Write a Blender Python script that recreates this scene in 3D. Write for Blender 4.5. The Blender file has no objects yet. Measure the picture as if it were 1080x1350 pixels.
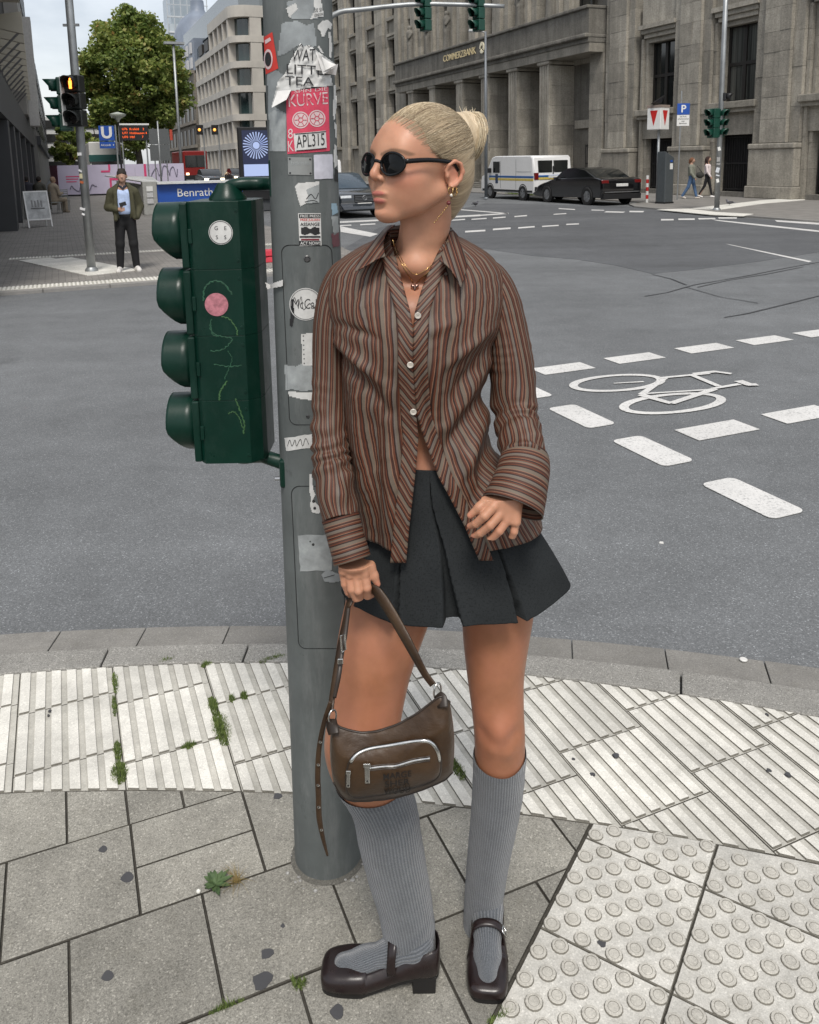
import bpy, math, random
import numpy as np
from mathutils import Matrix, Vector
random.seed(7); rng = np.random.default_rng(7)
scn = bpy.context.scene
col = scn.collection
# ------------------------------------------------------------------ camera
F, CY, PITCH, ROLL, CH = 1092.784, 399.298, 0.169709, 0.018981, 1.774712
cp, sp = math.cos(PITCH), math.sin(PITCH)
FW = np.array([0, cp, -sp]); _r = np.array([1., 0, 0]); _d = np.array([0, -sp, -cp])
RT = math.cos(ROLL)*_r + math.sin(ROLL)*_d
DN = -math.sin(ROLL)*_r + math.cos(ROLL)*_d
CAM = np.array([0, 0, CH])
cam = bpy.data.cameras.new('camera'); camo = bpy.data.objects.new('camera', cam); col.objects.link(camo)
cam.sensor_fit = 'HORIZONTAL'; cam.sensor_width = 36; cam.lens = 36*F/1080
cam.shift_y = -(675-CY)/1080; cam.clip_start = .05; cam.clip_end = 3000
m = Matrix.Identity(4)
for i in range(3):
    m[i][0] = RT[i]; m[i][1] = -DN[i]; m[i][2] = -FW[i]; m[i][3] = CAM[i]
camo.matrix_world = m
scn.camera = camo
# ------------------------------------------------------------------ light (overcast midday)
SUN_EL, SUN_AZ = 56, 178          # sun azimuth measured clockwise from +Y
w = bpy.data.worlds.new('World'); scn.world = w; w.use_nodes = True
wt = w.node_tree; wt.nodes.clear()
def wn(t, **k):
    n_ = wt.nodes.new(t)
    for a, b in k.items(): setattr(n_, a, b)
    return n_
sky = wn('ShaderNodeTexSky', sky_type='NISHITA', sun_disc=False)
sky.sun_elevation = math.radians(SUN_EL); sky.sun_rotation = math.radians(SUN_AZ); sky.dust_density = 3
bg1 = wn('ShaderNodeBackground'); bg1.inputs[1].default_value = .035
wt.links.new(sky.outputs[0], bg1.inputs[0])
tc = wn('ShaderNodeTexCoord'); mp = wn('ShaderNodeMapping'); mp.inputs['Scale'].default_value = (1, 1, 2.6)
wt.links.new(tc.outputs['Generated'], mp.inputs[0])
nz = wn('ShaderNodeTexNoise'); nz.inputs['Scale'].default_value = 3.4; nz.inputs['Detail'].default_value = 8; nz.inputs['Roughness'].default_value = .55
wt.links.new(mp.outputs[0], nz.inputs['Vector'])
rp = wn('ShaderNodeValToRGB'); cr = rp.color_ramp
cr.elements[0].position = .36; cr.elements[0].color = (.60, .62, .65, 1)
cr.elements[1].position = .62; cr.elements[1].color = (1., 1., 1.0, 1)
e_ = cr.elements.new(.5); e_.color = (.84, .855, .87, 1)
wt.links.new(nz.outputs[0], rp.inputs[0])
bg2 = wn('ShaderNodeBackground'); bg2.inputs[1].default_value = .44
wt.links.new(rp.outputs[0], bg2.inputs[0])
ad = wn('ShaderNodeAddShader'); wo = wn('ShaderNodeOutputWorld')
wt.links.new(bg1.outputs[0], ad.inputs[0]); wt.links.new(bg2.outputs[0], ad.inputs[1]); wt.links.new(ad.outputs[0], wo.inputs[0])
sl = bpy.data.lights.new('sun', 'SUN'); so = bpy.data.objects.new('sun', sl); col.objects.link(so)
sl.energy = 1.5; sl.angle = math.radians(15); sl.color = (1, .96, .90)
az, el = math.radians(SUN_AZ), math.radians(SUN_EL)
sv = Vector((math.sin(az)*math.cos(el), math.cos(az)*math.cos(el), math.sin(el)))
so.rotation_euler = sv.to_track_quat('Z', 'Y').to_euler(); so.location = (0, -5, 30)
scn.view_settings.view_transform = 'Standard'; scn.view_settings.look = 'None'
scn.view_settings.exposure = .82; scn.view_settings.gamma = 1
scn.cycles.max_bounces = 6; scn.cycles.use_denoising = True
# ------------------------------------------------------------------ coordinates
def ray(x, y): return (x-540)/F*RT + (y-CY)/F*DN + FW
def gnd(x, y, z=0.):
    v = ray(x, y); return CAM + v*((z-CH)/v[2])
def atY(x, y, Y):
    v = ray(x, y); return CAM + v*(Y/v[1])
def pxm(p): return (np.asarray(p)-CAM) @ FW / F          # metres per pixel at a point
GD = np.array([-.38572556, .92261357]); GN = np.array([.92261357, .38572556]); GA = math.radians(22.6888)
def G(u, v, z=0.): return np.array([GD[0]*u+GN[0]*v, GD[1]*u+GN[1]*v, z])
def onu(x, y, U):
    r = ray(x, y); p = CAM + r*(U/(r[:2] @ GD)); return float(p[:2] @ GN), float(p[2])
def onv(x, y, V):
    r = ray(x, y); p = CAM + r*(V/(r[:2] @ GN)); return float(p[:2] @ GD), float(p[2])
GM = Matrix(((GN[0], GD[0], 0, 0), (GN[1], GD[1], 0, 0), (0, 0, 1, 0), (0, 0, 0, 1)))   # local (v, u, z) -> world
# ------------------------------------------------------------------ materials
def srgb(h):
    h = h.lstrip('#'); c = [int(h[i:i+2], 16)/255 for i in (0, 2, 4)]
    return tuple((x/12.92 if x <= .04045 else ((x+.055)/1.055)**2.4) for x in c)
class NT:
    def __init__(s, name):
        s.m = bpy.data.materials.new(name); s.m.use_nodes = True; s.t = s.m.node_tree; s.t.nodes.clear()
        s.o = s.t.nodes.new('ShaderNodeOutputMaterial'); s.b = s.t.nodes.new('ShaderNodeBsdfPrincipled')
        s.t.links.new(s.b.outputs[0], s.o.inputs[0])
    def n(s, typ, ins=None, out=0, **props):
        nd = s.t.nodes.new('ShaderNode'+typ)
        for k, v in props.items(): setattr(nd, k, v)
        for k, v in (ins or {}).items(): s.put(nd.inputs[k], v)
        return nd.outputs[out]
    def put(s, sock, v):
        if isinstance(v, bpy.types.NodeSocket): s.t.links.new(v, sock)
        else:
            if sock.type == 'RGBA' and len(v) == 3: v = (*v, 1)
            sock.default_value = v
    def set(s, **k):
        for a, v in k.items(): s.put(s.b.inputs[a.replace('_', ' ')], v)
        return s.m
    def co(s, kind='Object'): return s.n('TexCoord', out={'Generated': 0, 'Object': 3, 'UV': 2}[kind])
    def wpos(s): return s.n('NewGeometry', out=0)
    def noise(s, scale, detail=3, rough=.5, vec=None, out=0):
        d = {'Scale': scale, 'Detail': detail, 'Roughness': rough}
        if vec is not None: d['Vector'] = vec
        return s.n('TexNoise', d, out)
    def vmul(s, vec, f): return s.n('VectorMath', {0: vec, 1: f}, operation='MULTIPLY')
    def math(s, op, a, b=0., c=0.): return s.n('Math', {0: a, 1: b, 2: c}, operation=op)
    def ramp(s, fac, stops, interp='LINEAR'):
        nd = s.t.nodes.new('ShaderNodeValToRGB'); s.put(nd.inputs[0], fac); r = nd.color_ramp; r.interpolation = interp
        while len(r.elements) < len(stops): r.elements.new(.5)
        for e, (p, c) in zip(r.elements, stops):
            e.position = p; e.color = (c, c, c, 1) if isinstance(c, (int, float)) else (*c, 1)
        return nd.outputs[0]
    def mix(s, fac, a, b, mode='MIX'):
        nd = s.t.nodes.new('ShaderNodeMix'); nd.data_type = 'RGBA'; nd.blend_type = mode
        s.put(nd.inputs[0], fac); s.put(nd.inputs[6], a); s.put(nd.inputs[7], b); return nd.outputs[2]
    def bump(s, h, strength=.3, dist=.01):
        s.put(s.b.inputs['Normal'], s.n('Bump', {'Height': h, 'Strength': strength, 'Distance': dist}))
    def attr(s, name, out='Color'): return s.n('Attribute', out={'Color': 0, 'Vector': 1, 'Fac': 2}[out], attribute_name=name)
def sc3(c, f): return tuple(min(1, x*f) for x in c)
_mc = {}
def pm(name, c, rough=.6, metal=0., var=.12, scale=12., bump=0., bscale=120., rnd=0., spec=.5, dirt=0., coat=0.):
    """general material: colour with mottled variation, optional grime, relief and per-piece value shift"""
    if name in _mc: return _mc[name]
    if isinstance(c, str): c = srgb(c)
    t = NT(name); vec = t.co()
    if rnd:
        r = t.n('ObjectInfo', out=5)
        vec = t.n('VectorMath', {0: vec, 1: t.n('CombineXYZ', {0: t.math('MULTIPLY', r, 37.), 1: t.math('MULTIPLY', r, 91.)})}, operation='ADD')
    f = t.ramp(t.noise(scale, 5, .6, vec), [(.3, 0), (.7, 1)])
    cc = t.mix(f, sc3(c, 1-var), sc3(c, 1+var))
    if rnd: cc = t.mix(1., cc, t.ramp(r, [(0, 1-rnd), (1, 1+rnd)]) if rnd <= 0 else t.n('CombineColor', {i: t.math('MULTIPLY_ADD', r, 2*rnd, 1-rnd) for i in range(3)}), 'MULTIPLY')
    if dirt:
        g = t.ramp(t.noise(scale*.35, 6, .7, vec), [(.45, 0), (.75, dirt)])
        cc = t.mix(g, cc, sc3(c, .35))
    t.set(Base_Color=cc, Roughness=rough, Metallic=metal)
    t.b.inputs['Specular IOR Level'].default_value = spec
    if coat: t.b.inputs['Coat Weight'].default_value = coat; t.b.inputs['Coat Roughness'].default_value = .08
    if bump: t.bump(t.noise(bscale, 4, .6, vec), bump, .004)
    _mc[name] = t.m; return t.m
def emit(name, c, e):
    t = NT(name); t.set(Base_Color=(c if not isinstance(c, str) else srgb(c)), Roughness=.4)
    t.put(t.b.inputs['Emission Color'], c if not isinstance(c, str) else srgb(c)); t.b.inputs['Emission Strength'].default_value = e
    return t.m
# ------------------------------------------------------------------ mesh building
def par(o, p):
    if p is not None:
        o.parent = p; o.matrix_parent_inverse = p.matrix_basis.inverted()
    return o
class B:
    def __init__(s): s.v = []; s.f = []; s.mi = []; s.cm = 0
    def add(s, v, f, M=None):
        o = len(s.v)
        if M is not None: v = [tuple(M @ Vector(p)) for p in v]
        s.v += [tuple(map(float, p)) for p in v]; s.f += [tuple(i+o for i in q) for q in f]; s.mi += [s.cm]*len(f); return s
    def box(s, x0, x1, y0, y1, z0, z1, M=None):
        return s.add([(x0, y0, z0), (x1, y0, z0), (x1, y1, z0), (x0, y1, z0), (x0, y0, z1), (x1, y0, z1), (x1, y1, z1), (x0, y1, z1)],
                     [(3, 2, 1, 0), (4, 5, 6, 7), (0, 1, 5, 4), (1, 2, 6, 5), (2, 3, 7, 6), (3, 0, 4, 7)], M)
    def prism(s, poly, z0, z1, M=None, inset=0., sm=None):
        n_ = len(poly); a = sum(poly[i][0]*poly[(i+1) % n_][1]-poly[(i+1) % n_][0]*poly[i][1] for i in range(n_))
        if a < 0: poly = poly[::-1]
        top = poly
        if inset:
            cx, cy = sum(p[0] for p in poly)/n_, sum(p[1] for p in poly)/n_
            top = [(p[0]+(cx-p[0])/max(1e-6, math.hypot(cx-p[0], cy-p[1]))*inset, p[1]+(cy-p[1])/max(1e-6, math.hypot(cx-p[0], cy-p[1]))*inset) for p in poly]
        return s.add([(x, y, z0) for x, y in poly]+[(x, y, z1) for x, y in top],
                     [tuple(range(n_, 2*n_)), tuple(range(n_-1, -1, -1))]+[(i, (i+1) % n_, n_+(i+1) % n_, n_+i) for i in range(n_)], M) if sm is None else s._ps(poly, top, z0, z1, M, sm)
    def _ps(s, poly, top, z0, z1, M, sm):
        n_ = len(poly); s.add([(x, y, z0) for x, y in poly]+[(x, y, z1) for x, y in top], [tuple(range(n_, 2*n_)), tuple(range(n_-1, -1, -1))]+[(i, (i+1) % n_, n_+(i+1) % n_, n_+i) for i in range(n_)], M); s.mi[-n_:] = [sm]*n_; return s
    def grid(s, P, cu=False, cv=False, M=None):
        P = np.asarray(P); a, b = P.shape[:2]; f = []
        for i in range(a if cu else a-1):
            for j in range(b if cv else b-1):
                i2, j2 = (i+1) % a, (j+1) % b; f.append((i*b+j, i*b+j2, i2*b+j2, i2*b+j))
        return s.add(P.reshape(-1, 3), f, M)
    def tube(s, path, r, n=8, caps=True, flat=None, up=(0, 0, 1), close=False):
        path = [np.array(p, float) for p in path]; k = len(path)
        rr = [r]*k if np.isscalar(r) else list(r); rings = []; prev = None
        for i, p in enumerate(path):
            if close: t = path[(i+1) % k]-path[i-1]
            else: t = path[min(i+1, k-1)]-path[max(i-1, 0)]
            t = t/max(1e-9, np.linalg.norm(t))
            if prev is None:
                a = np.array(up, float)
                if abs(a @ t) > .95: a = np.array([1., 0, 0])
                prev = a - t*(a @ t)
            prev = prev - t*(prev @ t); prev /= max(1e-9, np.linalg.norm(prev)); b = np.cross(t, prev)
            f1, f2 = (1, 1) if flat is None else flat
            rings.append([p+rr[i]*(f1*math.cos(2*math.pi*j/n)*prev+f2*math.sin(2*math.pi*j/n)*b) for j in range(n)])
        o = len(s.v); s.grid(rings, cu=close, cv=True)
        if caps and not close:
            s.f += [tuple(o+j for j in range(n))[::-1], tuple(o+(k-1)*n+j for j in range(n))]; s.mi += [s.cm]*2
        return s
    def lathe(s, prof, n=16, M=None, cap=True):
        R = [[(r*math.cos(2*math.pi*j/n), r*math.sin(2*math.pi*j/n), z) for j in range(n)] for r, z in prof]
        o = len(s.v); s.grid(R, cv=True, M=M)
        if cap: s.f += [tuple(o+j for j in range(n))[::-1], tuple(o+(len(prof)-1)*n+j for j in range(n))]; s.mi += [s.cm]*2
        return s
    def ell(s, c, r, nu=12, nv=8, M=None):
        R = []
        for i in range(nv+1):
            a = -math.pi/2+math.pi*i/nv
            R.append([(c[0]+r[0]*max(.001, math.cos(a))*math.cos(2*math.pi*j/nu), c[1]+r[1]*max(.001, math.cos(a))*math.sin(2*math.pi*j/nu), c[2]+r[2]*math.sin(a)) for j in range(nu)])
        return s.grid(R, cv=True, M=M)
    def build(s, name, mat, parent=None, smooth=False, bevel=0., solid=0., sub=0, attrs=None, seg=2, at=None):
        me = bpy.data.meshes.new(name)
        vs = s.v
        me.from_pydata(vs, [], s.f)
        for m_ in (mat if isinstance(mat, (list, tuple)) else [mat]): me.materials.append(m_)
        if max(s.mi or [0]): me.polygons.foreach_set('material_index', s.mi)
        if smooth is True: me.polygons.foreach_set('use_smooth', [True]*len(me.polygons))
        for k, a in (attrs or {}).items():
            a = np.asarray(a, np.float32)
            if a.ndim == 1: me.attributes.new(k, 'FLOAT', 'POINT').data.foreach_set('value', a)
            else: me.attributes.new(k, 'FLOAT_VECTOR', 'POINT').data.foreach_set('vector', a.ravel())
        me.update()
        o = bpy.data.objects.new(name, me); col.objects.link(o)
        if smooth == 'auto':
            me.polygons.foreach_set('use_smooth', [True]*len(me.polygons)); me.set_sharp_from_angle(angle=math.radians(38))
        if bevel:
            b = o.modifiers.new('b', 'BEVEL'); b.width = bevel; b.segments = seg; b.limit_method = 'ANGLE'; b.angle_limit = math.radians(40)
        if solid: b = o.modifiers.new('s', 'SOLIDIFY'); b.thickness = solid; b.offset = -1
        if sub: b = o.modifiers.new('u', 'SUBSURF'); b.levels = sub; b.render_levels = sub
        return par(o, parent)
def empty(name, loc=(0, 0, 0), rz=0.):
    o = bpy.data.objects.new(name, None); col.objects.link(o); o.location = tuple(map(float, loc)); o.rotation_euler = (0, 0, rz); o.empty_display_size = .1
    return o
def tag(o, label, cat, group=None):
    o['label'] = label; o['category'] = cat
    if group: o['group'] = group
    return o
def kind(o, k='structure'): o['kind'] = k; return o
def thing(name, label, cat, loc=(0, 0, 0), rz=0., group=None): return tag(empty(name, loc, rz), label, cat, group)
def dup(root, loc=None, rz=None, label=None, parent=None):
    def cp_(o, p):
        c = o.copy(); col.objects.link(c)
        if p is not None: c.parent = p
        for ch in o.children: cp_(ch, c)
        return c
    c = cp_(root, parent)
    if loc is not None: c.location = tuple(map(float, loc))
    if rz is not None: c.rotation_euler = (0, 0, rz)
    if label: c['label'] = label
    return c
def text_geo(txt, size=1., align='CENTER', bold=0., extr=0.):
    cu = bpy.data.curves.new('t', 'FONT'); cu.body = txt; cu.size = size; cu.align_x = align; cu.align_y = 'CENTER'
    cu.offset = bold*size; cu.extrude = extr; cu.resolution_u = 3
    o = bpy.data.objects.new('t', cu); col.objects.link(o)
    dg = bpy.context.evaluated_depsgraph_get(); me = bpy.data.meshes.new_from_object(o.evaluated_get(dg))
    v = [tuple(p.co) for p in me.vertices]; f = [tuple(p.vertices) for p in me.polygons]
    bpy.data.objects.remove(o); bpy.data.curves.remove(cu); bpy.data.meshes.remove(me)
    return v, f
def face_mat(origin, right, up):
    """matrix whose x = right, y = up, z = outward normal"""
    r = Vector(right).normalized(); u = Vector(up).normalized(); n_ = r.cross(u)
    return Matrix(((r[0], u[0], n_[0], origin[0]), (r[1], u[1], n_[1], origin[1]), (r[2], u[2], n_[2], origin[2]), (0, 0, 0, 1)))
def clip_half(poly, a, b, c):
    """keep a*x+b*y<=c"""
    out = []
    for i in range(len(poly)):
        p, q = poly[i], poly[(i+1) % len(poly)]; dp, dq = a*p[0]+b*p[1]-c, a*q[0]+b*q[1]-c
        if dp <= 0: out.append(p)
        if dp*dq < 0: t = dp/(dp-dq); out.append((p[0]+(q[0]-p[0])*t, p[1]+(q[1]-p[1])*t))
    return out
def clip_disc(poly, c, r, inside=True, n=0):
    """clip by the circle's tangent chord nearest the polygon"""
    if len(poly) < 3: return []
    cx = sum(p[0] for p in poly)/len(poly); cy = sum(p[1] for p in poly)/len(poly)
    if inside:
        a0 = math.atan2(cy-c[1], cx-c[0])
        for da in np.linspace(-.09, .09, 9):
            a = a0+da; poly = clip_half(poly, math.cos(a), math.sin(a), math.cos(a)*c[0]+math.sin(a)*c[1]+r)
            if len(poly) < 3: return []
        return poly
    a = math.atan2(cy-c[1], cx-c[0])
    poly = clip_half(poly, -math.cos(a), -math.sin(a), -(math.cos(a)*c[0]+math.sin(a)*c[1]+r))
    return poly if len(poly) >= 3 else []
def area(p): return abs(sum(p[i][0]*p[(i+1) % len(p)][1]-p[(i+1) % len(p)][0]*p[i][1] for i in range(len(p))))/2 if len(p) > 2 else 0
# ------------------------------------------------------------------ implicit surfaces (for bodies): smooth unions on a grid, then surface nets
class SDF:
    def __init__(s, lo, hi, h):
        s.h = h; s.lo = np.array(lo, float); n = np.ceil((np.array(hi)-s.lo)/h).astype(int)+1
        s.n = n; s.D = np.full(n, 1., np.float32); s.ax = [s.lo[i]+h*np.arange(n[i]) for i in range(3)]
    def _sub(s, lo, hi):
        i0 = np.clip(np.floor((np.asarray(lo)-s.lo)/s.h).astype(int), 0, s.n-1); i1 = np.clip(np.ceil((np.asarray(hi)-s.lo)/s.h).astype(int)+1, 1, s.n)
        sl_ = tuple(slice(a, b) for a, b in zip(i0, i1))
        X, Y, Z = np.meshgrid(*[s.ax[i][sl_[i]] for i in range(3)], indexing='ij', sparse=True); return sl_, X, Y, Z
    def _op(s, sl_, d, k, sub):
        a = s.D[sl_]
        if sub: d = -d
        if k <= 0: r = np.maximum(a, d) if sub else np.minimum(a, d)
        else:
            sg = -1 if sub else 1
            hh = np.clip(.5+.5*sg*(a-d)/k, 0, 1); r = a*(1-hh)+d*hh-sg*k*hh*(1-hh)
        s.D[sl_] = r
    def cap(s, a, b, ra, rb=None, k=.01, sub=False):
        a = np.array(a, float); b = np.array(b, float); rb = ra if rb is None else rb; m_ = max(ra, rb)+k*1.5+3*s.h
        sl_, X, Y, Z = s._sub(np.minimum(a, b)-m_, np.maximum(a, b)+m_)
        if 0 in [q.stop-q.start for q in sl_]: return s
        ab = b-a; L = ab @ ab+1e-12
        t = np.clip(((X-a[0])*ab[0]+(Y-a[1])*ab[1]+(Z-a[2])*ab[2])/L, 0, 1)
        d = np.sqrt((X-a[0]-t*ab[0])**2+(Y-a[1]-t*ab[1])**2+(Z-a[2]-t*ab[2])**2)-(ra+(rb-ra)*t)
        s._op(sl_, d, k, sub); return s
    def ell(s, c, r, k=.01, sub=False, R=None):
        c = np.array(c, float); r = np.array(r, float); m_ = r.max()+k*1.5+3*s.h
        sl_, X, Y, Z = s._sub(c-m_, c+m_)
        if 0 in [q.stop-q.start for q in sl_]: return s
        x, y, z = X-c[0], Y-c[1], Z-c[2]
        if R is not None:
            x, y, z = (R[0][0]*x+R[1][0]*y+R[2][0]*z, R[0][1]*x+R[1][1]*y+R[2][1]*z, R[0][2]*x+R[1][2]*y+R[2][2]*z)
        k0 = np.sqrt((x/r[0])**2+(y/r[1])**2+(z/r[2])**2); k1 = np.sqrt((x/r[0]**2)**2+(y/r[1]**2)**2+(z/r[2]**2)**2)
        d = k0*(k0-1)/np.maximum(k1, 1e-6); d = np.where(k0 < .05, -r.min(), d)
        s._op(sl_, d, k, sub); return s
    def chain(s, pts, rr, k=.01, sub=False):
        for i in range(len(pts)-1): s.cap(pts[i], pts[i+1], rr[i], rr[i+1], k, sub)
        return s
    def mesh(s):
        D = s.D; D[0] = D[-1] = 1; D[:, 0] = D[:, -1] = 1; D[:, :, 0] = D[:, :, -1] = 1
        I = D < 0; cs = np.zeros(np.array(D.shape)-1, np.uint8)
        for a in (0, 1):
            for b in (0, 1):
                for c in (0, 1): cs += I[a:D.shape[0]-1+a, b:D.shape[1]-1+b, c:D.shape[2]-1+c]
        act = np.argwhere((cs > 0) & (cs < 8)); idx = np.full(cs.shape, -1, np.int32); idx[tuple(act.T)] = np.arange(len(act))
        acc = np.zeros((len(act), 3)); cnt = np.zeros(len(act))
        for ax_ in range(3):
            o1, o2 = [q for q in range(3) if q != ax_]
            for p in (0, 1):
                for q in (0, 1):
                    o = np.zeros(3, int); o[o1] = p; o[o2] = q; e = o.copy(); e[ax_] = 1
                    da = D[tuple((act+o).T)]; db = D[tuple((act+e).T)]; mk = (da < 0) != (db < 0)
                    t = np.where(mk, da/np.where(mk, da-db, 1), 0); pos = np.repeat(o[None].astype(float), len(act), 0); pos[:, ax_] += t
                    acc[mk] += pos[mk]; cnt[mk] += 1
        V = s.lo+(act+acc/cnt[:, None])*s.h; Q = []
        for ax_ in range(3):
            o1, o2 = [(1, 2), (2, 0), (0, 1)][ax_]
            A = [slice(None)]*3; Bq = [slice(None)]*3; A[ax_] = slice(0, -1); Bq[ax_] = slice(1, None)
            ia, ib = I[tuple(A)], I[tuple(Bq)]; E_ = np.argwhere(ia != ib)
            if len(E_) == 0: continue
            fl = ia[tuple(E_.T)]; e1 = np.zeros(3, int); e1[o1] = 1; e2 = np.zeros(3, int); e2[o2] = 1
            q = np.stack([idx[tuple((E_-e1-e2).T)], idx[tuple((E_-e2).T)], idx[tuple(E_.T)], idx[tuple((E_-e1).T)]], 1)
            q[~fl] = q[~fl][:, ::-1]; Q.append(q)
        return V, np.concatenate(Q)
def np_obj(name, V, Q, mat, parent=None, attrs=None, smooth=True):
    me = bpy.data.meshes.new(name); nq = len(Q)
    me.vertices.add(len(V)); me.vertices.foreach_set('co', np.asarray(V, np.float32).ravel())
    me.loops.add(nq*4); me.loops.foreach_set('vertex_index', np.asarray(Q, np.int32).ravel())
    me.polygons.add(nq); me.polygons.foreach_set('loop_start', np.arange(0, nq*4, 4, dtype=np.int32)); me.polygons.foreach_set('loop_total', np.full(nq, 4, np.int32))
    me.update(calc_edges=True)
    if smooth: me.polygons.foreach_set('use_smooth', np.ones(nq, bool))
    for k, a in (attrs or {}).items():
        a = np.asarray(a, np.float32)
        if a.ndim == 1: me.attributes.new(k, 'FLOAT', 'POINT').data.foreach_set('value', a)
        else: me.attributes.new(k, 'FLOAT_VECTOR', 'POINT').data.foreach_set('vector', a.ravel())
    me.materials.append(mat); me.update(); me.validate()
    o = bpy.data.objects.new(name, me); col.objects.link(o); return par(o, parent)
def join_geo(L):
    V, Q, o = [], [], 0
    for v, q in L: V.append(v); Q.append(np.asarray(q)+o); o += len(v)
    return np.concatenate(V), np.concatenate(Q)
def relax(V, Q, w_, it):
    """Laplacian smoothing, weighted per vertex"""
    n = len(V); E = np.concatenate([Q[:, [0, 1]], Q[:, [1, 2]], Q[:, [2, 3]], Q[:, [3, 0]]]); a, b = E[:, 0], E[:, 1]; cnt = np.maximum(1, np.bincount(a, minlength=n)+np.bincount(b, minlength=n))
    for _ in range(it):
        S = np.stack([np.bincount(a, V[b, k], n)+np.bincount(b, V[a, k], n) for k in range(3)], 1)/cnt[:, None]; V = V+(S-V)*w_[:, None]
    return V
def bez(P, n):
    """Catmull-Rom through points"""
    P = np.array(P, float); k = len(P); E = np.vstack([2*P[0]-P[1], P, 2*P[-1]-P[-2]]); out = []
    for i in range(n):
        t = i/(n-1)*(k-1); j = min(int(t), k-2); t -= j; a, b, c, d_ = E[j:j+4]
        out.append(.5*((2*b)+(-a+c)*t+(2*a-5*b+4*c-d_)*t*t+(-a+3*b-3*c+d_)*t**3))
    return np.array(out)
# ================================================================== GROUND
RZ = -.05                                     # road level (pavements are at 0)
def asphalt(name, base, patch=True):
    t = NT(name); v = t.wpos()
    trk = t.ramp(t.noise(1., 4, .6, t.n('Mapping', {'Vector': v, 'Rotation': (0, 0, -GA), 'Scale': (.05, .9, 1)})), [(.35, .90), (.65, 1.07)]); oil = t.ramp(t.noise(1.1, 3, .5, v), [(.66, 1), (.74, .80)]); big = t.mix(1., t.mix(1., t.ramp(t.noise(.35, 5, .6, v), [(.3, .84), (.7, 1.12)]), trk, 'MULTIPLY'), oil, 'MULTIPLY')
    mid = t.ramp(t.noise(3., 6, .65, v), [(.3, .9), (.7, 1.1)])
    sp_ = t.n('TexVoronoi', {'Scale': 210., 'Vector': v}, out=1)
    spk = t.ramp(t.n('SeparateColor', {0: sp_}, out=0), [(0, .72), (.55, .97), (.88, 1.1), (.965, 1.5), (1, 2.1)])
    fine = t.ramp(t.noise(420., 2, .5, v), [(.3, .8), (.7, 1.2)])
    c = t.mix(1., base, big, 'MULTIPLY'); c = t.mix(1., c, mid, 'MULTIPLY'); c = t.mix(1., c, spk, 'MULTIPLY'); c = t.mix(1., c, fine, 'MULTIPLY')
    t.set(Base_Color=c, Roughness=.82); t.b.inputs['Specular IOR Level'].default_value = .3
    t.bump(t.n('TexVoronoi', {'Scale': 130., 'Vector': v}), .35, .003); return t.m
M_asph = asphalt('asphalt_old', (.145, .151, .155)); M_asph2 = asphalt('asphalt_new', (.105, .109, .114))
road = kind(B().box(-900, 900, -30, 1400, RZ-1, RZ).build('road', M_asph))
def sheet(name, pts, z, mat, parent, th=.003):
    return B().prism([(p[0], p[1]) for p in pts], z-th, z, None).build(name, mat, parent)
px_poly = lambda L, z=RZ: [gnd(x, y, z)[:2] for x, y in L]
sheet('asphalt_patch', px_poly([(450, 330), (560, 322), (640, 328), (700, 337), (760, 342), (812, 350), (860, 361), (910, 356), (1000, 345), (1120, 326), (1160, 312), (1120, 299), (880, 279), (830, 272), (640, 268), (500, 300)]), RZ+.004, M_asph2, road)
# tar seams along the joints of the carriageway
M_tar = pm('tar', (.062, .064, .067), .8, var=.3, scale=4.)
def strip(path, w_, z):
    b = B(); P = [np.array(p[:2]) for p in path]; L = []
    for i, p in enumerate(P):
        t_ = P[min(i+1, len(P)-1)]-P[max(i-1, 0)]; t_ /= np.linalg.norm(t_); nn = np.array([-t_[1], t_[0]]); ww = w_*(.6+.6*random.random())/2
        L.append([(*(p-nn*ww), z), (*(p+nn*ww), z)])
    return b.grid(L)
for pts, ww in (([(850, 391), (880, 386), (915, 376), (950, 370), (985, 364), (1030, 355), (1085, 345)], .032), ([(920, 379), (960, 370), (1010, 362), (1060, 352)], .03),
                ([(955, 419), (985, 414), (1030, 403), (1090, 388)], .032), ([(860, 362), (885, 368), (905, 376)], .03), ([(905, 379), (950, 392), (1000, 400)], .02)):
    strip([gnd(*q, RZ)[:2] for q in pts], ww, RZ+.008).build('tar_seam', M_tar, road)
# painted markings
t = NT('road_paint'); v = t.wpos()
wear = t.ramp(t.noise(55., 6, .75, v), [(.36, 1), (.47, 0)]); fine = t.ramp(t.noise(160., 3, .6, v), [(.3, .8), (.7, 1.05)])
big = t.ramp(t.noise(2.2, 5, .6, v), [(.3, .84), (.7, 1.02)])
c = t.mix(1., (.70, .69, .665), fine, 'MULTIPLY'); c = t.mix(1., c, big, 'MULTIPLY'); c = t.mix(t.math('MULTIPLY', wear, .6), c, (.13, .132, .135))
t.set(Base_Color=c, Roughness=.65); t.bump(t.noise(200., 3, .5, v), .2, .002); M_paint = t.m
def mark(poly, name='road_marking', z=RZ+.0075, mat=None):
    return sheet(name, poly, z, mat or M_paint, road)
def guv(p): p = np.asarray(p); return float(p[:2] @ GD), float(p[:2] @ GN)
def rect_at(c, lu, lv, r=0.):
    u, v_ = guv(c); pts = []
    for su, sv_ in ((1, 1), (1, -1), (-1, -1), (-1, 1)):
        for k in range(5 if r > 0 else 1):
            a = math.radians(22.5*k); pts.append(G(u+su*(lu/2-r+r*math.cos(a)), v_+sv_*(lv/2-r+r*math.sin(a)))[:2])
    return pts
def hull(pts):
    c = sum(np.asarray(p) for p in pts)/len(pts); return sorted([tuple(p) for p in pts], key=lambda p: math.atan2(p[1]-c[1], p[0]-c[0]))
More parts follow.
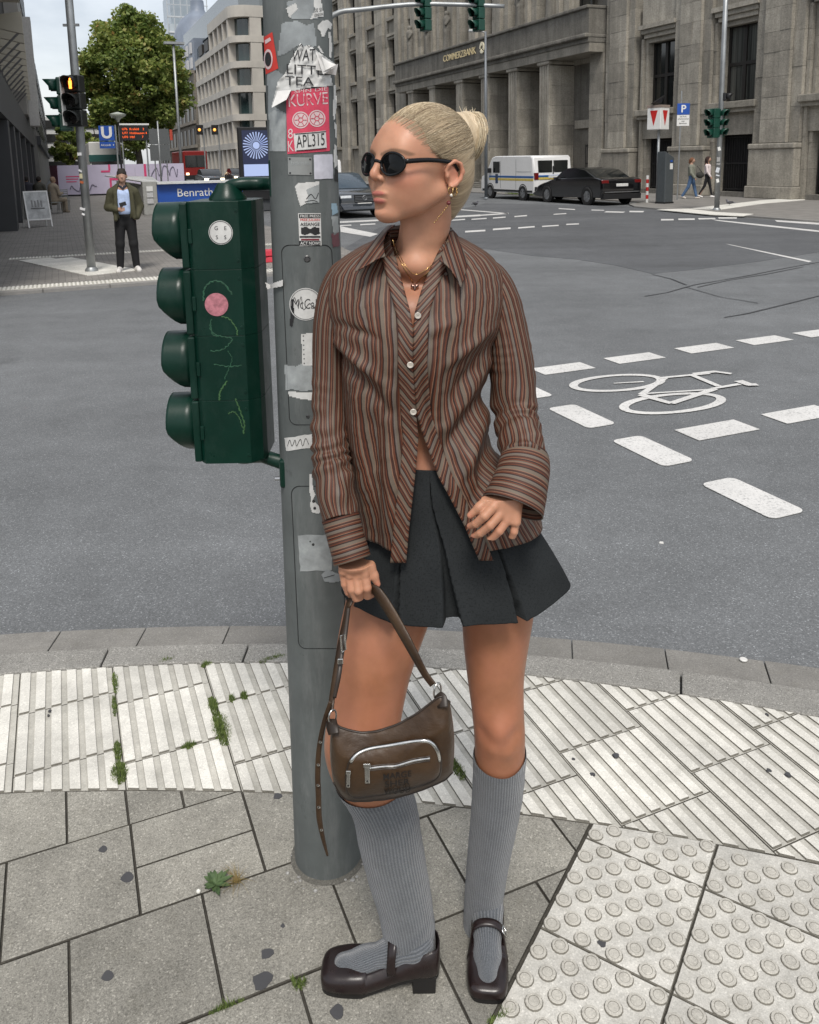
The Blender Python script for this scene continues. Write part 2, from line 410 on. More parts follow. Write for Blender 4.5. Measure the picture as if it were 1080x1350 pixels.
for q in ([(1.04, 7.07), (1.54, 7.29), (1.63, 7.08), (1.13, 6.83)], [(1.78, 7.4), (2.25, 7.61), (2.32, 7.4), (1.86, 7.18)], [(2.52, 7.76), (3.02, 7.94), (3.1, 7.74), (2.61, 7.52)],
          [(3.23, 8.04), (3.72, 8.23), (3.8, 8.05), (3.32, 7.82)], [(1.75, 5.35), (2.25, 5.56), (2.34, 5.33), (1.86, 5.12)], [(2.48, 5.65), (2.94, 5.86), (3.05, 5.64), (2.57, 5.43)]):
    mark(hull(rect_at(np.mean(q, 0), .235, .515)))
for i in (4, 5): mark(hull(rect_at(np.array([3.51, 8.035])+GN*.76*(i-3), .235, .515)))
mark(hull(rect_at(np.array([2.78, 5.65])+GN*.76, .235, .515)))
for q in ([(1.0, 5.89), (1.23, 5.98), (1.41, 5.53), (1.2, 5.41)], [(1.3, 5.16), (1.53, 5.24), (1.71, 4.79), (1.47, 4.69)], [(1.62, 4.42), (1.84, 4.5), (2.02, 4.03), (1.8, 3.93)]):
    mark(hull(rect_at(np.mean(q, 0), .515, .235, .045)))
mark(hull(rect_at(np.array([.90, 6.42]), .515, .235, .045)))
# bicycle symbol painted on the lane
def ring2(px_pts, w_, name='bicycle_symbol'):
    P = [gnd(690+x*.3611, 440+y*.3611, RZ)[:2] for x, y in px_pts]; b = B(); n_ = len(P); L = []
    for i, p in enumerate(P):
        t_ = P[(i+1) % n_]-P[i-1]; t_ /= np.linalg.norm(t_); nn = np.array([-t_[1], t_[0]]); ww = w_[i]/2 if not np.isscalar(w_) else w_/2
        L.append([(*(p-nn*ww), RZ+.0075), (*(p+nn*ww), RZ+.0075)])
    return b.grid(L, cu=True)
bb = B()
for cx, cy, a, b_, tl in ((343, 182, 160, 28, -.06), (545, 257, 178, 33, -.08)):
    pts = [(cx+a*math.cos(s_)+0, cy+b_*math.sin(s_)+tl*a*math.cos(s_)) for s_ in np.linspace(0, 2*math.pi, 41)[:-1]]
    r_ = ring2(pts, [.075 if False else .05+.02*abs(math.cos(s_)) for s_ in np.linspace(0, 2*math.pi, 41)[:-1]]); bb.add(r_.v, r_.f)
for k_, (pts, ww) in enumerate(([((330, 184), (440, 178)), .03], [((430, 226), (520, 163)), .07], [((445, 222), (705, 206)), .045], [((430, 226), (540, 258)), .075], [((540, 258), (700, 205)), .06],
                [((500, 165), (680, 148)), .05], [((610, 152), (715, 196)), .085], [((620, 150), (700, 142), (760, 150)), .06], [((690, 205), (790, 188)), .05], [((785, 176), (830, 192)), .10], [((815, 191), (855, 190)), .06])):
    s_ = strip([gnd(690+x*.3611, 440+y*.3611, RZ)[:2] for x, y in pts], ww, RZ+.0085+.0004*k_); bb.add(s_.v, s_.f)
bb.build('bicycle_symbol', M_paint, road)
# lines and dashes farther off
def pxq(L): mark([gnd(x, y, RZ)[:2] for x, y in L])
def c6(x, y): return 420+x/3, 230+y/3
for a, b_, th in (((70, 190), (330, 177), 6), ((500, 170), (640, 162), 6), ((545, 138), (750, 155), 3), ((640, 162), (752, 154), 4), ((520, 182), (580, 178), 4), ((605, 178), (665, 174), 4), ((690, 173), (740, 169), 4), ((775, 167), (825, 163), 4), ((930, 158), (980, 155), 3),
                  ((950, 135), (1015, 139), 3), ((580, 227), (660, 222), 6), ((690, 218), (760, 213), 6), ((790, 212), (855, 207), 5), ((885, 206), (950, 202), 4), ((980, 198), (1030, 196), 4), ((85, 203), (130, 201), 4), ((165, 199), (225, 196), 4)):
    p0, p1 = c6(a[0], a[1]-th/2), c6(b_[0], b_[1]-th/2); pxq([p0, p1, c6(b_[0], b_[1]+th/2), c6(a[0], a[1]+th/2)])
pxq([c6(85, 205), c6(235, 236), c6(205, 247), c6(88, 228)])
def c7(x, y): return 780+x*.2778, 200+y*.2778
for L in ([(640, 438), (1045, 521), (1030, 526), (660, 444)], [(570, 322), (800, 345), (1080, 375), (1080, 382), (800, 352), (600, 329)], [(870, 325), (1080, 338), (1080, 347), (880, 333)], [(330, 320), (390, 320), (390, 326), (330, 327)], [(412, 318), (490, 317), (490, 324), (412, 324)], [(505, 316), (585, 315), (590, 320), (510, 322)], [(600, 312), (690, 311), (690, 318), (605, 318)],
          [(1030, 299), (1080, 297), (1080, 308), (1050, 308)], [(0, 275), (60, 277), (60, 280), (0, 279)], [(70, 283), (160, 285), (150, 290), (60, 288)], [(180, 281), (250, 282), (245, 288), (180, 287)]):
    pxq([c7(*q) for q in L])
# ---------------------------------------------------------------- near pavement
def stone(name, base, speck=.5, dirty=.25, rnd=.08, s=1., tint=(.16, .15, .12)):
    t = NT(name); v = t.wpos(); r = t.n('ObjectInfo', out=5)
    mid = t.ramp(t.noise(6*s, 6, .65, v), [(.3, 1-dirty*.5), (.7, 1+dirty*.3)]); fine = t.ramp(t.noise(330*s, 3, .7, v), [(.3, 1-speck*.5), (.7, 1+speck*.4)])
    sp2 = t.ramp(t.n('SeparateColor', {0: t.n('TexVoronoi', {'Scale': 260.*s, 'Vector': v}, out=1)}, out=0), [(0, 1-.35*speck), (.4, 1), (.9, 1.04), (.97, 1+.45*speck), (1, 1+.7*speck)])
    c = t.mix(1., base, mid, 'MULTIPLY'); c = t.mix(1., c, fine, 'MULTIPLY'); c = t.mix(1., c, sp2, 'MULTIPLY')
    c = t.mix(1., c, t.n('CombineColor', {i: t.math('MULTIPLY_ADD', r, 2*rnd, 1-rnd) for i in range(3)}), 'MULTIPLY')
    g = t.ramp(t.noise(14*s, 7, .75, v), [(.52, 0), (.78, dirty)]); c = t.mix(g, c, tint)
    t.set(Base_Color=c, Roughness=.88); t.b.inputs['Specular IOR Level'].default_value = .25
    t.bump(t.noise(300*s, 3, .6, v), .3, .002); return t.m
M_slab = stone('paving_slab', (.265, .254, .221), .8, .46, .17)
M_kerb = stone('kerb_stone', (.27, .262, .24), .9, .3, .06); M_gut = stone('gutter_stone', (.215, .207, .19), .5, .35, .1)
M_rib = stone('tactile_white', (.63, .612, .555), .3, .46, .10, tint=(.30, .285, .245)); M_groove = stone('tactile_groove', (.47, .455, .405), .25, .5, .08, tint=(.2, .19, .16)); M_edge = stone('tactile_edge', (.17, .16, .135), .4, .3, .05); M_dome = stone('tactile_dome', (.47, .45, .40), .35, .4, .05)  # M_edge: darker colour for rib slopes, dome rings and tile sides
M_dbase = stone('domed_base', (.53, .515, .47), .35, .55, .10, tint=(.28, .265, .225)); M_joint = stone('joint_sand', (.065, .06, .05), .6, .4, 0)
pav = kind(empty('pavement'))
C_in, R_in = (-.745, -3.218), 5.956            # ribbed band / kerb
C_ko, R_ko = (-.805, -4.116), 6.975            # kerb / gutter
C_go, R_go = (-.901, -4.913), 7.952            # gutter / asphalt
C_wi, R_wi = (-.973, -4.626), 6.753            # slabs / ribbed band
def arc(c, r, a0, a1, n): return [(c[0]+r*math.cos(a), c[1]+r*math.sin(a)) for a in np.linspace(a0, a1, n)]
bed = arc(C_in, R_in, math.radians(40), math.radians(138), 60)+[(-9, -1.5), (9, -1.5)]
B().prism(bed, -.06, -.006).build('pavement_bed', M_joint, pav)
def guvp(poly): return [tuple(G(a, b)[:2]) for a, b in poly]
def jit(): return (random.random()-.5)*.0025
DOM_A = math.atan2(-.161, .258); da_ = np.array([math.cos(DOM_A), math.sin(DOM_A)]); db_ = np.array([da_[1], -da_[0]]); DO = np.array([.438, 1.922])
edge_a = DO-da_*.002; edge_b = edge_a+db_       # border of the domed field
ed = (edge_b-edge_a)/np.linalg.norm(edge_b-edge_a); en = np.array([-ed[1], ed[0]])   # points to the +x side
if en[0] < 0: en = -en
PR = .0812                                                              # pole hole
def slab(poly, name='paving_slab', mat=None, h0=-.05):
    if len(poly) < 3 or area(poly) < .0006: return
    z = jit()
    b = B(); b.cm = 1; b.prism(poly, h0, z-.0030); b.cm = 0; b.prism(poly, z-.0030, z, None, .0022, sm=1)
    return b.build(name, [mat or M_slab, M_joint], pav)
g_ = .0019
for k in range(-4, 4):
    u0, u1 = 1.541+.303*k, 1.541+.303*(k+1)
    off = -.12 if k % 2 == 0 else .04
    for j in range(-9, 9):
        v0 = off+.305*j; v1 = v0+.305; us = [u0, u1]
        if k == 1 and j == 0: us = [u0, 1.99, u1]
        for a, b_ in zip(us[:-1], us[1:]):
            vs_ = [v0, v1]
            if k == 2 and j == 0: vs_ = [v0, .037, v1]
            for c_, d_ in zip(vs_[:-1], vs_[1:]):
                p = guvp([(a+g_, c_+g_), (b_-g_, c_+g_), (b_-g_, d_-g_), (a+g_, d_-g_)])
                p = clip_disc(p, C_wi, R_wi-.004)
                if len(p) > 2: p = clip_half(p, en[0], en[1], en @ edge_a-.004)
                if len(p) > 2: slab(p)
# ribbed tactile tiles
def col_u(j):                                  # joint offset of column j (width .305 from v=.04)
    tab = {-3: 2.93, -2: 2.85, -1: 2.783, 0: 2.703, 1: 2.565, 2: 2.42, 3: 1.808, 4: 1.904, 5: 1.980, 6: 1.745, 7: 1.66, 8: 1.6}
    return tab.get(j, 2.0)
tiles = 0
for j in range(-5, 10):
    v0, v1 = .04+.305*j, .345+.305*j; c0 = col_u(j)
    for k in range(-7, 7):
        u0, u1 = c0+.303*k, c0+.303*(k+1)
        def cl(poly):
            p = clip_disc(guvp(poly), C_in, R_in-.003)
            if len(p) > 2: p = clip_disc(p, C_wi, R_wi+.003, False)
            return p
        base = cl([(u0+g_, v0+g_), (u1-g_, v0+g_), (u1-g_, v1-g_), (u0+g_, v1-g_)])
        if len(base) < 3 or area(base) < .0012: continue
        b = B(); z = jit()*.7; b.cm = 1; b.prism(base, -.05, z-.0045, sm=2); b.cm = 0
        for q in range(6):
            a = v0+.0045+q*.0497; rb = cl([(u0+g_*1.6, a), (u1-g_*1.6, a), (u1-g_*1.6, a+.031), (u0+g_*1.6, a+.031)])
            if len(rb) > 2 and area(rb) > .0002: b.prism(rb, z-.006, z+.0005, None, .0034, sm=2)
        b.build('ribbed_tile', [M_rib, M_groove, M_edge], pav); tiles += 1
# domed tactile tiles
dome_b = B(); R_d = [(.0205, .0001), (.0186, .0030), (.0176, .0044), (.0125, .0047), (.0115, .0043), (.0105, .0048), (.004, .0049)]
for i in range(0, 5):
    for j in range(-2, 5):
        o = DO+da_*.3035*i+db_*.3035*j
        sq = [o+da_*a+db_*b_ for a, b_ in ((g_, g_), (.3035-g_, g_), (.3035-g_, .3035-g_), (g_, .3035-g_))]
        p = clip_disc([tuple(q) for q in sq], C_wi, R_wi-.004)
        if len(p) > 2: p = clip_half(p, -en[0], -en[1], -(en @ edge_a)-.004)
        if len(p) < 3 or area(p) < .002: continue
        ctr = np.mean(p, 0)
        if np.linalg.norm(ctr) > 3.2: continue
        z = jit(); b = B(); b.cm = 2; b.prism(p, -.05, z-.003); b.cm = 0; b.prism(p, z-.003, z, None, .0025, sm=2); b.cm = 1
        for m_ in range(8):
            for n_ in range(8):
                if (m_+n_) % 2 == 0: continue
                q = o+da_*(.0212+.0373*m_)+db_*(.0212+.0373*n_)
                rr = min([abs((p[(s_+1) % len(p)][0]-p[s_][0])*(q[1]-p[s_][1])-(p[(s_+1) % len(p)][1]-p[s_][1])*(q[0]-p[s_][0]))/math.hypot(p[(s_+1) % len(p)][0]-p[s_][0], p[(s_+1) % len(p)][1]-p[s_][1]) for s_ in range(len(p))])
                ins = all((p[(s_+1) % len(p)][0]-p[s_][0])*(q[1]-p[s_][1])-(p[(s_+1) % len(p)][1]-p[s_][1])*(q[0]-p[s_][0]) > 0 for s_ in range(len(p))) or all((p[(s_+1) % len(p)][0]-p[s_][0])*(q[1]-p[s_][1])-(p[(s_+1) % len(p)][1]-p[s_][1])*(q[0]-p[s_][0]) < 0 for s_ in range(len(p)))
                if not ins or rr < .0135: continue
                n0_ = len(b.mi); b.lathe(R_d, 14, Matrix.Translation((q[0], q[1], z)), cap=True); b.mi[n0_:n0_+14] = [2]*14; b.mi[n0_+42:n0_+56] = [2]*14
        b.build('domed_tile', [M_dbase, M_dome, M_edge], pav)
# kerb stones and gutter stones follow the curve
kerb = kind(empty('kerb')); gut = kind(empty('gutter'))
def ring_stones(c0, r0, c1, r1, joints, z0, z1, name, mat, parent, gap=.003, zo=-.09, bev=.006):
    for a, b_ in zip(joints[:-1], joints[1:]):
        # joints are given as x positions on the inner circle
        n_ = 6; xs = np.linspace(a+gap, b_-gap, n_)
        inn = [(x, c0[1]+math.sqrt(r0*r0-(x-c0[0])**2)) for x in xs]; out = []
        for x, y in inn:
            d_ = np.array([x-c0[0], y-c0[1]]); d_ /= np.linalg.norm(d_); x2 = x+d_[0]*.15
            out.append((x2, c1[1]+math.sqrt(r1*r1-(x2-c1[0])**2)))
        poly = out+inn[::-1]
        o = B().prism(poly, zo, z1+(random.random()-.5)*.002).build(name, mat, parent, bevel=bev)
        if z0 != z1:
            me = o.data
            for vv in me.vertices:
                if vv.co.z > zo+.02 and any(abs(vv.co.x-q[0]) < 1e-5 and abs(vv.co.y-q[1]) < 1e-5 for q in out): vv.co.z += z0-z1
ring_stones(C_in, R_in+.003, C_ko, R_ko-.002, [-4.1, -3.1, -2.1, -1.14, -.63, .35, .885, 1.87, 2.85, 3.6], 0, .0, 'kerb_stone', M_kerb, kerb)
ring_stones(C_ko, R_ko+.002, C_go, R_go-.002, [-4+.326*i for i in range(24)], -.034, -.026, 'gutter_stone', M_gut, gut, gap=.002, bev=.003)
# chewing-gum stains
M_gum = pm('gum_stain', (.055, .055, .058), .75)
for (x, y, r_) in ((136, 1120, .012), (168, 1157, .017), (142, 1287, .014), (346, 1294, .022), (352, 1258, .015), (445, 1334, .015), (366, 1050, .013), (373, 1221, .006), (812, 996, .010), (781, 1021, .008), (1039, 1021, .009), (1014, 1016, .008), (794, 1244, .011), (848, 1158, .008), (1011, 942, .006), (756, 1001, .006), (66, 937, .006), (64, 943, .004)):
    p = gnd(x, y); n_ = 12; ph = random.random()*6
    poly = [(p[0]+r_*(1+.18*math.sin(3*a+ph)+.1*math.sin(5*a))*math.cos(a), p[1]+r_*(1+.15*math.sin(2*a+ph))*math.sin(a)) for a in np.linspace(0, 2*math.pi, n_+1)[:-1]]
    B().prism(poly, -.003, .0018+random.random()*.0006, None, .001).build('gum_stain', M_gum, pav)
# moss in the joints, weeds
t = NT('moss'); v = t.wpos()
t.set(Base_Color=t.ramp(t.noise(90., 4, .6, v), [(.3, (.05, .085, .018)), (.6, (.14, .19, .045)), (.8, (.22, .25, .08))]), Roughness=.9); M_moss = t.m
def blades(b, c, rx, ry, n_, h_, ang, wd=.0016):
    for _ in range(n_):
        a, r_ = random.random()*6.283, math.sqrt(random.random()); x, y = rx*r_*math.cos(a), ry*r_*math.sin(a)
        X, Y = c[0]+x*math.cos(ang)-y*math.sin(ang), c[1]+x*math.sin(ang)+y*math.cos(ang); hh = h_*(.5+random.random())*(1.1-r_*.7); t_ = random.random()*6.283; dx, dy = math.cos(t_)*wd, math.sin(t_)*wd
        lx, ly = (random.random()-.5)*hh*1.1, (random.random()-.5)*hh*1.1
        b.add([(X-dx, Y-dy, c[2]), (X+dx, Y+dy, c[2]), (X+lx, Y+ly, c[2]+hh)], [(0, 1, 2)])
moss = B(); UA = math.atan2(GD[1], GD[0])
for x, y, rx, ry, n_ in ((292, 960, .085, .030, 900), (281, 930, .05, .018, 300), (157, 1018, .05, .026, 450), (155, 990, .05, .012, 160), (272, 876, .012, .02, 130), (249, 983, .012, .025, 170), (152, 900, .07, .010, 160), (151, 930, .06, .008, 100),
                         (306, 921, .02, .010, 110), (322, 917, .02, .013, 120), (360, 868, .012, .05, 160), (220, 870, .01, .03, 60), (602, 1013, .05, .022, 240), (298, 1327, .006, .04, 120), (660, 1340, .006, .04, 120), (388, 1296, .02, .006, 60), (398, 1297, .012, .012, 90)):
    blades(moss, gnd(x, y)+np.array([0, 0, -.004]), rx, ry, int(n_*1.6), .017, UA)
kind(moss.build('moss', M_moss), 'stuff')
t = NT('weed_leaf'); t.set(Base_Color=t.ramp(t.noise(60., 3, .6, t.wpos()), [(.3, (.03, .06, .02)), (.7, (.08, .13, .045))]), Roughness=.7); M_leafw = t.m
t = NT('dry_grass'); t.set(Base_Color=t.ramp(t.noise(300., 3, .6, t.wpos()), [(.3, (.10, .075, .02)), (.5, (.26, .18, .06)), (.75, (.16, .17, .05))]), Roughness=.8); M_dry = t.m
p = gnd(312, 1163); b = B()
for _ in range(110):
    a = random.random()*6.283; ln = .062*(.5+random.random()*.8); el_ = random.uniform(.35, 1.45); x0, y0 = p[0]+random.gauss(0, .005), p[1]+random.gauss(0, .005); wd = .0007
    dx, dy = math.cos(a)*math.cos(el_), math.sin(a)*math.cos(el_); L = []
    for s_ in np.linspace(0, 1, 5):
        q = (x0+dx*ln*s_, y0+dy*ln*s_, ln*(math.sin(el_)*s_-.45*s_*s_)); L.append([(q[0]-dy*wd*(1-s_*.8), q[1]+dx*wd*(1-s_*.8), max(.001, q[2])), (q[0]+dy*wd*(1-s_*.8), q[1]-dx*wd*(1-s_*.8), max(.001, q[2]))])
    b.grid(L)
tg = thing('grass_tuft', 'dry straw-coloured grass tuft growing from the slab joint', 'grass', (p[0], p[1], 0)); b.build('blades', M_dry, tg)
p = gnd(284, 1168); b = B(); tw = thing('weed_plant', 'small green leafy weed flat on the slab joint beside dry grass', 'plant', (p[0], p[1], 0))
for i in range(15):
    a = i*2.4; ln = .024+.022*random.random(); ca, sa = math.cos(a), math.sin(a); L = []; lift = random.uniform(.1, .7)
    for s_ in np.linspace(0, 1, 6):
        wd = .007*math.sin(math.pi*(.1+.88*s_)); z = .003+ln*s_*lift*(1-.45*s_); q = (p[0]+ca*ln*s_, p[1]+sa*ln*s_, z)
        L.append([(q[0]-sa*wd, q[1]+ca*wd, z+.003), (q[0], q[1], z), (q[0]+sa*wd, q[1]-ca*wd, z+.003)])
    b = B().grid(L); b.build('leaf', M_leafw, tw, smooth=True)
q = gnd(262, 1178); B().ell((q[0], q[1], .006), (.006, .005, .006), 8, 6).build('flower', pm('clover_white', (.75, .74, .68)), tw, smooth=True)
# small litter on the road: pale flecks, a bottle cap
M_lit = pm('litter', (.6, .59, .56), .6)
q = gnd(980, 877, RZ); tag(B().lathe([(.013, .0), (.014, .004), (.011, .006)], 14, Matrix.Translation((q[0], q[1], RZ+.02))).build('bottle_cap', M_lit), 'flat pale bottle cap lying in the gutter', 'bottle cap')
q = gnd(872, 716, RZ); tag(B().prism([(q[0]-.012, q[1]-.004), (q[0]+.008, q[1]-.012), (q[0]+.013, q[1]+.006), (q[0]-.006, q[1]+.01)], RZ+.001, RZ+.005, None, .002).build('paper_scrap', M_lit), 'tiny white paper scrap lying on the asphalt', 'litter')
# ---------------------------------------------------------------- far pavements
M_brickpav = NT('small_pavers'); t = M_brickpav
vec = t.n('Mapping', {'Vector': t.wpos(), 'Rotation': (0, 0, -GA)})
bk = t.t.nodes.new('ShaderNodeTexBrick'); t.put(bk.inputs['Vector'], vec)
for k_, vv in (('Color1', (.25, .235, .215, 1)), ('Color2', (.205, .195, .18, 1)), ('Mortar', (.10, .095, .085, 1)), ('Scale', 1.), ('Mortar Size', .006), ('Brick Width', .2), ('Row Height', .1)): bk.inputs[k_].default_value = vv
cc = t.mix(1., bk.outputs[0], t.ramp(t.noise(1.3, 5, .65, t.wpos()), [(.3, .8), (.7, 1.15)]), 'MULTIPLY'); t.set(Base_Color=cc, Roughness=.9); M_brickpav = t.m
farL = kind(empty('far_pavement'))
cornerL = []
for k in range(7): a = math.radians(-90+15*k); cornerL.append((15.0+1.55*math.sin(a), 3.6+1.55*math.cos(a)))
polyL = guvp([(13.43, -12), (13.43, 3.4), (13.7, 4.2), (14.4, 4.9), (15.5, 5.3), (17, 5.5), (60, 5.5), (60, -12)])
B().prism(polyL, -.3, 0).build('paving', M_brickpav, farL)
M_ks = pm('kerb_grey', (.22, .213, .20), .9, var=.1)
for i in range(16):
    v0 = -11.6+i*.94
    B().prism(guvp([(13.30, v0+.004), (13.30, v0+.936), (13.425, v0+.936), (13.425, v0+.004)]), -.2, .004).build('kerb_stone', M_ks, farL, bevel=.01)
M_tw = stone('tactile_far', (.68, .665, .61), .3, .3, .06, .3)
def ribrow(u0, u1, v0, v1, alongu=True):
    b = B(); b.cm = 1; b.prism(guvp([(u0, v0), (u0, v1), (u1, v1), (u1, v0)]), -.02, .006); b.cm = 0
    for q in range(5):
        if alongu: a = v0+.012+q*(v1-v0)/5; b.prism(guvp([(u0, a), (u0, a+.03), (u1, a+.03), (u1, a)]), .004, .013)
    b.build('ribbed_tile', [M_tw, M_groove], farL)
for i in range(48): ribrow(13.45, 13.82, -10+.302*i, -10+.302*i+.298)
for i in range(44): 
    v0 = -1.0+.302*i
    if v0 < 5.2: ribrow(18.0, 18.3, v0, v0+.298)
p0, p1 = guv(gnd(25, 332)), guv(gnd(168, 360)); dd = np.array(p1)-np.array(p0); Ld = np.linalg.norm(dd); dd /= Ld; dn_ = np.array([-dd[1], dd[0]])
for i in range(int(Ld/.305)):
    a = np.array(p0)+dd*.305*i
    for s_ in (-1, 0, 1):
        q = [a+dn_*(.305*s_), a+dd*.30+dn_*(.305*s_), a+dd*.30+dn_*(.305*s_+.3), a+dn_*(.305*s_+.3)]
        if max(x[0] for x in q) < 18 and min(x[0] for x in q) > 13.83: B().prism(guvp([tuple(x) for x in q]), -.02, .010+.001*(s_+1)).build('tactile_tile', M_tw, farL)
M_bankpav = pm('bank_pavement', (.20, .19, .175), .9, var=.18, scale=2.)
farR = kind(empty('bank_pavement'))
polyR = [(8.5, 21.5), (14, 18.55), (18.5, 18.7), (22.4, 19.0), (24.6, 19.35), (25.9, 20.1), (26.4, 21.0), (26.6, 21.4), (90, 21.4), (90, 40), (8.5, 60)]
B().prism(guvp(polyR), -.3, 0).build('paving', M_bankpav, farR)
for a, b_ in zip(polyR[:-4], polyR[1:-3]):
    a, b_ = np.array(a), np.array(b_); L = np.linalg.norm(b_-a); t_ = (b_-a)/L; n_ = np.array([-t_[1], t_[0]]); k_ = max(1, int(L/1.2))
    for i in range(k_):
        s0, s1 = a+t_*(L*i/k_+.004), a+t_*(L*(i+1)/k_-.004)
        B().prism(guvp([tuple(s0+n_*.03), tuple(s1+n_*.03), tuple(s1-n_*.14), tuple(s0-n_*.14)]), -.2, .006).build('kerb_stone', M_ks, farR)
        if L > 20 and i > 22: break
# white tactile strips on the far corner
def wstrip(pts, nm='tactile_strip'): B().prism([gnd(*q)[:2] for q in pts], -.01, .010).build(nm, M_tw, farR)
wstrip([c7(310, 275), c7(460, 271), c7(590, 287), c7(770, 296), c7(720, 306), c7(560, 299)])
wstrip([c7(600, 277), c7(470, 270), c7(800, 232), c7(945, 220), c7(1030, 222), c7(1010, 230), c7(820, 246)])
# ================================================================== BUILDINGS  (local axes: x = v, y = u, z up; placed by GM)
def GB(*a): return B().box(*a, M=GM)                 # box in (v0,v1,u0,u1,z0,z1)
def facade_stone(name, base, soot=.5, s=1.):
    t = NT(name); v = t.wpos(); r = t.n('ObjectInfo', out=5)
    a = t.ramp(t.noise(.9*s, 6, .65, v), [(.28, .72), (.72, 1.2)])
    st = t.ramp(t.noise(1.6*s, 5, .7, t.vmul(v, (1.6, 1.6, .12))), [(.40, 0), (.72, soot)])
    f = t.ramp(t.noise(14*s, 5, .7, v), [(.3, .80), (.7, 1.16)])
    vein = t.ramp(t.noise(5*s, 7, .8, t.vmul(v, (1, 1, 3.))), [(.44, .82), (.5, 1.08), (.56, .9)])
    c = t.mix(1., base, a, 'MULTIPLY'); c = t.mix(1., c, f, 'MULTIPLY'); c = t.mix(1., c, vein, 'MULTIPLY')
    c = t.mix(1., c, t.n('CombineColor', {i: t.math('MULTIPLY_ADD', r, .36, .82) for i in range(3)}), 'MULTIPLY')
    c = t.mix(st, c, tuple(x*.26 for x in base))
    t.set(Base_Color=c, Roughness=.9); t.b.inputs['Specular IOR Level'].default_value = .2
    t.bump(t.noise(9*s, 6, .7, v), .5, .02); return t.m
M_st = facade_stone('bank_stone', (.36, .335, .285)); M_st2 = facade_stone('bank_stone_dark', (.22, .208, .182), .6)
M_glassd = pm('dark_glass', (.012, .014, .014), .08, var=.3, scale=.6, spec=.7); M_frame = pm('bronze_frame', (.022, .02, .018), .5, spec=.3)
M_grille = pm('iron_grille', (.02, .02, .021), .55, metal=.3)
t = NT('curtain_glass'); vv = t.wpos()
fold = t.ramp(t.noise(3., 3, .5, t.vmul(vv, (3, 3, .05))), [(.35, (.02, .021, .02)), (.65, (.10, .105, .095))]); t.set(Base_Color=fold, Roughness=.12); M_curt = t.m
bank = thing('bank_building', 'large sooty stone bank building with portico and deep windows', 'building', G(38, 26.5))
V0 = 26.5
def bpart(name, v0, v1, u0, u1, z0, z1, mat=None, parent=None, bev=0.):
    return GB(v0, v1, u0, u1, z0, z1).build(name, mat or M_st, parent or bank, bevel=bev)
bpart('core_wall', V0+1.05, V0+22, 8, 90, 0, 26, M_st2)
def blocks(u0, u1, z0, z1, v, hs, depth=.9, mat=None, gap=.012, split=None):
    z = z0; i = 0
    while z < z1-.05:
        h_ = min(hs*(.85+.3*random.random()), z1-z)
        if z1-z-h_ < .3: h_ = z1-z
        us = [u0, u1]
        if split and i % 2: us = [u0, u0+(u1-u0)*split, u1]
        for a, b_ in zip(us[:-1], us[1:]):
            pr = (random.random()-.5)*.03
            bpart('stone_block', v+pr, v+depth, a+gap/2, b_-gap/2, z+gap/2, z+h_-gap/2, mat)
        z += h_; i += 1
    bpart('joint_core', v+.02, v+depth-.01, u0+.01, u1-.01, z0, z1-.01, M_st2)
def window(u0, u1, z0, z1, v, nx=2, nz=2, mat=None):
    w_ = empty('window', G((u0+u1)/2, v, z0)); par(w_, bank)
    b = B()
    for k in range(nx+1):
        a = u0+(u1-u0)*k/nx; hw = .09 if 0 < k < nx else .10; b.box(v-.08, v+.05, a-hw if k else a, a+hw if k < nx else a, z0, z1, M=GM)
    for k in range(nz+1):
        a = z0+(z1-z0)*(k/nz if nz != 2 or k != 1 else .50); hw = .07; b.box(v-.075, v+.045, u0, u1, max(z0, a-hw), min(z1, a+hw), M=GM)
    b.build('frame', M_frame, w_)
    for i in range(nx):
        for k in range(nz):
            a, c_ = u0+(u1-u0)*i/nx, z0+(z1-z0)*k/nz
            GB(v-.01, v+.01, a, a+(u1-u0)/nx, c_, c_+(z1-z0)/nz).build('pane', mat or M_glassd, w_)
    return w_
def grille(u0, u1, z0, z1, v):
    w_ = empty('grille_door', G((u0+u1)/2, v, z0)); par(w_, bank); GB(v+.05, v+.07, u0, u1, z0, z1).build('panel', pm('dark_void', (.008, .008, .009), .5), w_)
    n_ = int((u1-u0)/.14)
    for k in range(n_+1): a = u0+(u1-u0)*k/n_; GB(v-.02, v+.02, a-.018, a+.018, z0, z1).build('bar', M_grille, w_)
    for z in (z0+.08, (z0+z1)/2, z1-.08): GB(v-.025, v+.015, u0, u1, z-.03, z+.03).build('rail', M_grille, w_)
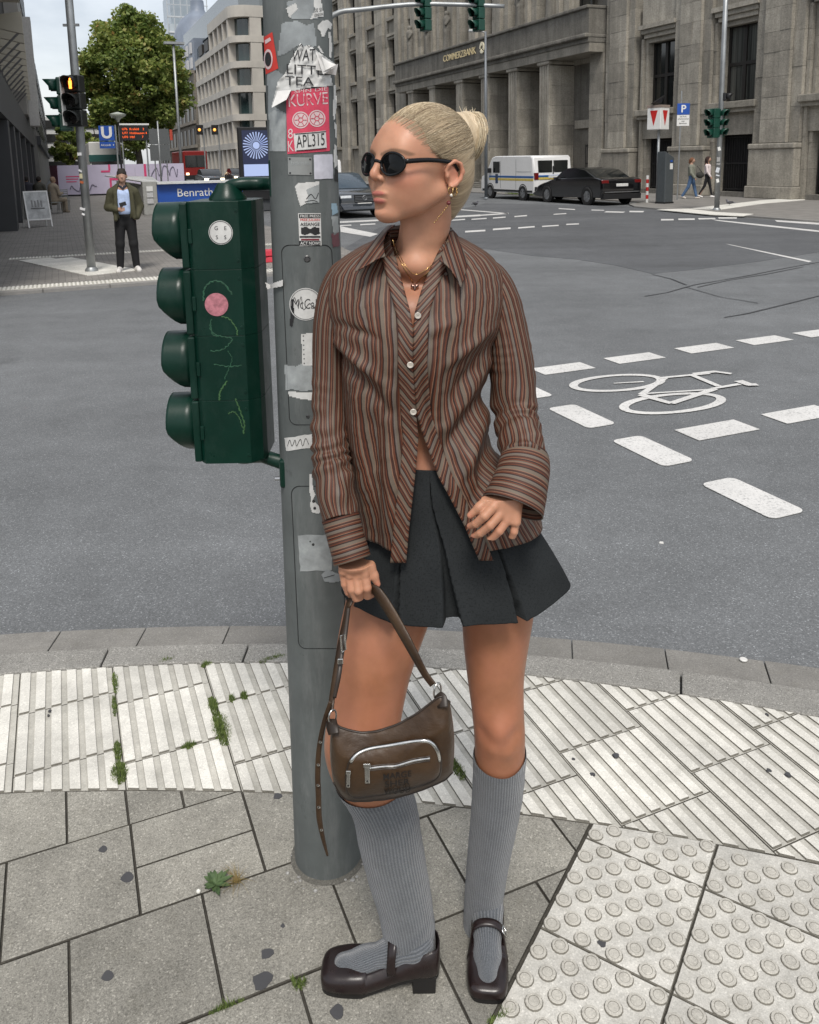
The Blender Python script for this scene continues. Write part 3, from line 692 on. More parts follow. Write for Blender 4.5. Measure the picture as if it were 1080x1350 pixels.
# --- right wing bays: windows centred at 22.95, 27.9, 32.85; piers between
for c in (12.95, 17.95, 22.95, 27.9, 32.85):
    u0, u1 = c-.95, c+.95
    bpart('sill_panel', V0+.35, V0+1.1, u0-.35, u1+.35, 2.62, 3.72); bpart('window_sill', V0-.02, V0+1.06, u0-.45, u1+.45, 3.72, 4.0, bev=.03); bpart('sill_moulding', V0+.12, V0+1.0, u0-.38, u1+.38, 3.56, 3.715)
    for k_ in range(3): bpart('lintel_moulding', V0+.02+.12*k_, V0+1.06, u0-.36+.1*k_, u1+.36-.1*k_, 7.78-.2*k_, 7.975-.2*k_)
    bpart('lintel', V0+.42, V0+1.1, u0, u1, 7.16, 7.37)
    bpart('spandrel', V0+.3, V0+1.05, u0-.35, u1+.35, 7.985, 9.2)
    for sd in (-1, 1):                                  # fluted jamb strips
        e = u0 if sd < 0 else u1
        for k_ in range(2):
            a, b_ = sorted((e+sd*(.0+.18*k_), e+sd*(.18+.18*k_-.012))); blocks(a, b_, 0, 3.55, V0+.42-.16*k_, 1.15, .66); blocks(a, b_, 4.0, 7.37, V0+.42-.16*k_, 1.15, .66)
    window(u0+.02, u1-.02, 4.02, 7.18, V0+.82, 2, 2, M_curt if c in (22.95, 27.9) else None); grille(u0+.1, u1-.1, .22, 2.6, V0+.72)
    bpart('door_step', V0+.2, V0+1.0, u0, u1, 0, .2, M_st2)
    window(u0+.02, u1-.02, 9.25, 12.6, V0+.82, 2, 2)
    bpart('upper_spandrel', V0+.3, V0+1.05, u0-.35, u1+.35, 12.65, 14.6); window(u0+.02, u1-.02, 14.65, 18, V0+.82, 2, 2)
    bpart('attic_wall', V0+.3, V0+1.05, u0-.35, u1+.35, 18.05, 26)
for c in (15.45, 20.45, 25.43, 30.38, 35.6):
    hw = .92; blocks(c-hw*.72, c+hw*.72, 2.22, 26, V0-.06, .86, .95, split=.4)
    blocks(c-hw-.24, c-hw*.72-.005, 2.22, 26, V0+.10, 1.3, .8); blocks(c+hw*.72+.005, c+hw+.24, 2.22, 26, V0+.10, 1.3, .8)
    bpart('plinth_moulding', V0-.16, V0+.8, c-hw-.26, c+hw+.26, 1.98, 2.2, bev=.05); blocks(c-hw-.24, c+hw+.24, .5, 1.97, V0-.1, 1.47, .9); bpart('plinth', V0-.2, V0+.8, c-hw-.3, c+hw+.3, 0, .49, bev=.04)
# --- portico u 37.2 .. 63.4
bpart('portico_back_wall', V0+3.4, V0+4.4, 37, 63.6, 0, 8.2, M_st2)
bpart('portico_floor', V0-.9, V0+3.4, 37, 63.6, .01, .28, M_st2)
for k_ in range(3): bpart('portico_step', V0-1.9+.33*k_, V0-.9, 40.5, 60, .012+0*k_, .09*(k_+1), M_st2)
cols = [41.55, 45.1, 48.7, 52.4, 56.9, 60.9]
for c in cols:
    cu_ = empty('column', G(c, V0, 0)); par(cu_, bank)
    hw, z0, z1 = .52, .3, 6.95
    for k_ in range(4): a = c-hw+2*hw*k_/4; GB(V0-.62+.0, V0-.5, a+.03, a+2*hw/4-.03, z0, z1).build('flute_rib', M_st, cu_)
    zz = z0
    while zz < z1-.1:
        h_ = min(1.1, z1-zz); GB(V0-.52, V0+1.25, c-hw, c+hw, zz+.006, zz+h_-.006).build('stone_block', M_st, cu_); zz += h_
    GB(V0-.72, V0+1.35, c-hw-.12, c+hw+.12, z1, z1+.2).build('capital', M_st, cu_, bevel=.05); GB(V0-.7, V0+1.32, c-hw-.1, c+hw+.1, .28, .45).build('base', M_st, cu_, bevel=.03)
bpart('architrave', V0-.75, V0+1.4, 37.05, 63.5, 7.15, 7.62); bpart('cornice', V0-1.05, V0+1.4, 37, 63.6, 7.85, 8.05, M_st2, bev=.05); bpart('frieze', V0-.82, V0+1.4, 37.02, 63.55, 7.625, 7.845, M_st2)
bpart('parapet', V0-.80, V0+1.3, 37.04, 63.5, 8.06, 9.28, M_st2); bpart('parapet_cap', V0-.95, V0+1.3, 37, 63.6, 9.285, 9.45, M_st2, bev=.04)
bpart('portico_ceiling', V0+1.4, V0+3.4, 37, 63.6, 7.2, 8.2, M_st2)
for i in range(1, len(cols)):
    c = (cols[i]+cols[i-1])/2; window(c-.8, c+.8, 3.4, 7.0, V0+3.36, 2, 3); grille(c-.8, c+.8, .35, 2.9, V0+3.3)
blocks(37.0, 38.2, .3, 7.14, V0+.1, .95, 1.2); window(38.4, 40.4, 3.9, 6.9, V0+1.3, 2, 2); bpart('side_sill', V0+.9, V0+1.6, 38.2, 40.7, 3.4, 3.85); bpart('side_wall', V0+1.1, V0+2.0, 38.2, 40.9, 0.3, 3.4); grille(38.7, 39.8, .4, 2.5, V0+1.05)
bpart('side_lintel', V0+.9, V0+2.0, 38.2, 40.9, 6.9, 7.15)
# upper storeys over the portico
zs = [(9.5, 12.9), (14.3, 17.3), (18.6, 21.4)]
cu = 38.3
while cu < 63:
    for z0, z1 in zs: window(cu+.55, cu+1.75, z0, z1, V0+.75, 1, 2)
    for z0, z1 in ((12.9, 14.3), (17.3, 18.6), (21.4, 26)): bpart('spandrel', V0+.35, V0+1.0, cu+.5, cu+1.8, z0, z1)
    blocks(cu+1.8, cu+3.85, 9.46, 26, V0+.02, 1.0, .95, split=.45)
    blocks(cu+1.82+.6, cu+1.82+1.4, 9.46, 26, V0-.22, 2.2, .5); cu += 3.35
# statues in relief standing on the parapet between the windows
def statue(u):
    s_ = SDF((-.5, -.5, 0), (.5, .5, 2.5), .035)
    s_.cap((0, 0, .1), (0, 0, 1.2), .26, .22, .1).cap((0, 0, 1.15), (0, 0, 1.75), .22, .27, .1).cap((-.24, 0, 1.75), (-.3, -.08, 1.2), .09, .08, .05).cap((.24, 0, 1.75), (.22, -.2, 1.45), .09, .08, .05)
    s_.cap((0, 0, 1.8), (0, -.02, 2.0), .08, .08, .05).ell((0, -.03, 2.12), (.13, .15, .17), .03).cap((.12, -.05, .1), (.1, -.12, 1.0), .12, .13, .08)
    V, Q = s_.mesh(); p = G(u, V0-.35, 9.45); r_ = np.array([[math.cos(GA-math.pi/2), -math.sin(GA-math.pi/2)], [math.sin(GA-math.pi/2), math.cos(GA-math.pi/2)]])
    V[:, :2] = V[:, :2] @ r_.T; np_obj('relief_statue', V*1.15+p, Q, M_st2, bank)
for u in (41.35, 44.7, 54.75, 58.1, 61.4): statue(u)
# --- left wing
cu = 63.6
blocks(63.5, 65.7, 0, 26, V0+.05, 1.1, .95, split=.5)
for i in range(5):
    c = 66.75+5*i*.99
    for z0, z1 in ((3.3, 7.4), (9.2, 11.85), (13.6, 17.2), (19, 22)):
        window(c-.8, c+.8, z0, z1, V0+.75, 1, 2); bpart('window_sill', V0+.05, V0+.9, c-.95, c+.95, z0-.28, z0-.02)
        for k_ in range(2): bpart('lintel_moulding', V0+.15+.15*k_, V0+.9, c-.95, c+.95, z1+.02+.22*(1-k_), z1+.22+.22*(1-k_))
    for z0, z1 in ((.0, 3.0), (7.88, 8.9), (12.32, 13.3), (17.7, 18.7), (22.5, 26)): bpart('spandrel', V0+.35, V0+1.0, c-.9, c+.9, z0, z1)
    blocks(c+.95, c+1.55, 0, 26, V0+.25, 1.6, .8); blocks(c+1.56, c+3.4, 0, 26, V0, 1.1, .95, split=.4); blocks(c+3.41, c+4.0, 0, 26, V0+.25, 1.6, .8)
# sign letters
M_gold = pm('gold_letters', (.62, .50, .27), .4, metal=.2)
vt, ft = text_geo('COMMERZBANK', .62, 'LEFT', .004, .015)
up = (0, 0, 1); rgt = tuple(-G(1, 0)); mx = max(p[0] for p in vt); k_ = 4.95/mx
sg = empty('company_sign', G(54.2, V0-.86, 8.62)); par(sg, bank)
acc = {}
B().add([(p[0]*k_, p[1], p[2]) for p in vt], ft, face_mat(G(54.3, V0-.9, 8.72), rgt, up)).build('lettering', M_gold, sg)
b = B(); MM = face_mat(G(48.5, V0-.88, 8.78), rgt, up)
for k in range(3):
    a0 = math.radians(90+120*k); P = []
    for s_ in np.linspace(0, 1, 9): a = a0+math.radians(100)*s_; P.append((.30*math.cos(a), .36*math.sin(a)))
    for s_ in np.linspace(1, 0, 9): a = a0+math.radians(100)*s_; r_ = .10+.10*s_; P.append((r_*math.cos(a), r_*1.2*math.sin(a)))
    for i in range(8): b.prism([P[i], P[i+1], P[-2-i], P[-1-i]], -.03, .05, MM)
b.build('emblem', pm('emblem_gold', (.72, .66, .48), .4), sg)
GB(V0-.58, V0-.55, 48.2, 48.75, 2.3, 2.8).build('brass_plaque', pm('plaque', (.10, .055, .02), .4, metal=.6), bank)
# ---------------------------------------------------------------- modern corner building
M_conc = pm('pale_concrete', (.44, .415, .37), .85, var=.12, scale=.5); M_teal = pm('teal_glass', (.02, .035, .035), .06, var=.5, scale=.35, spec=.9); M_dkwin = pm('dark_window', (.022, .022, .021), .3, var=.5, scale=.5, spec=.25)  # M_dkwin: near-black, dull window glass
mb = thing('office_building', 'pale stone office block with rounded corner and banded window rows', 'building', G(115, 30))
VL, UF, RC = 20.1, 100.3, 2.2
def rc_poly(off, v1=52, u1=150):
    p = [(v1, u1), (v1, UF-off)]
    for k in range(7): a = math.radians(-90-15*k); p.append((VL+RC+(RC+off)*math.cos(a), UF+RC+(RC+off)*math.sin(a)))
    p.append((VL-off, u1)); return p
ztop = [3.6, 6.9, 10.2, 13.0, 15.9, 18.75]
u_end = [128, 128, 128, 128, 128, 116]
B().prism(rc_poly(-.9), 0, 18.9, GM).build('core_wall', M_teal, mb)
for i, z in enumerate(ztop):
    B().prism(rc_poly(0, u1=u_end[i]), z, z+(.75 if i < 5 else 1.3), GM).build('floor_band', M_conc, mb, bevel=.0)
for i in range(len(ztop)-1):
    z0, z1 = ztop[i]+.75, ztop[i+1]; ue = u_end[i+1]; n_ = int((ue-UF-RC)/3.05)
    for k in range(n_+1):
        u = UF+RC+.3+k*(ue-.6-UF-RC-.3)/n_; GB(VL+.05, VL+.95, u-.3, u+.3, z0, z1).build('pier', M_conc, mb)
        if k < n_: GB(VL+.62, VL+.66, u+.3, u+(ue-.6-UF-RC-.3)/n_-.3, z0, z1).build('window', M_dkwin, mb)
    for k, v in enumerate((22.35, 26.6, 30.8, 35, 39.2)):
        GB(v-.0, v+1.35, UF+.05, UF+.95, z0, z1).build('pier', M_conc, mb); GB(v+1.36, v+4.2, UF+.78, UF+.82, z0, z1).build('window', M_teal, mb)
        if k: GB(v-1.45, v-1.4, UF+.70, UF+.775, z0, z1).build('mullion', M_frame, mb)
for k in range(9): u = UF+1+k*3.05; GB(VL+.1, VL+.9, u-.4, u+.4, 0, 3.6).build('pier', M_conc, mb); GB(VL+.9, VL+.95, u+.4, u+2.65, .3, 3.4).build('shop_window', emit('shop_glow', (.55, .50, .42), .25), mb)
for v in (22.6, 26.8, 31, 35): GB(v, v+1, UF+.1, UF+.9, 0, 3.6).build('pier', M_conc, mb)
# stepped-back roof storey
B().prism([(VL+1.8, 150), (VL+1.8, 104), (VL+4, 102.5), (50, 102.5), (50, 150)], 20.05, 23.5, GM).build('roof_storey', pm('roof_glass', (.16, .18, .19), .2), mb)
p_ = [(VL+.2, 116), (VL+.2, 128), (VL+3.2, 128), (VL+3.2, 116)]
B().add([(VL+.2, 116.4, 16.65), (VL+.2, 128.2, 16.65), (VL+4, 128.2, 22.5), (VL+4, 116.4, 22.5), (VL+6, 116.4, 16.65), (VL+6, 128.2, 16.65)], [(0, 1, 2, 3), (0, 3, 4), (1, 5, 2), (3, 2, 5, 4)], GM).build('slate_roof', pm('slate', (.09, .10, .11), .6), mb)
for k in range(2): GB(VL+.4, VL+1.2, 118.5+5*k, 121.5+5*k, 17.2, 18.6).build('dormer', M_frame, mb)
# ---------------------------------------------------------------- domed block behind, glass tower
M_red = facade_stone('old_sandstone', (.25, .225, .19), .3, .4); M_zinc = pm('zinc_roof', (.17, .20, .25), .5, var=.15, scale=.6)
db = thing('domed_building', 'old stone block with blue-grey dome roof behind the tree', 'building', G(160, 26))
GB(20.3, 45, 131, 185, 0, 15.4).build('wall', M_red, db)
for r_ in range(4):
    for k in range(11):
        u = 133+k*4.4; GB(20.2, 20.32, u, u+1.9, 1.2+3.6*r_, 3.7+3.6*r_).build('window', M_dkwin, db)
for z in (4.4, 8.0, 15.4): GB(19.9, 20.5, 131, 185, z, z+.45).build('string_course', M_red, db)
GB(20.6, 40, 131, 180, 15.85, 20.5).build('mansard_roof', M_zinc, db)
for r_ in range(2):
    for k in range(12): GB(20.35, 20.7, 133+k*3.9, 134.6+k*3.9, 16.3+2.2*r_, 17.9+2.2*r_).build('dormer', pm('dormer_white', (.5, .5, .5), .6), db)
b = B(); b.lathe([(5.2, 0), (5.3, 3), (5.0, 6), (4.3, 8.6), (3.2, 10.6), (1.6, 11.8), (1.3, 12.4), (1.2, 14), (.3, 15), (.1, 17)], 20, Matrix.Translation(tuple(G(165, 27, 18)))); b.build('dome', M_zinc, db, smooth='auto')
gt = thing('glass_tower', 'pale glass high-rise with scaffold-like top rising behind the dome', 'building', G(300, 48))
M_tw2 = pm('tower_glass', (.42, .47, .50), .2, var=.1, scale=.05)
GB(39, 52.5, 300, 325, 0, 49).build('shaft', M_tw2, gt)
GB(40.5, 51, 303, 322, 49, 60).build('upper_storeys', pm('tower_upper', (.33, .38, .42), .25), gt)
for k in range(10): GB(38.8, 52.7, 299.6, 299.95, 6+5*k, 6.5+5*k).build('floor_line', pm('tower_band', (.55, .57, .58), .5), gt)
for k in range(7): v = 39+k*2.2; GB(v-.12, v+.12, 299.3, 299.6, 46, 66).build('mast_post', pm('tower_steel', (.45, .47, .48), .4, metal=.4), gt)
for k in range(4): GB(38.8, 52.5, 299.2, 299.3, 51+4*k, 51.25+4*k).build('rail', pm('tower_steel', (.45, .47, .48), .4), gt)
# ---------------------------------------------------------------- dark shop building on the left, street end
M_dk = pm('anthracite_panel', (.045, .047, .05), .55, var=.1, scale=1.5); M_dk2 = pm('shop_dark', (.012, .012, .013), .25); M_bei = pm('beige_panel', (.40, .37, .30), .6, var=.08, scale=.8)
M_steel0 = pm('strut_grey', (.12, .12, .12), .6)
lb = thing('shop_building', 'dark grey shop building with arcade pillars and row of pale canopy fins', 'building', G(35, -6))
GB(-16, -1.9, 12.5, 62, 0, 14).build('core_wall', M_dk2, lb)
GB(-16, -1.2, 12.4, 19.05, 0, 3.14).build('corner_pillar', M_dk, lb)
for u in (27.3, 31.2, 35.6, 42.2, 50, 58): GB(-2.0, -1.14, u-.95, u, 0, 3.14).build('pillar', M_dk, lb)
GB(-2.2, -1.12, 12.4, 61, 3.145, 4.25).build('fascia', M_dk, lb)
for u0, u1 in ((19.1, 26.3), (27.35, 30.2), (31.25, 34.6), (35.7, 41), (42.3, 49), (50.1, 57)): GB(-1.85, -1.8, u0, u1, .1, 3.1).build('shop_window', M_glassd, lb)
GB(-3, -1.62, 12.4, 61, 4.26, 14).build('upper_wall', pm('canopy_dark', (.05, .049, .047), .7), lb)
for i in range(13):
    u = 25.4+1.75*i; vo = -.50-.030*i; zc_ = 5.62-.02*i; A = [(u, -1.6, zc_-.04), (u, -1.6, zc_+.10), (u, vo, zc_+.30), (u, vo, zc_-.28)]
    B().add([tuple(G(*q)) for q in A]+[tuple(G(q[0]+.20, q[1], q[2])) for q in A], [(3, 2, 1, 0), (4, 5, 6, 7), (0, 1, 5, 4), (1, 2, 6, 5), (2, 3, 7, 6), (3, 0, 4, 7)]).build('canopy_fin', M_bei, lb)
    B().tube([G(u+.9, -1.6, 4.5), G(u+.9, vo-.1, zc_-.1)], .03, 6).build('canopy_strut', M_steel0, lb)
GB(-1.6, -.52, 12.4, 25.2, 6.1, 9.5).build('upper_panel', M_bei, lb)
GB(-1.6, -1.0, 44, 61, 4.3, 13.5).build('pale_facade', pm('upper_grey', (.26, .25, .23), .6, scale=1.), lb)
for i in range(7): GB(-.995, -.96, 45+2.2*i, 46.4+2.2*i, 7.4, 8.9).build('window', M_dkwin, lb); GB(-.995, -.96, 45+2.2*i, 46.4+2.2*i, 10.2, 12).build('window', M_dkwin, lb)
GB(-1.0, -.55, 47.0, 48.6, 3.9, 9.2).build('hanging_sign', pm('sign_pale', (.45, .44, .42), .5), lb)
eb = thing('street_end_building', 'far pale block with horizontal window bands closing the street', 'building', G(175, -4))
GB(-14, 9, 170, 190, 0, 11).build('wall', pm('end_white', (.5, .5, .48), .7), eb)
for k in range(4): GB(-14.1, 9.1, 169.8, 170.0, 1.4+2.5*k, 2.9+2.5*k).build('window_band', M_dkwin, eb)
rb = thing('row_building', 'grey terrace with window bays beyond the dark shop building', 'building', G(90, -5))
GB(-15, -1.0, 62, 165, 0, 11.5).build('wall', pm('row_grey', (.20, .195, .18), .7, scale=.3), rb)
for r_ in range(3):
    for k in range(20): GB(-.98, -.9, 64+k*4.9, 66.5+k*4.9, 4.4+2.5*r_, 6+2.5*r_).build('window', M_dkwin, rb)
GB(-1.1, -.75, 62, 165, 3.3, 3.9).build('fascia', M_dk, rb)
# ---------------------------------------------------------------- plane tree beyond the hoarding
t = NT('plane_leaves'); r = t.n('ObjectInfo', out=5); at_ = t.attr('tint', 'Fac')
cc = t.ramp(at_, [(0, (.085, .135, .03)), (.35, (.19, .255, .06)), (.65, (.30, .345, .09)), (.88, (.36, .34, .10)), (1, (.30, .19, .05))]); t.set(Base_Color=cc, Roughness=.55)
tr_ = t.n('BsdfTranslucent', {'Color': cc}); mx_ = t.t.nodes.new('ShaderNodeMixShader'); mx_.inputs[0].default_value = .42; t.t.links.new(t.b.outputs[0], mx_.inputs[1]); t.t.links.new(tr_, mx_.inputs[2]); t.t.links.new(mx_.outputs[0], t.o.inputs[0]); M_leaf = t.m
M_bark = pm('plane_bark', (.12, .105, .08), .9, var=.4, scale=4., bump=.5, bscale=12)
def make_tree(name, label, base, height, rad, zc, nclump, nleaf, leaf, seed, group=None):
    rg = np.random.default_rng(seed); tr = thing(name, label, 'tree', base, group=group); base = np.array(base, float)
    b = B(); top = base+np.array([.2, .1, height*.55]); b.tube(bez([base, base+[.05, .02, height*.15], base+[-.1, .1, height*.32], top, base+[0, 0, height*.9]], 12), np.linspace(.34, .06, 12)*height/14, 10)
    tips = []
    for i in range(16):
        a = rg.uniform(0, 6.283); s_ = base+np.array([0, 0, height*rg.uniform(.2, .6)]); e = base+np.array([math.cos(a)*rad*rg.uniform(.5, .85), math.sin(a)*rad*rg.uniform(.5, .85), height*rg.uniform(.4, .85)])
        b.tube(bez([s_, (s_+e)/2+[0, 0, .5], e], 6), np.linspace(.12, .03, 6)*height/14, 6); tips.append(e)
    b.build('trunk', M_bark, tr, smooth=True)
    # clumps through the crown volume
    cl_ = []
    while len(cl_) < nclump:
        p = rg.normal(size=3); p /= np.linalg.norm(p); r_ = rg.uniform(.35, 1.)**.6; q = p*r_
        z = q[2]; prof = 1-.22*max(0, z)-.12*max(0, -z)
        cl_.append((base+np.array([q[0]*rad*prof, q[1]*rad*prof, zc+q[2]*(height-zc)*.96]), rg.uniform(.5, 1.0)*rad*.24, rg.uniform(-.22, .22)))
    V, Fc, T = [], [], []
    per = nleaf//nclump
    for c, r_, tn in cl_:
        n_ = per; d = rg.normal(size=(n_, 3)); d /= np.linalg.norm(d, axis=1)[:, None]; pos = c+d*(r_*rg.uniform(.3, 1.08, size=(n_, 1))**.7)*[1, 1, .8]
        nr = rg.normal(size=(n_, 3))+[0, 0, .9]; nr /= np.linalg.norm(nr, axis=1)[:, None]; a = np.cross(nr, rg.normal(size=(n_, 3))); a /= np.linalg.norm(a, axis=1)[:, None]; bq = np.cross(nr, a)
        s_ = leaf*rg.uniform(.6, 1.3, size=(n_, 1)); o = len(V)*0
        quad = np.stack([pos-a*s_, pos-bq*s_*.7, pos+a*s_+nr*s_*.25, pos+bq*s_*.7], 1)
        V.append(quad.reshape(-1, 3)); T.append(np.repeat(np.clip(.45+tn+rg.normal(0, .2, n_), 0, 1), 4))
    V = np.concatenate(V); Q = np.arange(len(V)).reshape(-1, 4); np_obj('crown', V, Q, M_leaf, tr, {'tint': np.concatenate(T)}, smooth=False)
    return tr
make_tree('plane_tree', 'large broad plane tree with yellowing green crown behind the hoarding', G(68, 6.0), 13.6, 4.15, 8.3, 300, 50000, .155, 3)
for i, (u, v, h_, r_, lab) in enumerate(((120, 5, 9, 3, 'smaller green street tree far down the street near the tram lights'), (95, 1.5, 6.5, 1.9, 'slim far street tree beside the grey terrace'), (140, 10, 9, 3.2, 'hazy green tree farthest down the street behind the plane tree'))):
    make_tree('street_tree', lab, G(u, v), h_, r_, h_*.62, 40, 4000, .26, 20+i)
# ================================================================== STREET THINGS
M_blk = pm('black_plastic', (.012, .012, .013), .45); M_steel = pm('galvanised_steel', (.33, .345, .35), .45, metal=.55, var=.18, scale=3.); M_white = pm('white_paint', (.72, .72, .70), .4, var=.05)
M_sig = pm('signal_green', (.006, .052, .034), .38, var=.12, scale=9., dirt=.15); M_tyre = pm('tyre', (.012, .012, .012), .8); M_rim = pm('alloy', (.35, .36, .37), .3, metal=.8); M_red = pm('signal_red', (.50, .022, .02), .45)
M_blue = pm('sign_blue', (.012, .075, .36), .45, var=.05); M_lensoff = pm('dark_lens', (.015, .013, .012), .15)
GR = math.atan2(GN[1], GN[0])                      # rotation whose local x runs along v (street cross), y along u
# ---- signals
def signal_head(name, label, p, rz, n=3, ms=.30, lit=None, mat=None, group=None, cols=None, parent=None):
    """faces local -y"""
    h_ = n*ms; r = empty(name, p, rz)
    if parent is None: tag(r, label, 'traffic light', group)
    L = Matrix.Translation(p) @ Matrix.Rotation(rz, 4, 'Z'); mat = mat or M_sig
    for k in range(n):
        z0 = ms*k; b = B().box(-ms/2, ms/2, -.02, ms*.62, z0+.004, z0+ms-.004, L); b.build('module', mat, r, bevel=.02)
        D = L @ Matrix.Translation((0, -.022, z0+ms/2)) @ Matrix.Rotation(math.radians(90), 4, 'X')
        lm = M_lensoff
        if lit == k: lm = lit_mat
        ln = B().lathe([(ms*.36, 0), (ms*.34, .01), (ms*.2, .022), (.004, .026)], 18, D).build('lens', lm, r, smooth=True)
        bb = B(); R0 = []
        for j in range(15):
            a = math.radians(-35+250*j/14); dp = ms*.75*(.55+.45*math.sin(max(0, min(math.pi, a if a > 0 else 0)))) if 0 <= a <= math.pi else ms*.40
            c, s_ = math.cos(a)*ms*.41, math.sin(a)*ms*.41
            R0.append([tuple(L @ Vector((c, -.02, z0+ms/2+s_))), tuple(L @ Vector((c, -.02-dp, z0+ms/2+s_*.97)))])
        bb.grid(R0).build('visor', mat, r, smooth=True, solid=.006)
    return r
lit_mat = emit('lit_red', (1., .10, .01), 1.6)
def pole(name, label, p, r0, h_, mat=None, cat='pole', r1=None, group=None, extra=None):
    r = thing(name, label, cat, p, group=group); p = np.array(p, float)
    B().tube([p, p+[0, 0, h_*.5], p+[0, 0, h_]], [r0, r0*.9 if r1 is None else (r0+r1)/2, r0*.8 if r1 is None else r1], 14).build('shaft', mat or M_steel, r, smooth=True)
    B().lathe([(r0*1.5, 0), (r0*1.45, .04), (r0*1.05, .08)], 14, Matrix.Translation(p)).build('base_collar', mat or M_steel, r, smooth='auto'); return r
pL = gnd(121, 358); pl = pole('signal_pole', 'grey steel signal pole on the far tactile kerb beside the man', pL, .073, 7.5)
for z in (4.05,): B().box(-.13, .13, -.02, .02, z, z+.04, Matrix.Translation(pL)).build('clamp', M_steel, pl)
for i, (x, y, w_, h_, c) in enumerate(((109, 232, .05, .08, '#c9c2a0'), (111, 275, .09, .04, '#dddddd'), (112, 282, .05, .03, '#eeeeee'), (107, 203, .07, .05, '#e8e8e8'), (110, 240, .06, .04, '#b0603a'), (108, 225, .06, .03, '#dfdfdf'))):
    q = atY(x, y, pL[1]); B().box(-w_/2, w_/2, -.005, 0, -h_/2, h_/2, Matrix.Translation((q[0], pL[1]-.072, q[2])) @ Matrix.Rotation(.3*(i % 3), 4, 'Y')).build('sticker', pm('stk%d' % i, c, .6), pl)
q = atY(99.5, 167, pL[1]-.25); pg = signal_head('pedestrian_signal', 'black pedestrian signal showing a lit red man on the far pole', q, math.radians(-8), 3, .275, 2, pm('signal_black', (.012, .014, .013), .4))
L = Matrix.Translation(q) @ Matrix.Rotation(math.radians(-8), 4, 'Z'); M_man = emit('lit_man', (1., .30, .04), 2.2)
for o in pg.children:
    if o.data.materials[0] is lit_mat: o.data.materials[0] = pm('red_lens', (.10, .006, .004), .2)
b = B(); z = .275*2.5
b.ell((0, -.052, z+.065), (.018, .008, .020), 10, 6, L); b.box(-.026, .026, -.058, -.05, z-.02, z+.043, L); b.box(-.022, -.003, -.058, -.05, z-.085, z-.02, L); b.box(.003, .022, -.058, -.05, z-.085, z-.02, L)
b.build('standing_man_symbol', M_man, pg)
B().box(-.012, .012, -.10, .0, .02, .80, L @ Matrix.Translation((-.145, 0, 0))).build('white_edge', M_white, pg)
q = atY(82, 173, pL[1]-.05); signal_head('vehicle_signal', 'dark green vehicle signal with three visors facing away left on the far pole', q, math.radians(-75), 3, .29)
# right corner pole with two heads
pR = gnd(945, 277); pole('signal_pole', 'tall grey signal pole with many stickers on the far bank corner', pR, .085, 9)
b0 = None
for i, (x, y, w_, h_) in enumerate(((947, 196, .09, .12), (946, 210, .10, .14), (945, 224, .11, .16), (945, 238, .09, .12), (946, 216, .12, .05), (945, 231, .12, .04))):
    q = atY(x, y, pR[1]); B().box(-w_/2, w_/2, -.005, 0, -h_/2, h_/2, Matrix.Translation((q[0], pR[1]-.087, q[2])) @ Matrix.Rotation(.25*(i % 3-1), 4, 'Y')).build('sticker', pm('stkw%d' % (i % 3), ('#d8d8d4', '#9a9a98', '#c4c8cc')[i % 3], .6), [o for o in scn.objects if o.name.startswith('signal_pole')][-1])
q = atY(937, 182, pR[1]-.1); signal_head('corner_signal', 'green signal head facing left on the stickered corner pole', q, math.radians(-68), 3, .31)
q = atY(951, 181, pR[1]+.0); signal_head('corner_signal', 'green signal head facing the bank on the stickered corner pole', q, math.radians(35), 3, .30)
q = atY(957, 133, pR[1]); signal_head('small_lamp', 'small black single-lens signal above the corner heads', q, math.radians(60), 1, .26, mat=M_blk)
# gantry arm with two hanging heads
YA = 22.
m0 = atY(431, 262, YA); m0[2] = 0
ga = thing('signal_gantry', 'grey steel gantry mast with long arm carrying two hanging signals', 'signal gantry', m0)
zt = atY(440, 22, YA)[2]
pth = [m0, m0+[0, 0, zt*.5], m0+[.0, 0, zt-.5]]; B().tube(pth, .09, 12).build('mast', M_steel, ga, smooth=True)
arm = bez([m0+[0, 0, zt-.5], m0+[.02, 0, zt-.25], atY(445, 17, YA), atY(480, 12, YA), atY(545, 5.5, YA), atY(610, 6, YA), atY(665, 8, YA)], 24); B().tube(arm, np.linspace(.075, .05, 24), 10).build('arm', M_steel, ga, smooth=True)
for x, lab in ((558, 'green signal head hanging midway along the gantry arm'), (628, 'green signal head hanging at the tip of the gantry arm')):
    q = atY(x, 41, YA-.0); signal_head('gantry_signal', lab, q, math.radians(-58), 3, .29)
# lamp post
pl_ = gnd(641, 262); lp = pole('lamp_post', 'slim dark grey lamp post with short arm in front of the portico', pl_, .075, 7.35, pm('lamp_grey', (.16, .175, .19), .5, metal=.3), 'lamp post', .05)
tp = pl_+np.array([0, 0, 7.3]); B().tube([tp, tp+[-.3, 0, .12], tp+[-.75, 0, .1]], [.03, .03, .03], 8).build('arm', M_steel, lp); B().box(-.75, -.2, -.12, .12, .04, .14, Matrix.Translation(tp)).build('lamp_head', pm('lamp_pale', (.4, .42, .42), .4), lp, bevel=.03)
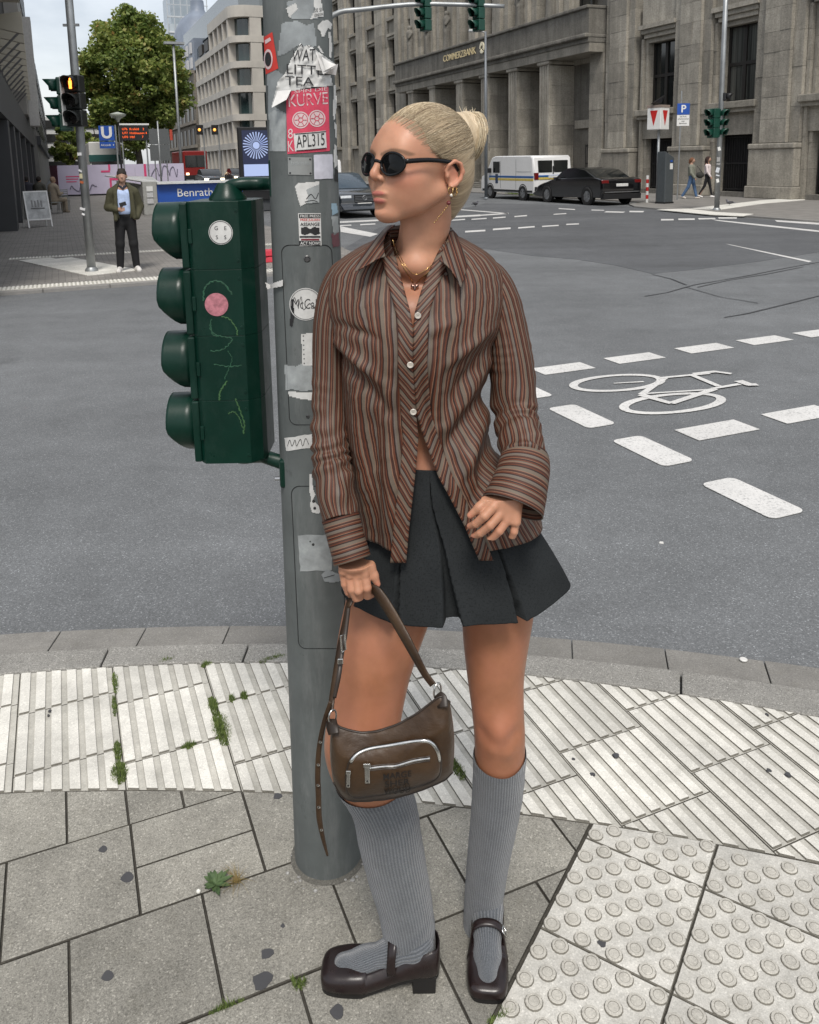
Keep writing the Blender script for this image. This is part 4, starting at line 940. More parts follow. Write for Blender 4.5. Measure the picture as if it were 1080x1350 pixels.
# ---- vehicles (local x forward)
def ringbody(b, prof, W, levels, cx=None):
    P = np.array(prof, float); c = P.mean(0); R = []
    for y, s_, dz in levels: R.append([(c[0]+(x-c[0])*s_, y*W, c[1]+(z-c[1])*(1-(1-s_)*1.0)+dz*(z > c[1])) for x, z in P])
    o = len(b.v); b.grid(R, cv=True); n_ = len(P); b.f += [tuple(o+j for j in range(n_)), tuple(o+(len(R)-1)*n_+j for j in range(n_))[::-1]]; b.mi += [b.cm]*2
    return b
LV = [(-1, .955, 0), (-.985, .982, 0), (-.94, 1, 0), (.94, 1, 0), (.985, .982, 0), (1, .955, 0)]
def wheel(car, x, y, r_, w_=.2):
    s_ = 1 if y > 0 else -1; D = Matrix.Translation((x, y, r_)) @ Matrix.Rotation(math.radians(-90*s_), 4, 'X')
    wl = empty('wheel', (x, y, r_)); par(wl, car)
    B().lathe([(r_*.62, -w_/2), (r_*.95, -w_/2), (r_, -w_*.3), (r_, w_*.3), (r_*.95, w_/2), (r_*.66, w_/2), (r_*.64, w_*.3)], 24, D).build('tyre', M_tyre, wl, smooth='auto')
    b = B().lathe([(r_*.65, w_*.34), (r_*.6, w_*.42), (r_*.2, w_*.3), (r_*.16, w_*.42), (.01, w_*.43)], 24, D)
    for k in range(7): b.box(-.025, .025, r_*.12, r_*.62, w_*.3, w_*.45, D @ Matrix.Rotation(k*2*math.pi/7, 4, 'Z'))
    b.build('rim', M_rim, wl)
def car(name, label, cat, loc, rz, body, glass, W, Wg, paint, wheels, wr, zw, extras, group=None):
    r = thing(name, label, cat, (0, 0, 0), group=group)
    if extras.get('soft', True): body = [tuple(q) for q in bez(list(body)+[body[0]], 60)[:-1]]
    b = ringbody(B(), body, W, LV).build('body', paint, r, smooth='auto', bevel=.0)
    g = ringbody(B(), glass, Wg, [(-1, .93, 0), (-.97, .97, 0), (-.9, 1, 0), (.9, 1, 0), (.97, .97, 0), (1, .93, 0)]).build('greenhouse', extras.get('gmat', M_glassd), r, smooth='auto')
    if 'roof' in extras: ringbody(B(), extras['roof'], Wg*.93, LV).build('roof', paint, r, smooth='auto')
    for x in wheels:
        for s_ in (-1, 1): wheel(r, x, s_*(W-.07), wr)
    for x in wheels:
        for s_ in (-1, 1): B().lathe([(wr*1.02, 0), (wr*1.16, 0), (wr*1.16, .006), (wr*1.02, .006)], 24, Matrix.Translation((x, s_*(W+.002)-(.006 if s_ > 0 else 0), wr+.02)) @ Matrix.Rotation(math.radians(-90), 4, 'X'), cap=False).build('wheel_arch', M_blk, r)
    for nm, a, m_ in extras['boxes']: B().box(*a).build(nm, m_, r, bevel=.012)
    r.location = tuple(map(float, loc)); r.rotation_euler = (0, 0, rz); return r
M_vanw = pm('van_white', (.74, .74, .73), .3, var=.03, coat=.5); M_carblk = pm('car_black', (.005, .005, .006), .09, var=.1, coat=1.); M_carnavy = pm('car_graphite', (.018, .022, .027), .2, coat=.8)
M_tail = pm('tail_lamp', (.14, .008, .008), .2); M_plate = pm('number_plate', (.6, .6, .58), .5); M_head = pm('head_lamp', (.75, .78, .8), .1, spec=.9); M_yel = pm('stripe_yellow', (.55, .42, .10), .4); M_sblue = pm('stripe_blue', (.02, .10, .30), .4)
RU = math.atan2(GD[1], GD[0])                        # heading along +u
van_body = [(-2.45, .32), (-2.48, .75), (-2.42, 1.25), (-2.33, 1.86), (-2.2, 1.95), (1.05, 1.97), (1.35, 1.9), (1.95, 1.18), (2.38, 1.02), (2.5, .75), (2.48, .32)]
van_glass = [(1.2, 1.15), (1.22, 1.82), (1.42, 1.84), (1.98, 1.2)]
ex = dict(soft=False, boxes=[('rear_window', (-2.44, -2.34, -.74, -.05, 1.22, 1.74), M_glassd), ('rear_window', (-2.44, -2.34, .05, .74, 1.22, 1.74), M_glassd), ('side_window', (.58, 1.22, .90, .969, 1.2, 1.72), M_glassd), ('blue_stripe', (-2.38, 1.6, .93, .964, .98, 1.08), M_sblue), ('yellow_stripe', (-2.38, 1.6, .93, .965, .86, .97), M_yel),
    ('blue_stripe', (-2.485, -2.44, -.85, .85, 1.02, 1.11), M_sblue), ('yellow_stripe', (-2.487, -2.44, -.85, .85, .92, 1.015), M_yel), ('tail_lamp', (-2.49, -2.36, .76, .945, .92, 1.22), M_tail), ('tail_lamp', (-2.49, -2.36, -.945, -.76, .92, 1.22), M_tail), ('number_plate', (-2.50, -2.46, -.27, .27, .98, 1.09), M_plate),
    ('bumper', (-2.53, -2.3, -.93, .93, .34, .62), M_blk), ('badge', (.75, 1.0, .93, .971, .72, 1.15), pm('badge_dark', (.03, .05, .10), .5)), ('mirror', (1.35, 1.5, .98, 1.16, 1.2, 1.42), M_blk), ('door_seam', (.5, .515, .9, .967, .5, 1.75), M_blk), ('wiper', (-2.452, -2.43, -.03, .03, 1.15, 1.5), M_blk), ('panel_seam', (-.9, -.888, .9, .967, .5, 1.8), M_blk), ('slide_rail', (-2.2, -.9, .9, .967, 1.25, 1.27), M_rim), ('sill_trim', (-2.3, 2.3, .9, .966, .36, .46), M_blk)])
car('delivery_van', 'white panel van with blue and yellow stripe parked before the portico', 'van', G(33.5, 19.85, RZ), RU, van_body, van_glass, .96, .88, M_vanw, (-1.5, 1.5), .33, 0, ex)
c_body = [(-2.33, .3), (-2.38, .62), (-2.34, .92), (-2.2, 1.02), (-1.6, 1.06), (.75, .98), (1.6, .84), (2.2, .68), (2.36, .5), (2.3, .25)]
c_glass = [(-1.95, 1.0), (-1.15, 1.34), (-.4, 1.44), (.15, 1.42), (.7, 1.22), (1.15, .95)]
ex = dict(boxes=[('number_plate', (-2.395, -2.34, -.27, .27, .72, .83), M_plate), ('tail_lamp', (-2.36, -2.1, .6, .90, .84, .97), M_tail), ('tail_lamp', (-2.36, -2.1, -.90, -.6, .84, .97), M_tail), ('bumper', (-2.42, -2.2, -.86, .86, .25, .45), M_blk), ('mirror', (.62, .78, .9, 1.05, .92, 1.06), M_carblk), ('window_trim', (-1.55, .75, .868, .893, 1.0, 1.012), M_rim), ('rear_bumper_edge', (-2.41, -2.3, -.8, .8, .5, .53), M_rim)])
car('parked_car', 'glossy black fastback car parked with its rear toward the crossing', 'car', G(28.55, 19.8, RZ), RU, c_body, c_glass, .92, .80, M_carblk, (-1.42, 1.45), .34, 0, ex)
m_body = [(-2.2, .3), (-2.3, .7), (-2.1, .95), (-1.2, 1.0), (.7, .95), (1.7, .86), (2.12, .74), (2.2, .5), (2.15, .22)]
m_glass = [(-1.9, .98), (-1.3, 1.42), (-.2, 1.47), (.25, 1.42), (1.05, .94)]
ex = dict(gmat=pm('car_glass_blue', (.035, .055, .075), .06), boxes=[('grille', (2.14, 2.215, -.36, .36, .50, .76), M_blk), ('number_plate', (2.19, 2.235, -.26, .26, .38, .49), M_plate), ('head_lamp', (1.95, 2.18, .46, .84, .56, .74), M_head), ('head_lamp', (1.95, 2.18, -.84, -.46, .56, .74), M_head), ('bumper', (2.05, 2.225, -.87, .87, .24, .36), M_carnavy), ('mirror', (.55, .7, .88, 1.04, .92, 1.06), M_carnavy), ('mirror', (.55, .7, -1.04, -.88, .92, 1.06), M_carnavy)]+
    [('grille_bar', (2.2, 2.222, -.34, .34, .54+.05*k, .552+.05*k), M_rim) for k in range(4)])
mc = car('waiting_car', 'dark saloon car with star badge facing the stop line behind her face', 'car', G(28.2, 9.1, RZ), RU+math.pi+math.radians(6), m_body, m_glass, .88, .78, M_carnavy, (-1.4, 1.4), .32, 0, ex)
b = B(); b.tube([(2.235, .075*math.cos(a), .65+.075*math.sin(a)) for a in np.linspace(0, 6.283, 17)[:-1]], .009, 6, close=True)
for k in range(3): a = math.radians(90+120*k); b.tube([(2.235, 0, .65), (2.235, .075*math.cos(a), .65+.075*math.sin(a))], .01, 6)
o = b.build('star_badge', M_rim, None); o.parent = mc
ex = dict(soft=False, boxes=[(nm, a, m_) for nm, a, m_ in [('rear_window', (-2.44, -2.34, -.74, .74, 1.22, 1.74), M_glassd), ('tail_lamp', (-2.49, -2.36, .76, .945, .92, 1.22), M_tail), ('tail_lamp', (-2.49, -2.36, -.945, -.76, .92, 1.22), M_tail), ('number_plate', (-2.50, -2.46, -.27, .27, .88, .99), M_plate), ('bumper', (-2.53, -2.3, -.93, .93, .34, .62), M_blk)]])
car('white_van', 'white van standing behind the dark saloon car in the side street', 'van', G(43.5, 12.6, RZ), RU, van_body, van_glass, .96, .88, M_vanw, (-1.5, 1.5), .33, 0, ex)
# bus and lorry far down the street
M_rbus = pm('bus_red', (.20, .01, .008), .35); M_glow = emit('vehicle_lamp', (1., .80, .5), 2.5)
def box_vehicle(name, label, cat, u, v, w_, h_, ln, paint, cab=None, lamp=True):
    r = thing(name, label, cat, G(u, v, RZ)); vb = [(v-w_/2, v+w_/2, u, u+ln, .35, h_)]
    GB(v-w_/2, v+w_/2, u, u+ln, RZ+.4, h_).build('body', paint, r, bevel=.08); GB(v-w_/2+.15, v+w_/2-.15, u-.03, u+.02, h_*.48, h_*(.86 if lamp else .60)).build('windscreen', M_glassd, r, bevel=.02); GB(v-w_/2-.02, v+w_/2+.02, u-.06, u+.2, .3, .75).build('bumper', M_blk, r)
    for s_ in (-1, 1):
        if lamp: GB(v+s_*w_*.36-.14, v+s_*w_*.36+.14, u-.08, u-.02, .78, .98).build('headlight', M_glow, r)
        for uu in (u+.9, u+ln-1.2): B().lathe([(.28, -.12), (.42, -.12), (.42, .12), (.28, .12)], 16, Matrix.Translation(tuple(G(uu, v+s_*(w_/2-.12), RZ+.42))) @ Matrix.Rotation(GA, 4, 'Z') @ Matrix.Rotation(math.radians(90), 4, 'Y')).build('wheel', M_tyre, r, smooth='auto')
    return r
box_vehicle('bus', 'red bus with lit headlights approaching far down the street', 'bus', 88, 13.3, 2.4, 3.2, 9, M_rbus)
bt = box_vehicle('box_lorry', 'white box lorry standing behind the lilac hoarding', 'lorry', 74, 3.9, 2.5, 3.8, 7, M_white, lamp=False); GB(2.62, 5.18, 73.9, 74.1, 2.2, 2.75).build('teal_band', pm('lorry_teal', (.03, .12, .11), .4), bt)
c2b = [(x*.95, z) for x, z in m_body]
for u, v, lab in ((72, 12.0, 'dark oncoming car with lit headlights ahead of the bus'), (80, 16.0, 'second dark oncoming car with headlights near the office corner')):
    cc = car('oncoming_car', lab, 'car', G(u, v, RZ), RU+math.pi, m_body, m_glass, .88, .78, M_carnavy, (-1.4, 1.4), .32, 0, dict(boxes=[('headlight', (2.0, 2.2, .5, .82, .56, .72), M_glow), ('headlight', (2.0, 2.2, -.82, -.5, .56, .72), M_glow), ('grille', (2.14, 2.22, -.4, .4, .45, .7), M_blk)]))
for x, y, lab in ((263, 171, 'amber signal lamp glowing on a far pole by the office block'), (283, 171, 'amber signal lamp glowing second on the far arm by the office block')):
    q = atY(x, y, 80.); r = thing('amber_signal', lab, 'traffic light', q); B().box(-.3, .3, 0, .3, -.45, .45, Matrix.Translation(q)).build('housing', M_blk, r); B().ell((q[0], q[1]-.02, q[2]), (.14, .06, .14), 10, 8).build('lens', emit('amber', (1., .40, .08), .9), r, smooth=True); B().tube([q+[.35, .1, .2], q+[.35, .1, -q[2]]], .07, 6).build('post', M_steel, r)
# ---- signs near the bank
p = gnd(893, 263); ps = thing('parking_sign', 'blue P parking sign with white plate on thin post before the bank', 'sign', p)
zt = atY(900, 150, p[1]); B().tube([p, (zt[0]-.05, p[1]+.03, 4.35)], .03, 8).build('post', M_steel, ps)
q0, q1 = atY(892, 166, p[1]), atY(909.5, 136, p[1]); w_, h_ = q1[0]-q0[0], q1[2]-q0[2]; MM = face_mat((q0[0], p[1]-.03, q0[2]), (1, 0, 0), (0, 0, 1))
B().box(0, w_, 0, h_*.48, -.01, 0, MM).build('text_plate', M_white, ps); B().box(0, w_, h_*.5, h_, -.01, 0, MM).build('blue_plate', M_blue, ps)
v_, f_ = text_geo('P', h_*.46, 'CENTER', .02, .002); B().add([(a+w_/2, b_+h_*.745, c+.004) for a, b_, c in v_], f_, MM).build('letter', M_white, ps)
for k, s_ in enumerate(('mit Park-', 'scheinautomat', 'oder', 'Bewohner')): v_, f_ = text_geo(s_, h_*.085, 'CENTER', .01, .001); B().add([(a+w_/2, b_+h_*(.41-.1*k), c+.003) for a, b_, c in v_], f_, MM).build('text_line', M_blk, ps)
p = gnd(866, 268); bx_ = thing('pharmacy_sign', 'white box sign with red downward triangles on a grey post', 'sign', p)
B().tube([p, p+[0, 0, 3.1]], .05, 10).build('post', M_steel, bx_, smooth=True); q = atY(867.5, 171, p[1]); MZ = Matrix.Translation((q[0], p[1], q[2])) @ Matrix.Rotation(math.radians(40), 4, 'Z')
B().box(-.29, .29, -.29, .29, 0, .86, MZ).build('box', M_white, bx_, bevel=.02); B().box(-.3, .3, -.3, .3, .80, .9, MZ).build('lid', pm('lid_brown', (.25, .2, .17), .6), bx_)
for a in range(4):
    T = MZ @ Matrix.Rotation(a*math.pi/2, 4, 'Z') @ Matrix.Translation((0, -.293, 0)) @ Matrix.Rotation(math.radians(90), 4, 'X'); B().prism([(-.16, .70), (.16, .70), (0, .14)], 0, .004, T).build('red_triangle', M_red, bx_)
B().add([tuple(MZ @ Vector(c)) for c in ((-.5, -.1, 1.0), (.5, .1, 1.3), (.45, .2, 1.02), (-.3, .15, .95))], [(0, 1, 2, 3)]).build('solar_panel', M_blk, bx_, solid=.03)
p = gnd(876, 268); mt = thing('parking_meter', 'dark grey slanted-top ticket machine beside the red bollard', 'ticket machine', p); MZ = Matrix.Translation(p) @ Matrix.Rotation(math.radians(35), 4, 'Z')
B().add([tuple(MZ @ Vector(c)) for c in ((-.25, -.2, 0), (.25, -.2, 0), (.25, .2, 0), (-.25, .2, 0), (-.25, -.2, 1.95), (.25, -.2, 1.72), (.25, .2, 1.72), (-.25, .2, 1.95))], [(3, 2, 1, 0), (4, 5, 6, 7), (0, 1, 5, 4), (1, 2, 6, 5), (2, 3, 7, 6), (3, 0, 4, 7)]).build('cabinet', pm('meter_grey', (.065, .075, .08), .45), mt, bevel=.03)
B().box(-.0, .16, -.212, -.2, 1.28, 1.5, MZ).build('display', M_white, mt); B().box(.02, .14, -.213, -.2, 1.55, 1.62, MZ).build('blue_label', M_blue, mt); B().box(-.27, .27, -.22, .22, 0, .06, MZ).build('foot', M_blk, mt)
p = gnd(853, 267); bo = thing('bollard', 'thin red and white banded bollard at the kerb corner', 'bollard', p)
for k in range(7): B().lathe([(.055, 0), (.055, .148)], 12, Matrix.Translation(p+np.array([0, 0, .15*k]))).build('band', M_red if k % 2 else M_white, bo, smooth='auto')
# ---- left: subway entrance, boards, hoarding
se = thing('subway_entrance', 'low subway stair wall with blue name band and pictogram pillar', 'subway entrance', G(32, 5))
M_sg = pm('entrance_grey', (.33, .33, .31), .6); M_cop = pm('coping_white', (.62, .63, .62), .3)
GB(2.85, 3.35, 31.7, 32.3, 0, 1.22).build('pillar', M_sg, se, bevel=.02); GB(3.36, 9.5, 31.95, 32.25, 0, .42).build('wall', pm('entr_low', (.06, .065, .07), .5), se)
GB(3.36, 6.5, 31.8, 32.2, .425, 1.10).build('blue_band', M_blue, se); GB(6.51, 9.5, 31.85, 32.2, .43, 1.10).build('dark_gate', pm('gate_black', (.012, .012, .013), .5), se); GB(3.36, 9.5, 31.6, 33.6, 1.105, 1.17).build('coping', M_cop, se)
GB(2.86, 3.1, 32.3, 46, 0, 1.05).build('side_wall', M_sg, se); B().add([tuple(G(*c)) for c in ((31.72, 2.84, 1.225), (31.72, 3.4, 1.225), (33.6, 3.4, 1.36), (46, 2.6, 1.32), (46, 2.3, 1.32))], [(0, 1, 2, 3, 4)]).build('side_coping', M_cop, se, solid=.04)
for k in range(3): GB(2.98, 3.2, 31.66, 31.7, .42+.22*k, .60+.22*k).build('pictogram', pm('picto', (.5, .5, .5), .5) if k < 2 else M_white, se)
v_, f_ = text_geo('Benrather', .42, 'LEFT', .0, .004); B().add(v_, f_, face_mat(G(31.78, 4.05, .76), tuple(G(0, 1)), (0, 0, 1))).build('station_name', M_white, se)
us = thing('subway_sign', 'blue square U subway sign on a slim post by the lamp', 'sign', G(42, 2.4))
GB(2.0, 2.68, 41.95, 42.05, 2.98, 3.66).build('panel', M_blue, us); GB(2.0, 2.68, 41.95, 42.05, 2.62, 2.93).build('name_plate', M_blue, us); B().tube([G(42.02, 2.75), G(42.02, 2.75, 3.7)], .04, 8).build('post', M_steel, us)
v_, f_ = text_geo('U', .72, 'CENTER', .035, .004); B().add(v_, f_, face_mat(G(41.94, 2.34, 3.32), tuple(G(0, 1)), (0, 0, 1))).build('letter', M_white, us)
v_, f_ = text_geo('Altstadt  4', .14, 'CENTER', .0, .004); B().add(v_, f_, face_mat(G(41.94, 2.34, 2.77), tuple(G(0, 1)), (0, 0, 1))).build('station_name', M_white, us)
la = pole('plaza_lamp', 'dark lamp post with flat disc shade beside the U sign', G(39.5, 2.72), .05, 3.75, M_blk, 'lamp post'); B().lathe([(.05, 3.7), (.12, 3.85), (.34, 3.98), (.36, 4.05), (.1, 4.12), (.02, 4.14)], 20, Matrix.Translation(tuple(G(39.5, 2.72)))).build('shade', pm('shade_pale', (.4, .42, .36), .4), la, smooth='auto')
ld = thing('departure_board', 'black LED departure board with glowing orange rows on two posts', 'display board', G(46, 3.9))
GB(3.2, 4.62, 45.9, 46.1, 3.1, 3.86).build('panel', M_blk, ld); GB(3.15, 4.67, 45.88, 46.12, 3.865, 3.95).build('top_rail', M_white, ld)
M_led = emit('led_orange', (1., .12, .015), .55)
for k, s_ in enumerate(('U76  Krefeld    2', 'U77  Holthausen 4', 'U70  Hbf        7')): v_, f_ = text_geo(s_, .16, 'LEFT', .0, .002); B().add(v_, f_, face_mat(G(45.89, 3.32, 3.66-.2*k), tuple(G(0, 1)), (0, 0, 1))).build('led_row', M_led, ld)
for v in (3.3, 4.5): B().tube([G(46, v), G(46, v, 3.1)], .04, 8).build('post', M_steel, ld)
gb = thing('grey_sign_boards', 'pair of plain grey sign board backs on posts by the hoarding', 'sign board', G(50, 5.7))
M_bk = pm('board_grey', (.10, .108, .11), .6); GB(5.05, 6.15, 50, 50.05, 2.98, 3.84).build('upper_board', M_bk, gb); GB(5.05, 6.15, 50, 50.05, 2.05, 2.95).build('lower_board', M_bk, gb)
for v in (5.3, 5.95): B().tube([G(50.1, v), G(50.1, v, 3.9)], .035, 6).build('post', M_steel, gb)
GB(6.2, 6.35, 50, 50.03, 3.2, 3.8).build('red_strip', pm('strip_red', (.45, .06, .03), .5), gb)
pole('tall_mast', 'thin tall grey mast with flat lamp rising beside the tree', G(58, 7.8), .10, 9.6, M_steel, 'lamp post'); GB(7.2, 8.5, 57.8, 58.3, 9.6, 9.75).build('lamp_head', M_steel, [o for o in scn.objects if o.name.startswith('tall_mast')][-1])
pole('bare_post', 'bare thin grey post in front of the lilac hoarding', G(48.5, 5.4), .05, 4.2, M_steel)
# hoarding panels
M_lil = pm('hoarding_lilac', (.50, .46, .58), .5, var=.08, scale=.8); M_pink = pm('hoarding_pink', (.62, .06, .17), .5, var=.05); M_gra = pm('graffiti_grey', (.16, .15, .20), .6)
ho = thing('hoarding', 'lilac printed hoarding with bold pink lines around the building site', 'hoarding', G(56, 4))
for k in range(5): GB(.1+1.52*k, .1+1.52*k+1.505, 56, 56.06, .1, 1.9).build('panel', M_lil, ho)
B().add([tuple(G(56.03, .09, .1)), tuple(G(56.03, .09, 1.9)), tuple(G(60, -.35, 1.9)), tuple(G(60, -.35, .1))], [(0, 1, 2, 3)]).build('end_panel', pm('hoarding_rose', (.62, .20, .34), .5), ho, solid=.04)
GB(0, 7.8, 56.07, 56.3, 0, .12).build('base_rail', M_blk, ho)
def hl(v0, v1, z0, z1): GB(v0, v1, 55.985, 55.999, z0, z1).build('pink_line', M_pink, ho)
hl(2.05, 3.2, 1.50, 1.62) if False else None
hl(2.62, 3.14, 1.42, 1.54); hl(3.06, 3.18, 1.545, 1.9); hl(3.08, 5.3, .92, 1.06); hl(3.08, 3.2, .15, .915); hl(5.2, 5.34, 1.065, 1.9)
for k in range(3): GB(.55, 1.35-.1*k, 55.985, 55.999, 1.18-.16*k, 1.24-.16*k).build('text_line', M_pink, ho)
def scribble(v0, z0, w_, h_, n_, seed):
    rg = random.Random(seed); P = [G(55.97, v0+w_*i/n_+rg.uniform(-.08, .08), z0+h_*rg.random()) for i in range(n_)]
    B().tube(bez(P, n_*5), .022, 5).build('graffiti', M_gra, ho)
scribble(5.5, 1.0, 1.9, .8, 14, 4); scribble(.75, .25, 1.7, .45, 12, 9)
# advertising screen
ad_ = thing('advertising_screen', 'black framed lit advertising screen showing a jet engine fan', 'advertising screen', G(45, 10))
GB(9.1, 11.0, 45.02, 45.3, .9, 3.72).build('frame', M_blk, ad_, bevel=.03); GB(9.6, 10.5, 45.05, 45.25, 0, .9).build('stand', M_blk, ad_)
GB(9.3, 10.9, 45.0, 45.018, 1.1, 3.55).build('screen', emit('screen_navy', (.012, .016, .04), .5), ad_)
MM = face_mat(G(44.995, 10.05, 2.75), tuple(G(0, 1)), (0, 0, 1)); b = B(); M_scr = emit('screen_white', (.22, .27, .42), .7)
for k in range(30):
    a = k*2*math.pi/26; b.prism([(.22*math.cos(a), .22*math.sin(a)), (.72*math.cos(a+.05), .72*math.sin(a+.05)), (.72*math.cos(a+.14), .72*math.sin(a+.14)), (.22*math.cos(a+.12), .22*math.sin(a+.12))], 0, .002, MM)
b.build('fan_blade_print', M_scr, ad_); B().lathe([(.19, 0), (.17, .004), (.12, .004)], 20, MM).build('hub_print', M_scr, ad_); B().box(-.72, .8, -1.63, -1.0, 0, .002, MM).build('pale_print', M_scr, ad_)
# red plastic barrier feet on the far kerb
p = gnd(352, 345); rf = thing('barrier_foot', 'two stacked red plastic barrier feet lying at the far kerb', 'barrier foot', p, GA)
for k in range(2): B().prism([(-.38, -.16), (.38, -.16), (.38, .16), (-.38, .16)], .0+.115*k, .105+.115*k, Matrix.Translation(p) @ Matrix.Rotation(GA+.12*k, 4, 'Z'), .05).build('foot', pm('barrier_red', (.50, .03, .05), .5), rf, bevel=.015)
# ---- café: board, chairs, table
p0, p1 = gnd(34, 300), gnd(66, 298); ab = thing('pavement_board', 'white A-frame pavement board with grey poster by the café', 'sign board', (p0+p1)/2)
w_ = np.linalg.norm((p1-p0)[:2]); dr = (p1-p0)/np.linalg.norm(p1-p0); 
for s_ in (-1, 1):
    nrm = np.array([-dr[1], dr[0], 0]); top = (p0+p1)/2+np.array([0, 0, 1.12]); bot = (p0+p1)/2+nrm*.28*s_; upv = top-bot; upv /= np.linalg.norm(upv)
    MM = face_mat(tuple(bot), tuple(dr*(1 if s_ < 0 else -1)), tuple(upv)); b = B()
    for a in ((-w_/2, -w_/2+.04, 0, 1.12), (w_/2-.04, w_/2, 0, 1.12), (-w_/2+.04, w_/2-.04, 1.08, 1.12), (-w_/2+.04, w_/2-.04, .22, .26)): b.box(a[0], a[1], a[2], a[3], -.015, .015, MM)
    b.build('frame', M_white, ab)
    B().box(-w_/2+.042, w_/2-.042, .262, 1.078, -.008, .006, MM).build('poster', pm('poster_grey', (.42, .43, .43), .5, var=.35, scale=5.), ab)
    if s_ < 0:
        for k in range(4): B().box(-.17+.09*k, -.12+.09*k, .62, .84-.02*(k % 2), .007, .009, MM).build('bottle_print', pm('print_dark', (.2, .2, .2), .5), ab); B().box(-.2, .2, .56, .6, .007, .009, MM).build('print_line', pm('print_dark', (.2, .2, .2), .5), ab)
M_ch = pm('café_chair_steel', (.20, .21, .20), .4, metal=.4)
def chair(p, rz, label, group):
    r = thing('cafe_chair', label, 'chair', p, rz, group); L = Matrix.Translation(p) @ Matrix.Rotation(rz, 4, 'Z')
    B().box(-.21, .21, -.21, .21, .43, .46, L).build('seat', M_ch, r, bevel=.01); b = B()
    for k in range(5): b = B().box(-.2, .2, .2, .22, .52+.075*k, .56+.075*k, L).build('back_slat', M_ch, r)
    for x in (-.2, .2):
        for y in (-.2, .21): B().tube([tuple(L @ Vector((x, y, 0))), tuple(L @ Vector((x, y, .88 if y > 0 else .44)))], .012, 6).build('leg', M_ch, r)
chair(gnd(85, 277), .5, 'empty metal café chair beside the seated group', None); chair(gnd(73, 282), 2.4, 'metal café chair under the person in the beige coat', None)
p = gnd(62, 274); tb = thing('cafe_table', 'small round café table among the seated people', 'table', p); B().lathe([(.36, .72), (.36, .75)], 20, Matrix.Translation(p)).build('table_top', M_ch, tb, smooth='auto'); B().tube([p, p+[0, 0, .72]], .03, 8).build('stem', M_ch, tb); B().lathe([(.22, 0), (.05, .05)], 14, Matrix.Translation(p)).build('foot', M_ch, tb)
# ================================================================== PEOPLE IN THE BACKGROUND
M_skin2 = pm('skin_far', (.42, .25, .18), .55, var=.06, scale=30)
def clothes(c, name): return pm('cloth_'+name, c, .85, var=.14, scale=14., bump=.25, bscale=60)
def person(label, loc, rz, sdfs, scale=1.):
    """sdfs: list of (name, material, h, fn(SDF)); local: x right, y back, z up; faces -y"""
    r = thing('person', label, 'person', loc, rz); L = np.array(Matrix.Rotation(rz, 3, 'Z'))
    for nm, mt_, h_, fn in sdfs:
        s_ = SDF((-.55, -.6, -.02), (.55, .6, 1.95), h_); fn(s_); V, Q = s_.mesh()
        np_obj(nm, (V*scale) @ L.T+np.array(loc), Q, mt_, r)
    return r
def shoe_f(pts):
    def f(s):
        for a, b_ in pts: s.cap(a, b_, .042, .038, .02)
        for a, b_ in pts: pass
    return f
# man with phone
def m_body(s):
    s.ell((0, -.035, 1.665), (.078, .098, .115), .02).ell((0, -.10, 1.60), (.05, .035, .055), .03).ell((0, -.145, 1.635), (.014, .022, .02), .012).cap((0, .02, 1.58), (0, .02, 1.44), .058, .07, .03)
    for sx in (-1, 1): s.ell((.08*sx, -.02, 1.65), (.015, .025, .034), .008)
    s.cap((-.1, .02, 1.38), (.1, .02, 1.38), .08, .08, .05).cap((0, .02, 1.4), (0, .02, 1.0), .12, .12, .05).cap((-.085, .01, .93), (-.112, -.0, .5), .06, .045, .01).cap((.085, .01, .93), (.112, -.0, .5), .06, .045, .01).cap((-.112, 0, .5), (-.133, .02, .1), .04, .035, .01).cap((.112, 0, .5), (.133, .02, .1), .04, .035, .01)
    s.cap((-.19, 0, 1.38), (-.24, .02, 1.12), .05, .042, .02).cap((-.24, .02, 1.12), (-.08, -.19, 1.09), .042, .032, .02)       # right arm to phone
    s.cap((.19, 0, 1.38), (.26, .05, 1.12), .05, .042, .02).cap((.26, .05, 1.12), (.17, -.05, .93), .04, .035, .02)
    s.ell((-.05, -.21, 1.09), (.035, .028, .045), .015)
    for k in range(4): s.cap((-.035, -.235, 1.065+.017*k), (.005, -.235, 1.07+.017*k), .0095, .008, .004)
    s.cap((-.06, -.22, 1.13), (-.02, -.245, 1.145), .011, .009, .006)
def m_hair(s): s.ell((0, -.028, 1.692), (.082, .104, .094), .01).ell((0, -.165, 1.612), (.10, .088, .082), .015, True).ell((0, -.03, 1.575), (.2, .2, .06), .01, True).cap((-.04, -.07, 1.765), (.04, -.07, 1.765), .022, .022, .02)
def m_shirt(s):
    s.cap((-.12, .0, 1.36), (.12, .0, 1.36), .085, .085, .06).cap((-.04, .0, 1.34), (-.04, .0, 1.07), .115, .115, .05).cap((.04, .0, 1.34), (.04, .0, 1.07), .115, .115, .05)
    s.D[:, :, :int(.985/s.h)] = 1
def m_collar(s): s.cap((-.03, -.09, 1.475), (-.075, -.03, 1.50), .018, .016, .01).cap((.03, -.09, 1.475), (.075, -.03, 1.50), .018, .016, .01).cap((-.075, -.03, 1.5), (0, .07, 1.52), .016, .016, .01).cap((.075, -.03, 1.5), (0, .07, 1.52), .016, .016, .01).cap((0, -.115, 1.44), (-.03, -.09, 1.475), .013, .018, .01).cap((0, -.115, 1.44), (.03, -.09, 1.475), .013, .018, .01)
